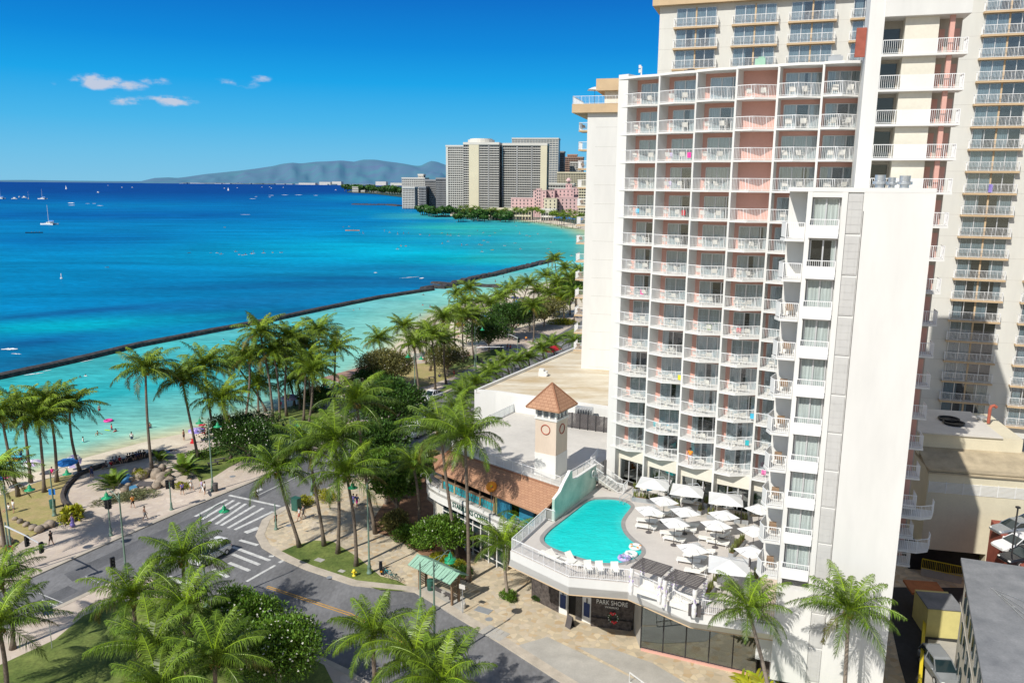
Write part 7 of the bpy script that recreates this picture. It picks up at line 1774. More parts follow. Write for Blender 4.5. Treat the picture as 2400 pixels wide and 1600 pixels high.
# outrigger canoe and floats
def hull(m, L_, B_, H_, flat=.15, pinch=.9):
    n = 12; secs = []
    for i in range(n+1):
        t = i/n; y = (t-.5)*L_; w_ = B_/2*max(.02, math.sin(PI*min(1, max(0, t*pinch+(1-pinch)*.5)))**.6); z = H_*(.12*(2*t-1)**2); secs.append([(-w_, y, H_+z), (-w_*.85, y, H_*.45), (-w_*.3, y, 0), (w_*.3, y, 0), (w_*.85, y, H_*.45), (w_, y, H_+z)])
    vs = [v for s_ in secs for v in s_]; fs = [(i*6+k, (i+1)*6+k, (i+1)*6+k+1, i*6+k+1) for i in range(n) for k in range(5)]+[(i*6+5, (i+1)*6+5, (i+1)*6, i*6) for i in range(n)]
    m.faces(vs, fs)
def canoe(px, py, mk, lab, rz, n=5, sc=1.0):
    g = G(px, py, -.3); t = thing('outrigger_canoe', lab, 'canoe', (g.x, g.y, -.35), rz); m = MB(); hull(m, 12, .8, .7); child('hull', m.mesh('hull', [mk]), t)
    m = MB(); m.tube([(2.2, -3, .3), (2.2, 3, .3)], .14, 6); child('float', m.mesh('float', ['white_paint']), t); m = MB(); m.tube([(-.4, -2, .75), (2.2, -2, .4)], .06, 5); m.tube([(-.4, 2, .75), (2.2, 2, .4)], .06, 5); child('outrigger_boom', m.mesh('outrigger_boom', ['wood']), t)
    t.scale = (sc,)*3
    for k in range(n):
        c, s_ = math.cos(rz), math.sin(rz); y = (-3.6+k*1.7)*sc; person((g.x-s_*y, g.y+c*y, .0), 'sit', rz, f'paddler in the {lab.split()[0]} canoe, {od(k)} seat', rp2.choice(['navy', 'red', 'white_cloth']), 'black', dark=True, grp='canoe paddlers', s_=sc)
canoe(826, 541, 'orange', 'orange outrigger canoe full of paddlers on the bright bay water', 1.7)
canoe(80, 546, 'black', 'dark outrigger canoe with paddlers left on the deep blue water', 1.9, 4)
def bsail(px, py, lab, h, L_, kind='cat', rz=1.3, sail=False):
    g = G(px, py, -.3); t = thing('sailing_boat' if kind != 'motor' else 'motor_boat', lab, 'boat', (g.x, g.y, -.4), rz)
    m = MB()
    if kind == 'cat':
        for s_ in (-1, 1):
            m2 = MB(); hull(m2, L_, L_*.10, L_*.1); m.faces([(v[0]+s_*L_*.22, v[1], v[2]) for v in m2.v], m2.f)
        child('hull', m.mesh('hull', ['white_paint']), t); m = MB(); m.cbox((0, -.05*L_, L_*.09), L_*.46, L_*.5, L_*.03); m.cbox((0, -.05*L_, L_*.12), L_*.34, L_*.26, L_*.07); child('cabin', m.mesh('cabin', ['white_paint']), t)
        m = MB(); m.cbox((0, -.05*L_, L_*.135), L_*.345, L_*.2, L_*.03); child('window', m.mesh('window', ['car_glass']), t)
    else:
        hull(m, L_, L_*.28, L_*.12); child('hull', m.mesh('hull', ['white_paint']), t); m = MB(); m.cbox((0, -.02*L_, L_*.11), L_*.18, L_*.36, L_*(.1 if kind == 'mono' else .2)); child('cabin', m.mesh('cabin', ['white_paint']), t)
        m = MB(); m.cbox((0, -.02*L_, L_*.15), L_*.185, L_*.28, L_*.03); child('window', m.mesh('window', ['car_glass']), t)
    if kind != 'motor':
        m = MB(); m.tube([(0, .05*L_, L_*.1), (0, .05*L_, h)], [L_*.018, L_*.012], 6); m.tube([(0, .05*L_, L_*.24), (0, -.4*L_, L_*.25)], L_*.02, 6); child('mast', m.mesh('mast', ['alu']), t)
        m = MB(); m.tube([(0, .03*L_, L_*.27), (0, -.38*L_, L_*.28)], L_*.035, 6); child('furled_sail', m.mesh('furled_sail', ['blue' if kind == 'cat' else 'white_cloth']), t)
        if sail:
            m = MB(); m.face([(0.02, .04*L_, L_*.26), (.3, -.4*L_, L_*.27), (0.02, .05*L_, h*.97)]); m.face([(0, .48*L_, L_*.14), (0.02, .06*L_, L_*.2), (0, .055*L_, h*.8)]); child('sail', m.mesh('sail', ['white_cloth']), t)
bsail(116, 527, 'white catamaran with a tall bare mast, nearest of the sailing boats', 18, 14)
bsail(100, 467, 'white catamaran with tall mast in the anchored group, rightmost', 22, 18)
bsail(67, 467, 'sailing boat anchored left of the rightmost catamaran', 17, 10, 'mono', .4)
bsail(2, 466, 'sailing boat cut by the left frame edge', 24, 18, 'cat')
bsail(57, 464, 'white motor boat in the anchored group, rightmost of three', 0, 13, 'motor'); bsail(45, 463, 'white motor boat in the anchored group, middle of three', 0, 11, 'motor', .6); bsail(34, 467, 'white motor boat in the anchored group, leftmost of three', 0, 13, 'motor', 1.5)
for k, (px, py, kd, h) in enumerate(sorted([(155, 444, 'mono', 24), (253, 435, 'motor', 0), (286, 440, 'motor', 0), (310, 440, 'motor', 0), (441, 430, 'mono', 30), (452, 430, 'mono', 34), (526, 442, 'motor', 0), (535, 447, 'mono', 20), (556, 441, 'mono', 20), (614, 439, 'motor', 0), (632, 439, 'motor', 0), (636, 442, 'motor', 0), (664, 440, 'motor', 0), (230, 452, 'motor', 0), (787, 446, 'motor', 0)])):
    bsail(px, py, f'tiny white boat far out below the horizon, {od(k)} from the left', h*.8, 13 if kd == 'mono' else 15, kd, .9, sail=kd == 'mono' and k in (0, 7, 8))
g = G(144, 653, -.3); m = MB(); m.lathe((0, 0, 0), [(.5, 0), (.5, .5), (.16, .6), (.16, 2.2), (.05, 2.3)], 10); m.build('buoy', 'white_paint', label='white marker buoy alone on the blue water', cat='buoy', loc=(g.x, g.y, -.4))
m = MB(); g = G(254, 987, -.3); m.torus((0, 0, .12), .55, .2, n=18); m.build('swim_ring', 'pink', label='bright pink float in the lagoon', cat='float', loc=(g.x, g.y, -.3))
for k, (px, py, mk, lab, L_) in enumerate([(252, 1008, 'lime', 'lime green bodyboard beside two bathers', .5), (33, 1070, 'sky_blue', 'blue and white paddle board at the waterline', 1.5), (22, 1079, 'yellow', 'yellow board with a red end at the waterline', 1.2), (32, 1076, 'red', 'red inflatable beside the paddle board', .9)]):
    g = G(px, py, -.25); o = ob('paddle_board', SBM, None, (g.x, g.y, -.2), 1.2+.2*k, lab, 'board', scale=L_); setmat(o, mk)
g = G(477, 1157, .2); o = ob('surfboard', SBM, None, (g.x+.1, g.y-.35, 1.0), .6, 'white surfboard carried under the arm by the tall lamp post', 'surfboard', scale=.75); o.rotation_euler = (.1, 1.45, .6)
# ---------------------------------------------------------------- parasols on the beaches
def parasol_mesh(r, h, two=None, n=8):
    m = MB(); top = (0, 0, h)
    for k in range(n):
        a0, a1 = 2*PI*k/n, 2*PI*(k+1)/n; m.m = k % 2 if two else 0
        p0, p1 = (r*math.cos(a0), r*math.sin(a0), h-.5*r*.6), (r*math.cos(a1), r*math.sin(a1), h-.5*r*.6); q0, q1 = (r*.5*math.cos(a0), r*.5*math.sin(a0), h-.09*r), (r*.5*math.cos(a1), r*.5*math.sin(a1), h-.09*r)
        m.face([p0, p1, q1, q0]); m.face([q0, q1, top])
    return m
PSM = parasol_mesh(1.25, 2.1).mesh('canopy', ['blue']); PSM2 = parasol_mesh(1.25, 2.1, True).mesh('canopy', ['blue', 'red'])
pm_ = MB(); pm_.tube([(0, 0, 0), (0, 0, 2.15)], .022, 6); PPM = pm_.mesh('pole', ['white_paint'])
def parasol(pos, mk, lab, grp=None, s_=1.0, two=None, tilt=.12):
    t = thing('beach_parasol', lab, 'parasol', pos, 0, grp); t.scale = (s_,)*3; t.rotation_euler = (tilt, tilt*.5, 0); c = child('canopy', PSM2 if two else PSM, t); setmat(c, mk)
    if two: setmat(c, two, 1)
    child('pole', PPM, t)
def par_px(b, *a, **k): g = G(*b, 0); parasol((g.x, g.y, -.03), *a, **k)
par_px((160, 1113), 'blue', 'large bright blue parasol on the sand below the lawn palms', s_=1.15)
par_px((8, 1142), 'blue', 'blue and pink parasol at the left frame edge', two='pink')
par_px((80, 1110), 'lilac', 'lilac striped parasol behind the lawn palm trunks', two='white_cloth')
par_px((176, 1092), 'lilac', 'pale lilac parasol lying tilted behind the big blue one', two='white_cloth', tilt=.7, s_=.9)
par_px((462, 1033), 'purple', 'lavender parasol with red gear beneath it on the sand', two='lilac', s_=1.05)
par_px((680, 958), 'lilac', 'wide pale pinkish parasol at the grove edge', s_=1.3)
par_px((763, 930), 'blue', 'small blue parasol seen between grove trunks', s_=.8)
FB_ = [((1076, 778), 'orange'), ((1140, 757), 'blue'), ((1149, 752), 'sky_blue'), ((1158, 752), 'blue'), ((1166, 748), 'white_cloth'), ((1172, 745), 'blue'), ((1183, 738), 'sky_blue'), ((1193, 735), 'sky_blue'), ((1199, 730), 'teal_cloth'), ((1212, 722), 'blue'), ((1222, 715), 'purple'), ((1196, 696), 'red'), ((1302, 706), 'blue'), ((1310, 706), 'blue'), ((1324, 702), 'white_cloth'), ((1205, 712), 'navy'), ((1176, 760), 'blue'), ((1150, 762), 'white_cloth')]
for k, (b, mk) in enumerate(sorted(FB_)):
    par_px(b, mk, f'{M[mk].name.replace("_cloth", "").replace("_", " ")} parasol on the sand between the promenade palms, {od(k)} from the left', 'parasols on the sand between the promenade palms', s_=1.25)
rb = random.Random(9)
PNK = [(1222+k*2.6+rb.uniform(-.8, .8), 506+k*.12+rb.uniform(-1, 1), 'pink') for k in range(18)]+[(1082+k*5.0, 503.5+k*.12+rb.uniform(-1, .6), 'red') for k in range(16)]+[(1272+k*3.1+rb.uniform(-1, 1), 513.5+k*.28+rb.uniform(-1.5, 1.5), 'blue') for k in range(30)]+[(1300+k*5, 508+k*.4, 'white_cloth') for k in range(8)]
for k, (px, py, mk) in enumerate(sorted(PNK)):
    g = G(px, py, .3); parasol((g.x, g.y, .1), mk, f'tiny {M[mk].name.replace("_cloth", "")} parasol on the busy far beach, {od(k) if k < 68 else "near the right end"}{" from the left" if k < 68 else ""}', 'tiny parasols on the busy far beach', s_=2.2)
for k in range(40):
    px = 1060+k*7.6+rb.uniform(-3, 3); py = 505+max(0, (px-1180))*.115+rb.uniform(-2, 3); g = G(px, py, 0); person((g.x, g.y, 0), 'stand', rb.uniform(0, 6), f'tiny beachgoer on the busy far beach, {od(k)} from the left', rb.choice([None, 'red', 'white_cloth', 'navy']), 'navy', dark=rb.random() < .4, grp='tiny beachgoers on the busy far beach', s_=1.25)
m = MB(); g = G(452, 1040, .0); m.cbox((0, 0, 0), .6, .5, .45); m.cbox((0, .25, .45), .6, .06, .4, 0); m.build('beach_chair', 'red', label='red beach chair under the lavender parasol', cat='chair', loc=(g.x, g.y, -.06))
m = MB(); g = G(475, 1016, .0); m.cbox((0, 0, 0.5), .7, .7, .06); m.cbox((0, .3, 0), .7, .08, 1.0); 
for a in (-.3, .3): m.tube([(a, -.3, 0), (a, -.3, 1.5)], .02, 5)
m.cbox((0, 0, 1.5), 1.0, .9, .05); m.build('beach_chair', 'red', label='red canopy chair behind the lavender parasol', cat='chair', loc=(g.x, g.y, -.06))
m = MB(); g = G(397, 1058, 0); m.cbox((0, 0, 0), 1.0, 1.9, .02, .9); m.build('beach_towel', 'blue', label='blue towel spread beside a lying sunbather', cat='towel', loc=(g.x, g.y, -.02))
# ---------------------------------------------------------------- street furniture
def bell(m, c):
    m.lathe(c, [(.05, .62), (.07, .55), (.06, .5), (.17, .42), (.2, .2), (.24, .12), (.5, .02), (.52, -.03), (.46, 0.0), (.2, .05)], 18)
def lamp(b, h, lab, arms, z=.12, ht=None, sign=None, grp='green bell street lamps'):
    g = G(*b, z); t = thing('street_lamp', lab, 'street lamp', g, 0, grp); m = MB()
    m.lathe((0, 0, 0), [(.30, 0), (.30, .12), (.22, .2), (.2, .7), (.24, .76), (.16, .9), (.13, 1.3), (.15, 1.36), (.095, 1.5), (.085, h*.6), (.065, h-.1), (.09, h-.06), (.09, h), (.03, h+.25), (.01, h+.4)], 14); child('pole', m.mesh('pole', ['pole_green'], True), t)
    for (dx, dy) in arms:
        m = MB(); e = Vector((dx, dy, 0)); pts = [Vector((0, 0, h-.35))+e*s_+Vector((0, 0, z_)) for s_, z_ in ((0, 0), (.3, .35), (.6, .62), (.85, .68), (1, .5), (1.0, .35))]; m.tube(pts, .035, 6); m.tube([Vector((0, 0, h-.8)), Vector((0, 0, h-.2))+e*.28], .022, 5); a = child('arm', m.mesh('arm', ['pole_green']), t)
        m = MB(); bell(m, tuple(pts[-1]-Vector((0, 0, .6)))); child('lamp_shade', m.mesh('lamp_shade', ['lamp_green'], True), a)
        m = MB(); q = pts[-1]-Vector((0, 0, .58)); m.ell(q, .17, .17, .12, 10, 6); child('bulb', m.mesh('bulb', ['lamp_glass'], True), a)
    return t, g
lamp((499, 1150), 9.6, 'tall green double lamp on the beach pavement right of the fountain', [(-1.5, .9), (1.4, -.6)])
lamp((866, 1343), 9.6, 'tall green lamp on the street lawn next to the yellow hydrant', [(-1.7, 1.1)])
lamp((732, 1160), 8.5, 'green lamp behind the utility box among the street palms', [(1.2, -.6), (-1.2, .6)])
lamp((986, 1388+62), 5.5, 'green lamp arching over the side road near the bus shelter', [(2.6, 1.8)], z=.0)
lamp((1019, 1560), 9.3, 'green lamp post rising through the bottom centre palms', [(1.2, 2.1)])
lamp((484, 1420), 9.2, 'green lamp arching over the zebra crossing behind the foreground palm', [(1.3, 2.6)])
lamp((300, 1390), 10.2, 'green lamp beside the traffic signal left of the crossing', [(-1.7, .9)])
lamp((128, 1208), 5.6, 'green lamp on the dry lawn carrying a blue sign', [(1.5, .9)])
lamp((33, 1343), 9.3, 'dark lamp mast at the left edge with a signal arm', [(1.9, 1.1), (-1.4, -.6)])
lamp((973, 947), 9.3, 'green lamp beside the white pickup on the avenue', [(-1.3, .8), (1.3, -.8)])
lamp((1113, 862), 9, 'green lamp at the far signal on the avenue', [(1.6, .8)])
lamp((1252, 802), 8.5, 'green lamp in front of the far dark trees on the promenade', [(-1.4, .8)])
lamp((780, 965), 5.0, 'green lamp beside the shade pavilion', [(1.0, -.6), (-1.0, .6)])
lamp((686, 1115), 8.0, 'green lamp with a blue sign panel on the grove lawn', [(1.2, -.5)])
lamp((930, 1010), 8.0, 'green lamp hidden in the dark street tree', [(.9, .3)])
# signals
def signal_head(m, mg, c, rz=0.0):
    fr_ = Fr(c[0], c[1], math.degrees(-rz)); m.box(fr_, -.2, .2, -.22, .0, c[2], c[2]+1.1)
    for k in range(3):
        m.box(fr_, -.14, .14, 0.0, .22, c[2]+.30+k*.34, c[2]+.33+k*.34)
        mg.ell(fr_.P(0, .01, c[2]+.18+k*.34), .1, .05, .1, 10, 6)
def signal(b, h, lab, heads, arm=None, z=.12):
    g = G(*b, z); t = thing('traffic_signal', lab, 'traffic light', g); m = MB(); m.lathe((0, 0, 0), [(.24, 0), (.24, .1), (.16, .25), (.13, .9), (.08, 1.0), (.07, h)], 12)
    child('pole', m.mesh('pole', ['pole_green']), t)
    if arm: m = MB(); m.tube([(0, 0, h-.4), tuple(Vector((0, 0, h-.2)).lerp(Vector(arm), .5)), arm], [.1, .07, .05], 8); child('mast_arm', m.mesh('mast_arm', ['alu']), t)
    for c, rz in heads:
        m = MB(); mg = MB(); signal_head(m, mg, c, rz); s_ = child('signal_head', m.mesh('signal_head', ['black']), t); child('lens', mg.mesh('lens', ['car_glass']), s_)
signal((260, 1255), 4.2, 'green signal post with black heads near the clipped hedge', [((.25, -.05, 3.3), 1.2), ((-.3, .1, 3.2), -.3)])
signal((402, 1194), 3.6, 'green signal post with black heads beside the fountain rocks', [((-.3, 0, 2.7), .4), ((.3, .1, 2.7), -1.0)])
signal((647, 1240), 3.2, 'thin green signal post on the kerb tip of the flagstone corner', [])
signal((27, 1352), 6.0, 'long mast arm signal reaching over the avenue at the left', [((3.0, -1.4, 4.1), 1.4), ((5.0, -2.4, 3.9), 1.4)], arm=(5.2, -2.5, 4.7))
signal((268, 1400), 4.0, 'low black signal at the near kerb left of the crossing', [((.2, 0, 3.1), .9)])
signal((1116, 868), 5.5, 'far signal with a mast arm over the avenue', [((.3, 0, 2.2), .5), ((5.5, -1.0, 4.7), .5)], arm=(6, -1.1, 5.5))
signal((1213, 832), 4.5, 'far curved signal post by the promenade trees', [((.3, 0, 3), .5)], arm=(-2.5, .6, 5))
# signs
def sign(b, h, lab, w_, hh, mk, rz, z=.12, kind='sign'):
    g = G(*b, z); t = thing('street_sign', lab, 'sign', g, rz); m = MB(); m.tube([(0, 0, 0), (0, 0, h)], .035, 6); child('post', m.mesh('post', ['grey_metal']), t); m = MB(); m.cbox((0, -.05, h-hh), w_, .03, hh); child('panel', m.mesh('panel', [mk]), t)
sign((1084, 1436), 2.95, 'thin bus stop sign post at the right end of the bus shelter', .65, .45, 'far_white', -.5)
sign((128, 1207), 3.4, 'blue square sign on the dry lawn lamp', .75, .75, 'blue', .1)
sign((122, 1518), 4.0, 'dark blue square sign on a thin post at the lower left pavement', .8, .8, 'navy', .3)
sign((694, 1092), 6.5, 'blue parking sign on the grove lawn', .6, .9, 'navy', .2)
g = G(29, 1345, .12); m = MB(); m.lathe((0, 0, 0), [(.02, -.02), (.36, -.02), (.36, .02), (.02, .02)], 20); o = m.build('round_sign', 'red', label='round red ringed sign on the left signal mast', cat='sign', loc=(g.x+.1, g.y-.15, 3.0)); o.rotation_euler = (PI/2, 0, .4)
m = MB(); m.lathe((0, 0, 0), [(.02, -.025), (.26, -.025), (.26, .025), (.02, .025)], 20); o2 = m.build('sign_face', 'charcoal', o)
# bus shelter
sp_ = G(1027, 1395, .13); SHT = thing('bus_shelter', 'bus shelter with a pale green ribbed gable roof on brown posts', 'bus shelter', sp_); sf_ = Fr(0, 0, 41)
m = MB(); LH = 3.0
for sgn in (-1, 1):
    for k in range(16):
        a0 = -LH+.0+k*LH*2/16; q = [sf_.P(a0+.02, 0, 3.35), sf_.P(a0+LH*2/16-.02, 0, 3.35), sf_.P(a0+LH*2/16-.02, sgn*1.25, 2.75), sf_.P(a0+.02, sgn*1.25, 2.75)]
        m.hexa([v-up*.05 for v in q]+[v+up*(.03 if k % 2 else .055) for v in q])
m.box(sf_, -LH-.02, LH+.02, -.08, .08, 3.33, 3.42); child('roof', m.mesh('roof', ['shelter_green']), SHT)
for a in (-2.3, 2.3):
    m = MB(); 
    for b_ in (-.55, .35): m.box(sf_, a-.1, a+.1, b_-.1, b_+.1, 0, 2.85)
    child('post', m.mesh('post', ['wood']), SHT)
    m = MB()
    for k in range(12): m.box(sf_, a-.03, a+.03, -.5, .3, .4+k*.18, .48+k*.18)
    child('lattice', m.mesh('lattice', ['wood']), SHT)
m = MB(); m.box(sf_, -1.6, 1.6, -.45, -.1, .42, .5); m.box(sf_, -1.5, -1.35, -.4, -.15, 0, .42); m.box(sf_, 1.35, 1.5, -.4, -.15, 0, .42); child('bench', m.mesh('bench', ['charcoal']), SHT)
for k, (px, py) in enumerate([(1040, 1396), (1086, 1424)]):
    g = G(px, py, .13); m = MB(); m.lathe((0, 0, 0), [(.2, 0), (.24, .1), (.24, .5), (.2, .55), (.02, .55)], 14); m.build('bollard', 'concrete', label=['round concrete stool in front of the bus shelter', 'round concrete stool by the bus stop sign post'][k], cat='bollard', loc=g)
def bin_(b, lab, mk='bin_green', z=.13):
    g = G(*b, z); t = thing('litter_bin', lab, 'litter bin', g); m = MB(); m.lathe((0, 0, 0), [(.3, 0), (.33, .05), (.36, .95), (.34, 1.0)], 18); child('body', m.mesh('body', [mk], True), t); m = MB(); m.lathe((0, 0, 1.0), [(.38, 0), (.38, .06), (.2, .14), (.12, .12)], 18); child('lid', m.mesh('lid', [mk]), t)
bin_((1009, 1381), 'dark green round litter bin beside the bus shelter'); bin_((1130, 853), 'small dark litter bin on the far promenade', 'charcoal'); bin_((505, 1150), 'dark litter bin at the foot of the tall beach lamp', 'charcoal'); bin_((124, 1190), 'round green bin on the dry lawn lamp foot', 'bin_green')
g = G(830, 1349, .12); t = thing('fire_hydrant', 'yellow fire hydrant on the street lawn near the kerb', 'hydrant', g); m = MB(); m.lathe((0, 0, 0), [(.2, 0), (.2, .08), (.13, .1), (.13, .5), (.17, .52), (.17, .6), (.12, .72), (.03, .76)], 14); child('body', m.mesh('body', ['yellow'], True), t); m = MB(); m.tube([(-.26, 0, .42), (.26, 0, .42)], .07, 8); m.tube([(0, -.24, .4), (0, 0, .4)], .09, 8); child('outlet', m.mesh('outlet', ['yellow_paint']), t)
g = G(695, 1195, .12); t = thing('utility_cabinet', 'green metal utility cabinet on the flagstone corner', 'cabinet', g, -.5); m = MB(); m.cbox((0, 0, .0), 1.0, .7, 1.6); child('body', m.mesh('body', ['bin_green']), t); m = MB(); m.cbox((0, 0, 1.6), 1.1, .8, .06); m.cbox((0, -.36, .15), .8, .02, 1.3); child('door', m.mesh('door', ['bin_green']), t)
# sandwich board
g = G(1336, 1468, .12); t = thing('sandwich_board', 'black folding sandwich board on the flagstones before the entrance', 'sign', g, -.9); m = MB(); m.hexa([Vector(v) for v in [(-.35, -.32, 0), (.35, -.32, 0), (.35, -.28, 0), (-.35, -.28, 0), (-.35, -.04, 1.1), (.35, -.04, 1.1), (.35, 0, 1.1), (-.35, 0, 1.1)]]); child('front_panel', m.mesh('front_panel', ['charcoal']), t); m = MB(); m.hexa([Vector(v) for v in [(-.35, .28, 0), (.35, .28, 0), (.35, .32, 0), (-.35, .32, 0), (-.35, 0.004, 1.1), (.35, 0.004, 1.1), (.35, .04, 1.1), (-.35, .04, 1.1)]]); child('back_panel', m.mesh('back_panel', ['black']), t)
# wreath on the rock wall
t = thing('wreath', 'round wreath with red bows and baubles hanging on the dark rock wall', 'wreath', (9.5, 66.8, D(1439, 1446, 66.8).z)); m = MB(); rr = random.Random(2)
for k in range(150): a = rr.uniform(0, 6.28); r_ = .42+rr.gauss(0, .07); p = Vector((r_*math.cos(a), -.06+rr.uniform(-.06, .04), r_*math.sin(a))); m.face([p, p+Vector((rr.uniform(-.12, .12), -.05, rr.uniform(-.12, .12))), p+Vector((rr.uniform(-.12, .12), 0, rr.uniform(-.12, .12)))])
child('ring', m.mesh('ring', ['leaf_dark']), t); m = MB()
for (x, z) in ((-.05, .42), (.1, -.42)):
    for q in ((-.16, .05), (.16, .05), (0, -.08)): m.ell((x+q[0], -.12, z+q[1]), .14, .07, .11, 8, 5)
child('bow', m.mesh('bow', ['red'], True), t); m = MB()
for k in range(12): a = k*.52; m.ell((.44*math.cos(a), -.12, .44*math.sin(a)), .05, .05, .05, 8, 5)
child('baubles', m.mesh('baubles', ['white_cloth'], True), t); t.rotation_euler = (0, 0, -.22)
# white road-side rail at the bottom
m = MB(); a, b_ = G(1475, 1598, .12), G(1530, 1640, .12); railing(m, [a, b_], h=.9, sp=1.0, post=1.0, tr=.04); m.build('guard_rail', 'white_paint', label='white tubular guard rail at the bottom of the driveway', cat='railing')
# bicycles and moped
def bicycle(b, rz, mk, lab):
    g = G(*b, .12); t = thing('bicycle', lab, 'bicycle', g, rz, 'parked bicycles'); w_ = []
    for y in (-.52, .52): m = MB(); m.torus((0, y, .34), .32, .02, (1, 0, 0), 20, 6); [m.tube([(0, y, .34), (0, y+.31*math.cos(k), .34+.31*math.sin(k))], .005, 3) for k in (0, 1.05, 2.1, 3.14, 4.2, 5.2)]; child('wheel', m.mesh('wheel', ['tyre']), t)
    m = MB(); 
    for p_, q_ in (((0, -.52, .34), (0, -.05, .34)), ((0, -.05, .34), (0, .38, .75)), ((0, -.52, .34), (0, -.2, .8)), ((0, -.2, .8), (0, -.05, .34)), ((0, -.2, .76), (0, .38, .75)), ((0, .38, .9), (0, .52, .34))): m.tube([p_, q_], .02, 6)
    child('frame', m.mesh('frame', [mk]), t); m = MB(); m.tube([(-.28, .3, .98), (0, .38, .95), (.28, .3, .98)], .016, 6); child('handlebar', m.mesh('handlebar', ['dark_metal']), t); m = MB(); m.ell((0, -.22, .86), .08, .14, .04, 8, 5); child('saddle', m.mesh('saddle', ['black']), t)
bicycle((911, 1352), 1.1, 'teal', 'turquoise bicycle parked on the street lawn edge, left one'); bicycle((925, 1361), 1.0, 'bin_green', 'dark green bicycle parked on the street lawn edge, right one'); bicycle((140, 1238), 1.4, 'navy', 'dark bicycle leaning by the plaza shrub')
g = G(893, 1340, .12); t = thing('moped', 'black moped with an orange plate parked beside the bicycles', 'moped', g, .2)
for y in (-.55, .6): m = MB(); m.torus((0, y, .24), .18, .07, (1, 0, 0), 18, 6); child('wheel', m.mesh('wheel', ['tyre']), t)
m = MB(); m.cbox((0, -.4, .35), .3, .8, .4); m.cbox((0, .1, .25), .3, .5, .1); m.hexa([Vector(v) for v in [(-.2, .3, .3), (.2, .3, .3), (.2, .45, .3), (-.2, .45, .3), (-.16, .42, .95), (.16, .42, .95), (.16, .55, .95), (-.16, .55, .95)]]); child('body', m.mesh('body', ['car_black']), t); m = MB(); m.ell((0, -.35, .8), .15, .4, .08, 10, 5); child('seat', m.mesh('seat', ['black']), t); m = MB(); m.tube([(-.3, .4, 1.05), (0, .48, 1.0), (.3, .4, 1.05)], .02, 6); child('handlebar', m.mesh('handlebar', ['dark_metal']), t); m = MB(); m.cbox((0, -.84, .4), .2, .02, .16); child('number_plate', m.mesh('number_plate', ['orange']), t)
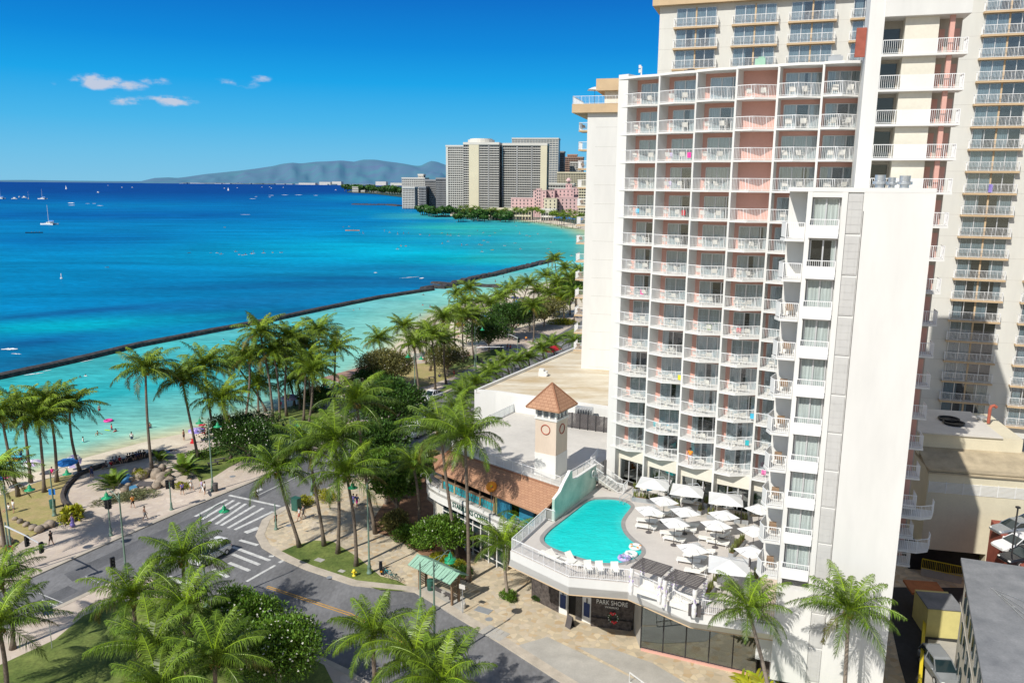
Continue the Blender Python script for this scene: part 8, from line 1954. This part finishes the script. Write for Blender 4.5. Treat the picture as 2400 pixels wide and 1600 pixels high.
# ---------------------------------------------------------------- vehicles
def car(pos, rz, lab, mk, kind='sedan', grp=None):
    t = thing('car' if kind not in ('van', 'pickup') else {'van': 'van', 'pickup': 'pickup_truck'}[kind], lab, {'van': 'van', 'pickup': 'pickup truck'}.get(kind, 'car'), pos, rz, grp)
    L_, Wd, H1, H2 = {'sedan': (4.6, 1.8, .88, 1.42), 'suv': (4.7, 1.9, 1.02, 1.72), 'van': (5.6, 2.0, 1.15, 2.3), 'pickup': (5.5, 1.95, 1.05, 1.8)}[kind]
    def loft(prof, mk_, name, smooth=True):
        m = MB(); k = len(prof[0][1]); vs = []
        for y, sec in prof: vs += [(x, y, z) for x, z in sec]
        fs = [(i*k+j, i*k+(j+1) % k, (i+1)*k+(j+1) % k, (i+1)*k+j) for i in range(len(prof)-1) for j in range(k)]+[tuple(reversed(range(k))), tuple((len(prof)-1)*k+j for j in range(k))]
        m.faces(vs, fs); return child(name, m.mesh(name, [mk_]), t)
    def sec(w_, z0, z1, r=.12): h = w_/2; return [(-h+r, z0), (h-r, z0), (h, z0+r), (h, z1-r), (h-r*1.2, z1), (-h+r*1.2, z1), (-h, z1-r), (-h, z0+r)]
    f = L_/2; zz = .25
    loft([(-f, sec(Wd*.86, .42, H1*.86)), (-f+.12, sec(Wd*.95, .3, H1*.97)), (-f+.7, sec(Wd, zz, H1)), (0, sec(Wd, zz, H1)), (f-1.2, sec(Wd, zz, H1*.98)), (f-.35, sec(Wd*.95, .28, H1*.86)), (f-.08, sec(Wd*.88, .32, H1*.74)), (f, sec(Wd*.8, .4, H1*.66))], mk, 'body')
    y0, y1, y2, y3 = {'sedan': (-f+.35, -f+1.25, f-2.15, f-1.25), 'suv': (-f+.08, -f+.45, f-2.0, f-1.15), 'van': (-f+.05, -f+.2, f-1.6, f-.75), 'pickup': (-f+2.0, -f+2.25, f-2.3, f-1.45)}[kind]
    wb, wt = Wd*.92, Wd*.72 if kind != 'van' else Wd*.86
    loft([(y0, sec(wb, H1-.06, H1+.02, .02)), (y1, sec(wt, H1-.05, H2-.05, .06)), (y2, sec(wt, H1-.05, H2-.05, .06)), (y3, sec(wb, H1-.06, H1+.02, .02))], 'car_glass', 'window', False)
    loft([(y1-.06, sec(wt+.02, H2-.09, H2-.02, .02)), (y1+.2, sec(wt+.06, H2-.10, H2+.03, .05)), (y2-.2, sec(wt+.06, H2-.10, H2+.03, .05)), (y2+.06, sec(wt+.02, H2-.09, H2-.02, .02))], mk, 'roof')
    for s_ in (-1, 1):
        for a, b2 in (((y0, H1), (y1, H2-.04)), ((y3, H1), (y2, H2-.04)), (((y1+y2)/2, H1-.02), ((y1+y2)/2, H2-.04))):
            m = MB(); m.tube([(s_*wb*.49, a[0], a[1]), (s_*wt*.5, b2[0], b2[1])], .045, 5); child('pillar', m.mesh('pillar', [mk]), t)
    if kind == 'pickup': m = MB(); m.cbox((0, -f+1.05, H1-.12), Wd*.8, 1.7, .135); child('load_bed', m.mesh('load_bed', ['black']), t)
    for x in (-Wd/2+.08, Wd/2-.08):
        for y in (-f+.9, f-.95):
            m = MB(); m.tube([(x-.11, y, .33), (x+.11, y, .33)], .33, 16); wh = child('wheel', m.mesh('wheel', ['tyre']), t); m = MB(); m.tube([(x-.118, y, .33), (x+.118, y, .33)], .2, 12); child('rim', m.mesh('rim', ['alu']), wh)
    for s_ in (-1, 1):
        m = MB(); m.ell((s_*Wd*.33, f-.1, H1*.68), .18, .12, .08, 8, 5); child('headlight', m.mesh('headlight', ['lamp_glass'], True), t); m = MB(); m.cbox((s_*Wd*.36, -f+.02, H1*.68), .28, .1, .14); child('tail_light', m.mesh('tail_light', ['red']), t); m = MB(); m.ell((s_*(Wd*.5+.08), y3-.3, H1+.06), .1, .06, .07, 8, 5); child('mirror', m.mesh('mirror', [mk]), t)
    return t
def car_px(b, *a, z=.01, **k): g = G(*b, z); return car(g, *a, **k)
car_px((493, 1308), 2.72, 'white hatchback stopped on the crossing behind a foreground palm', 'car_white', 'suv')
car_px((1013, 935), 2.62, 'white pickup parked on the beach side of the avenue', 'car_white', 'pickup')
car_px((990, 972), 2.62, 'dark blue car behind the white pickup on the avenue', 'car_blue', 'suv')
car_px((985, 1018), 2.62, 'white van on the avenue below the dark blue car', 'car_white', 'van')
car_px((870, 1085), 2.62, 'black car in the shade of the dark street tree', 'car_black', 'suv')
car_px((905, 1062), 2.62, 'silver car mostly hidden by the dark street tree', 'car_silver', 'sedan')
car_px((1224, 842), 2.6, 'pale car far along the avenue below the signal arm', 'car_silver', 'sedan'); 
car_px((1095, 906), 2.6, 'small dark red car between short palms on the avenue', 'rust', 'sedan')
car_px((2200, 1580), 3.05, 'silver car parked in the alley yard beside the yellow barrier', 'car_silver', 'suv', z=.14)
for k, (px, py, mk, lab) in enumerate([(2378, 1250, 'car_silver', 'silver coupe nearest the beige wall in the car park'), (2385, 1288, 'car_white', 'white car in the car park in front of the silver coupe'), (2402, 1318, 'car_black', 'black shiny car in the car park by the lamp post'), (2412, 1240, 'car_blue', 'dark car at the back of the car park by the frame edge')]):
    car_px((px, py), 1.75, lab, mk, 'sedan', z=PKZ+.01)
g = G(2368, 1318, PKZ); m = MB(); m.tube([(0, 0, 0), (0, 0, 5.2)], .07, 8); m.cbox((0, 0, 5.2), .3, .3, .15); m.build('lamp_post', 'dark_metal', label='slim dark post standing in the car park', cat='lamp post', loc=g)
# red awning beyond the short palms
g = G(1292, 850, 0); m = MB(); m.hexa([Vector(v) for v in [(-3, -1.6, 3.0), (3, -1.6, 3.0), (3, 1.6, 3.0), (-3, 1.6, 3.0), (-2.4, -.3, 4.0), (2.4, -.3, 4.0), (2.4, .3, 4.0), (-2.4, .3, 4.0)]]); 
o = m.build('awning', 'red', label='red awning roof behind the podium between short palms', cat='awning', loc=G(1292, 846, 0)); o.rotation_euler = (0, 0, 1.0); o.scale = (.85, .85, .85)
for a in (-2.8, 2.8): pass
# ---------------------------------------------------------------- fountain with boulders
FT = thing('rock_fountain', 'boulder fountain with small falls and blue pools on the plaza mound', 'fountain', G(345, 1140, .12)); fo = Vector(FT.location); rnd = random.Random(12)
def boulder(m, c, r):
    base = bmesh.new(); bmesh.ops.create_icosphere(base, subdivisions=2, radius=1); q = [rnd.uniform(.75, 1.2) for _ in range(3)]; s_ = rnd.uniform(0, 50)
    vs = []
    for v in base.verts: n_ = 1+.35*(vnoise(v.co.x*1.7+s_, v.co.y*1.7+v.co.z*2.1, 3)-.5); vs.append(Vector((v.co.x*q[0]*r*n_, v.co.y*q[1]*r*n_, v.co.z*q[2]*r*.8*n_))+Vector(c))
    m.faces(vs, [tuple(v.index for v in f.verts) for f in base.faces]); base.free()
for k, (px, py, r_) in enumerate([(292, 1150, .55), (318, 1108, .7), (333, 1120, .8), (345, 1112, .9), (358, 1105, .8), (368, 1118, .95), (376, 1135, .9), (384, 1122, .9), (390, 1138, .8), (398, 1126, .6), (366, 1145, .65), (350, 1152, .6), (335, 1155, .55), (318, 1153, .5), (380, 1102, .7), (308, 1128, .5), (300, 1140, .45), (396, 1108, .6), (326, 1140, .4)]):
    g = G(px, py, .1)-fo; m = MB(); boulder(m, (g.x, g.y, r_*.45), r_); child('boulder', m.mesh('boulder', ['boulder'], True), FT)
dm('pool_blue', (.10, .28, .42), rough=.1, var=.2, scale=2)
m = MB(); 
for pts in ([(283, 1125), (300, 1112), (312, 1118), (308, 1130), (295, 1138), (282, 1135)], [(303, 1142), (318, 1138), (325, 1148), (312, 1155), (303, 1152)]): q = [G(*p, .25)-fo for p in pts]; m.sheet([(p.x, p.y) for p in q], .3)
child('pool', m.mesh('pool', ['pool_blue']), FT)
m = MB(); q = G(340, 1138, .5)-fo; m.hexa([Vector((q.x-.9, q.y-.5, .5)), Vector((q.x+.9, q.y-.5, .5)), Vector((q.x+.9, q.y+.5, .7)), Vector((q.x-.9, q.y+.5, .7)), Vector((q.x-.9, q.y-.5, .55)), Vector((q.x+.9, q.y-.5, .55)), Vector((q.x+.9, q.y+.5, .8)), Vector((q.x-.9, q.y+.5, .8))]); child('water_ledge', m.mesh('water_ledge', ['charcoal']), FT)
for k, (px, py, r_) in enumerate([(62, 1232, .5), (78, 1240, .55), (92, 1244, .6), (106, 1236, .5), (118, 1232, .65), (48, 1225, .45), (35, 1218, .4), (10, 1275, .9)]):
    g = G(px, py, .1); m = MB(); boulder(m, (0, 0, r_*.4), r_); m.build('boulder', 'boulder', label=f'weathered boulder in the row edging the dry lawn, {od(k)} in line', cat='boulder', group='boulders edging the dry lawn', loc=g, smooth=True)
for k, (px, py) in enumerate([(500, 1090), (515, 1082), (592, 1086), (608, 1080), (1012, 888), (1050, 860)]):
    g = G(px, py, .12); t = thing('bench', f'dark park bench on the beach-side lawns, {od(k)} from the left', 'bench', g, .6, 'park benches'); m = MB(); m.cbox((0, 0, .42), 1.6, .45, .06); child('seat', m.mesh('seat', ['charcoal']), t); m = MB(); m.cbox((-.6, 0, 0), .12, .4, .42); m.cbox((.6, 0, 0), .12, .4, .42); child('leg', m.mesh('leg', ['charcoal']), t)
# orange flower on a pole before the shop, inflatable sun
g = Vector((-4.1, 75.3, 0)); t = thing('orange_ornament', 'yellow and orange flower shaped ornament on a pole by the blue doors', 'ornament', (-2.0, 78.4, 5.9)); m = MB(); m.tube([(0, 0, 0), (0, 0, 3.0)], .03, 6); child('pole', m.mesh('pole', ['grey_metal']), t); m = MB(); m.torus((0, 0, 3.3), .38, .22, (.4, -.9, 0), 18, 8); child('ring', m.mesh('ring', ['orange'], True), t); m = MB(); m.ell((-.15, -.05, 3.5), .28, .2, .3, 10, 6); child('petal', m.mesh('petal', ['yellow'], True), t)
g = G(1003, 1285, .12); m = MB(); rr = random.Random(5)
for k in range(120): p = Vector((rr.gauss(0, .6), rr.gauss(0, .35), rr.uniform(.1, .6))); m.face([p, p+Vector((rr.uniform(-.2, .2), rr.uniform(-.2, .2), .1)), p+Vector((rr.uniform(-.2, .2), rr.uniform(-.1, .1), rr.uniform(-.1, .2)))])
m.build('red_flowers', 'red', label='patch of red flowers in the planted bed before the shop', cat='flowers', loc=g)
# ---------------------------------------------------------------- pool
POOLT = thing('swimming_pool', 'kidney shaped turquoise swimming pool on the hotel deck', 'pool', (8, 69, DK)); pbv = Vector((-8, -69, 0))
m = MB(); q = MB()
n = len(POOLS)
for i in range(n):
    a, b = POOLS[i], POOLS[(i+1) % n]; c, d = RIM[i], RIM[(i+1) % n]
    m.face([(*a, DK+.03), (*b, DK+.03), (*d, DK+.03), (*c, DK+.03)]); m.face([(*c, DK+.03), (*d, DK+.03), (*d, DK-.01), (*c, DK-.01)]); m.face([(*a, DK-.3), (*b, DK-.3), (*b, DK+.03), (*a, DK+.03)])
o = ob('coping', m.mesh('coping', ['grey_metal']), POOLT); o.location = pbv; o.location.z = -DK
dm('coping', (.30, .29, .28), rough=.8, var=.15, scale=1.5, fine=.08); setmat(o, 'coping')
cx = sum(p[0] for p in POOLS)/n; cy = sum(p[1] for p in POOLS)/n
bm = bmesh.new(); vs = [bm.verts.new((p[0], p[1], DK-.10)) for p in POOLS]; f = bm.faces.new(vs); bmesh.ops.triangulate(bm, faces=[f]); bmesh.ops.recalc_face_normals(bm, faces=bm.faces)
for f in bm.faces:
    if f.normal.z < 0: f.normal_flip()
for _ in range(4): bmesh.ops.subdivide_edges(bm, edges=[e for e in bm.edges if e.calc_length() > .8], cuts=1); bmesh.ops.triangulate(bm, faces=bm.faces)
me = bpy.data.meshes.new('water'); bm.to_mesh(me); bm.free(); me.materials.append(M['pool_water'])
ca = me.color_attributes.new('Col', 'FLOAT_COLOR', 'POINT'); arr = []
for v in me.vertices:
    t = max(0, min(1, (74.5-v.co.y)/11+.15*(vnoise(v.co.x/1.5, v.co.y/1.5)-.5))); c = mixc(s2l(0, 190, 190), s2l(38, 218, 212), t); 
    d = pdist(v.co.x, v.co.y, POOLS+[POOLS[0]])[0]; c = mixc(s2l(60, 205, 200), c, d/.7); arr.extend((*c, 1))
ca.data.foreach_set('color', arr); o = ob('water', me, POOLT); o.location = pbv; o.location.z = -DK
m = MB()
for a, b in (((11.0, 75.9), (12.2, 76.4)), ((11.3, 75.4), (12.5, 75.9))): m.tube([(*a, DK-.2), (*a, DK+.5), ((a[0]+b[0])/2, (a[1]+b[1])/2, DK+.85), (*b, DK+.6), (*b, DK)], .03, 6)
for a, b in (((9.6, 63.0), (9.75, 62.2)), ((10.1, 63.1), (10.35, 62.25))): m.tube([(*a, DK-.2), (*a, DK+.75), (*b, DK+.75), (*b, DK)], .03, 6)
o = ob('handrail', m.mesh('handrail', ['grey_metal']), POOLT); o.location = pbv; o.location.z = -DK
for k, (px, py, mk, mk2, lab) in enumerate([(1489, 1283, 'white_cloth', 'orange', 'white and orange ring float at the pool corner'), (1479, 1300, 'white_cloth', 'white_cloth', 'white ring float in the pool beside the grab rails'), (1463, 1309, 'lilac', 'purple', 'purple patterned float in the pool corner')]):
    g = G(px, py, DK-.05); t = thing('pool_float', lab, 'pool float', g); m = MB(); m.torus((0, 0, .08), .42, .17, n=20); child('ring', m.mesh('ring', [mk], True), t); m = MB()
    for a in range(0, 20, 5): m.ell((.42*math.cos(a), .42*math.sin(a), .2), .14, .14, .07, 8, 4)
    child('patch', m.mesh('patch', [mk2], True), t)
# ---------------------------------------------------------------- deck parasols
def square_canopy(hw, h, rise=.45):
    m = MB(); c = [(-hw, -hw, h), (hw, -hw, h), (hw, hw, h), (-hw, hw, h)]; top = (0, 0, h+rise)
    for i in range(4):
        a, b = Vector(c[i]), Vector(c[(i+1) % 4]); mid = (a+b)/2-Vector((0, 0, .05)); q = Vector(top)
        m.face([a, mid, mid.lerp(q, .5)+up*.03, a.lerp(q, .5)+up*.03]); m.face([mid, b, b.lerp(q, .5)+up*.03, mid.lerp(q, .5)+up*.03]); m.face([a.lerp(q, .5)+up*.03, mid.lerp(q, .5)+up*.03, q]); m.face([mid.lerp(q, .5)+up*.03, b.lerp(q, .5)+up*.03, q])
    return m
CS = square_canopy(1.02, 2.15).mesh('canopy', ['canvas_white']); CL = square_canopy(1.55, 2.5, .5).mesh('canopy', ['canvas_white'])
rb_ = MB()
for a in range(8): rb_.tube([(0, 0, 2.5), (1.1*math.cos(a*PI/4), 1.1*math.sin(a*PI/4), 2.2)], .012, 4)
RBM = rb_.mesh('ribs', ['charcoal'])
mp_ = MB(); mp_.tube([(0, 0, 0), (0, 0, 2.6)], .03, 8); MPM = mp_.mesh('pole', ['charcoal']); mb_ = MB(); mb_.lathe((0, 0, 0), [(.28, 0), (.28, .06), (.08, .1), (.06, .25)], 14); MBM = mb_.mesh('base', ['charcoal'])
def market(px, py, rz, lab, zc=2.6):
    g = G(px, py, DK+zc); t = thing('deck_parasol', lab, 'parasol', (g.x, g.y, DK), rz, 'square white parasols on the pool deck'); child('canopy', CS, t); child('ribs', RBM, t); child('pole', MPM, t); child('base', MBM, t)
for px, py, rz, lab in [(1557, 1163, .35, 'square white parasol below the leftmost cantilever parasol'), (1523, 1185, .3, 'square white parasol nearest the pool, back left of the lounger rows'), (1607, 1188, .3, 'square white parasol beside the long planter, second in its row'), (1582, 1213, .25, 'square white parasol over the middle pair of loungers near the pool'), (1697, 1196, .35, 'square white parasol between two planters, right of centre'), (1680, 1218, .35, 'square white parasol over loungers right of the middle pair'), (1768, 1232, .45, 'square white parasol against the hedge planter below the corner balconies'), (1781, 1222-40, .6, 'pale square parasol tucked behind the corner balconies near the tower'), (1625, 1273, .3, 'square white parasol over loungers nearest the timber cabanas'), (1762, 1280, .4, 'square white parasol with thatch beneath it beside the white wing')]:
    market(px, py, rz, lab)
def canti(px, py, rz, lab, zc=3.1, side=(1.7, -.2)):
    g = G(px, py, DK+zc); t = thing('cantilever_parasol', lab, 'parasol', (g.x, g.y, DK), rz, 'large cantilever parasols on the pool deck'); child('canopy', CL, t)
    m = MB(); m.tube([(1.5, .3, 0), (1.5, .3, 3.2)], .06, 8); child('mast', m.mesh('mast', ['charcoal']), t); m = MB(); m.tube([(1.5, .3, 2.6), (.9, .2, 3.25), (0, 0, 3.15)], .035, 6); child('arm', m.mesh('arm', ['grey_metal']), t); m = MB(); m.cbox((1.5, .3, 0), .9, .9, .08); child('base', m.mesh('base', ['concrete']), t)
canti(1533, 1119, -.35, 'large cantilever parasol in front of the glass doors, leftmost'); canti(1612, 1135, -.3, 'large cantilever parasol in front of the glass doors, middle one'); canti(1702, 1155, -.25, 'large cantilever parasol in front of the glass doors, rightmost'); canti(1710, 1308, -.25, 'largest looking cantilever parasol at the front of the deck by the dining table')
p_ = D(1380, 228, 122); t = thing('terrace_parasol', 'small beige parasol on the penthouse terrace of the cream tower', 'parasol', EW.P(.6, -2, E1)); child('pole', MPM, t); c = child('canopy', CS, t); setmat(c, 'canvas_white')
# ---------------------------------------------------------------- loungers, chairs, tables
lg_ = MB(); 
def lounger(rz_back=.55):
    m = MB(); bk = MB(); fr_ = MB()
    m.cbox((0, -.35, .32), .64, 1.25, .05); c, s_ = math.cos(rz_back), math.sin(rz_back)
    q = [Vector((x, .28+y*c-(z*s_), .33+y*s_+z*c)) for z in (0, .05) for x, y in ((-.32, 0), (.32, 0), (.32, .75), (-.32, .75))]; bk.hexa(q)
    for x in (-.3, .3):
        fr_.tube([(x, -.95, .30), (x, .95, .30)], .025, 6)
        for y in (-.85, .8): fr_.tube([(x, y, .3), (x, y, 0)], .025, 6)
        fr_.tube([(x, .72, .30), (x, .28+.6*c, .33+.6*s_)], .018, 5)
    return m.mesh('seat', ['lounger_white']), bk.mesh('backrest', ['lounger_white']), fr_.mesh('frame', ['rail_white'])
LGF, LGU = lounger(.12), lounger(.75)
def lng(px, py, rz, lab, upr=False, grey=False):
    g = G(px, py, DK+.3); t = thing('sun_lounger', lab, 'sun lounger', (g.x, g.y, DK+.004), rz, 'white sun loungers on the pool deck'); ms = LGU if upr else LGF
    for nme, me_ in zip(('seat', 'backrest', 'frame'), ms): child(nme, me_, t)
    if grey: pass
WR = -1.95
LN = [(1516, 1219, 0), (1514, 1233, 0), (1534, 1206, 0), (1558, 1202, 1), (1572, 1249, 0), (1580, 1262, 0), (1606, 1240, 0), (1612, 1228, 0), (1678, 1240, 0), (1662, 1262, 1), (1682, 1270, 0), (1690, 1255, 1), (1648, 1290, 0), (1613, 1313, 0), (1628, 1303, 0), (1632, 1338, 1), (1650, 1330, 0), (1286, 1300, 0), (1324, 1312, 0), (1344, 1314, 1), (1302, 1308, 1), (1596, 1166, 1), (1617, 1176, 1)]
for k, (px, py, u) in enumerate(sorted(LN)):
    lng(px, py, (WR if px > 1400 else -2.2 if not u else .75)+(.1*((k*7) % 3-1)), f'white sun lounger on the pool deck, {od(k)} counting from the left', bool(u))
CHB = chair_mesh(.55, .95).mesh('deck_chair', ['lounger_white'])
for k, (px, py, rz) in enumerate([(1379, 1332, .2), (1405, 1334, .1), (1441, 1336, .05)]):
    g = G(px, py+14, DK); ob('deck_chair', CHB, None, (g.x, g.y, DK+.004), rz, f'white high backed chair at the front deck rail, {od(k)} of three from the left', 'chair', 'white chairs at the front deck rail', scale=1.15)
for k, (px, py, rz) in enumerate([(1683, 1374, 2.6), (1708, 1345, -1.0), (1722, 1358, .8), (1508, 1147, .3), (1550, 1150, .2), (1683, 1183, .3), (1712, 1189, .2), (1690, 1338, 0.2)]):
    g = G(px, py, DK+.4); ob('deck_chair', CHB, None, (g.x, g.y, DK+.004), rz, ['white armchair pulled up to the round table nearest the planter', 'white chair behind the round table', 'white chair right of the round table in the parasol shade', 'white chair with a blue towel under the leftmost cantilever parasol', 'white chair with a dark cloth under the leftmost cantilever parasol', 'grey white chair under the rightmost cantilever parasol, left one', 'grey white chair under the rightmost cantilever parasol, right one', 'white chair between round table and big front parasol'][k], 'chair')
m = MB(); g = G(1695, 1358, DK+.72); m.lathe((0, 0, 0), [(.3, 0), (.3, .03), (.04, .06), (.04, .68), (.6, .7), (.6, .74), (.02, .74)], 24); m.build('dining_table', 'lounger_white', label='round white dining table at the front of the deck', cat='table', loc=(g.x, g.y, DK+.004))
m = MB(); g = G(1519, 1140, DK+.6); m.cbox((0, 0, 0), .55, .9, .06, .3); m.cbox((0.1, -.45, -.25), .55, .1, .3, .3); m.build('towel', 'blue_door', label='deep blue towel draped over a chair under the leftmost cantilever parasol', cat='towel', loc=(g.x, g.y, DK+.62))
# cabanas
def cabana(px, py, lab, rz=-.62):
    g = G(px, py, DK+2.25); t = thing('cabana', lab, 'cabana', (g.x, g.y, DK), rz, 'timber slat cabanas at the deck rail'); m = MB(); hw, hd = 1.2, .95
    for x in (-hw, hw):
        for y in (-hd, hd): m.cbox((x, y, 0), .07, .07, 2.25)
    child('post', m.mesh('post', ['grey_metal']), t); m = MB()
    for k in range(9): y = -hd+k*hd*2/8; m.cbox((0, y, 2.27), hw*2+.2, .115, .05)
    for x in (-hw, 0, hw): m.cbox((x, 0, 2.2), .06, hd*2+.1, .07)
    child('slat_roof', m.mesh('slat_roof', ['charcoal']), t); m = MB(); rnd = random.Random(px)
    for x, y in ((-hw, hd), (hw, -hd), (-hw, -hd), (hw, hd)):
        pr = [];
        for k in range(9): z = 2.2*k/8; pr.append((.14+.05*math.sin(k*1.1)+(.06 if k in (3,) else 0), z))
        m.m = 0; m.lathe((x, y, 0), pr, 10)
        for j in range(14): a = rnd.uniform(0, 6.28); z = rnd.uniform(.2, 2); m.m = 1; m.ell((x+.16*math.cos(a), y+.16*math.sin(a), z), .045, .045, .08, 6, 4)
    child('curtain', m.mesh('curtain', ['white_cloth', 'lilac']), t)
    m = MB(); m.cbox((0, .1, .0), 1.9, 1.2, .38); m.cbox((0, .6, .38), 1.9, .2, .4); child('daybed', m.mesh('daybed', ['lounger_white']), t)
cabana(1527, 1329, 'timber slat cabana with patterned curtains at the deck rail, nearest the pool'); cabana(1606, 1357, 'timber slat cabana with patterned curtains at the deck rail, nearest the round table')
for k, (px, py) in enumerate([(1531, 1370), (1552, 1378), (1583, 1397), (1612, 1408)]):
    g = G(px, py, DK+.4); m = MB(); m.cbox((0, 0, 0), 1.1, .55, .42); m.cbox((0, .0, .42), 1.05, .5, .1); m.build('rail_bench', 'lounger_white', label=f'low white padded bench along the front rail by the cabanas, {od(k)} from the left', cat='bench', group='white benches along the front rail', loc=(g.x, g.y, DK+.004), ).rotation_euler = (0, 0, -.72)
g = G(1628, 1428, DK+.4); m = MB(); m.cbox((0, 0, 0), .9, .6, .7, -.2); m.cbox((.05, 0, .7), .6, .5, .12, -.2); m.build('storage_box', 'charcoal', label='dark storage box behind the front railing right of the cabanas', cat='box', loc=(g.x, g.y, DK+.004))
# planters with upright leaves
def planter(px, py, ln, rz, lab, seed, lush=1.0):
    g = G(px, py, DK+.4); t = thing('planter', lab, 'planter', (g.x, g.y, DK+.004), rz, 'grey box planters on the pool deck'); m = MB(); hw = .22
    m.cbox((0, 0, 0), ln, .44, .48); child('box', m.mesh('box', ['grey_metal']), t); rnd = random.Random(seed); m = MB()
    for k in range(int(ln*42*lush)):
        x, y = rnd.uniform(-ln/2+.05, ln/2-.05), rnd.uniform(-.17, .17); h = rnd.uniform(.35, .75); a = rnd.uniform(0, 6.28); d = Vector((math.cos(a), math.sin(a), 0)); lean = Vector((rnd.gauss(0, .12), rnd.gauss(0, .12), 1)); b = Vector((x, y, .48)); k_ = rnd.uniform(.7, 1.4); m.c = (k_, k_, k_*.8)
        m.face([b-d*.03, b+d*.03, b+lean*h*.6+d*.04, b+lean*h, b+lean*h*.6-d*.04])
    child('leaves', m.mesh('leaves', ['leaf_olive']), t); s_ = MB(); s_.cbox((0, 0, .44), ln-.06, .38, .045); child('soil', s_.mesh('soil', ['soil']), t)
for k, (px, py, ln, rz, lab) in enumerate([(1512, 1168, 2.6, -.35, 'long grey planter of upright leaves under the leftmost cantilever parasol'), (1497, 1142, 1.6, .8, 'grey planter at the glass doors nearest the stair'), (1580, 1183, 1.2, -.3, 'grey planter beside the short square parasol in the back row'), (1643, 1196, .8, .8, 'slim grey planter standing alone left of the rightmost cantilever parasol'), (1657, 1178, .8, .8, 'slim grey planter next to a white column'), (1668, 1206, .9, -.3, 'grey planter left of a square parasol in the back row'), (1737, 1217, 1.3, -.25, 'wide grey planter of tall leaves by the rightmost column'), (1728, 1280, 3.6, 1.0, 'long hedge planter edging the deck under the white wing'), (1574, 1156, .8, .7, 'narrow planter between the first two cantilever parasols'), (1671, 1372, 3.2, 1.0, 'long grey planter at the front of the deck beside the dining set'), (1775, 1345, 2.2, 1.1, 'planter strip against the peach wall at the front of the deck')]):
    planter(px, py, ln, rz, lab, k)
m = MB(); g = G(1418, 1112, TZ); m.tube([(0, 0, 0), (0, 0, 1.6)], .14, 8); m.build('gas_heater', 'charcoal', label='dark slim post at the top of the deck stair', cat='post', loc=(g.x, g.y, TZ))
t = thing('life_ring', 'white life ring hanging on the mint wall by the stair', 'life ring', (8.55, 78.65, 10.6)); m = MB(); m.torus((0, 0, 0), .34, .08, (.85, -.5, 0), 18, 6); child('ring', m.mesh('ring', ['white_paint'], True), t)
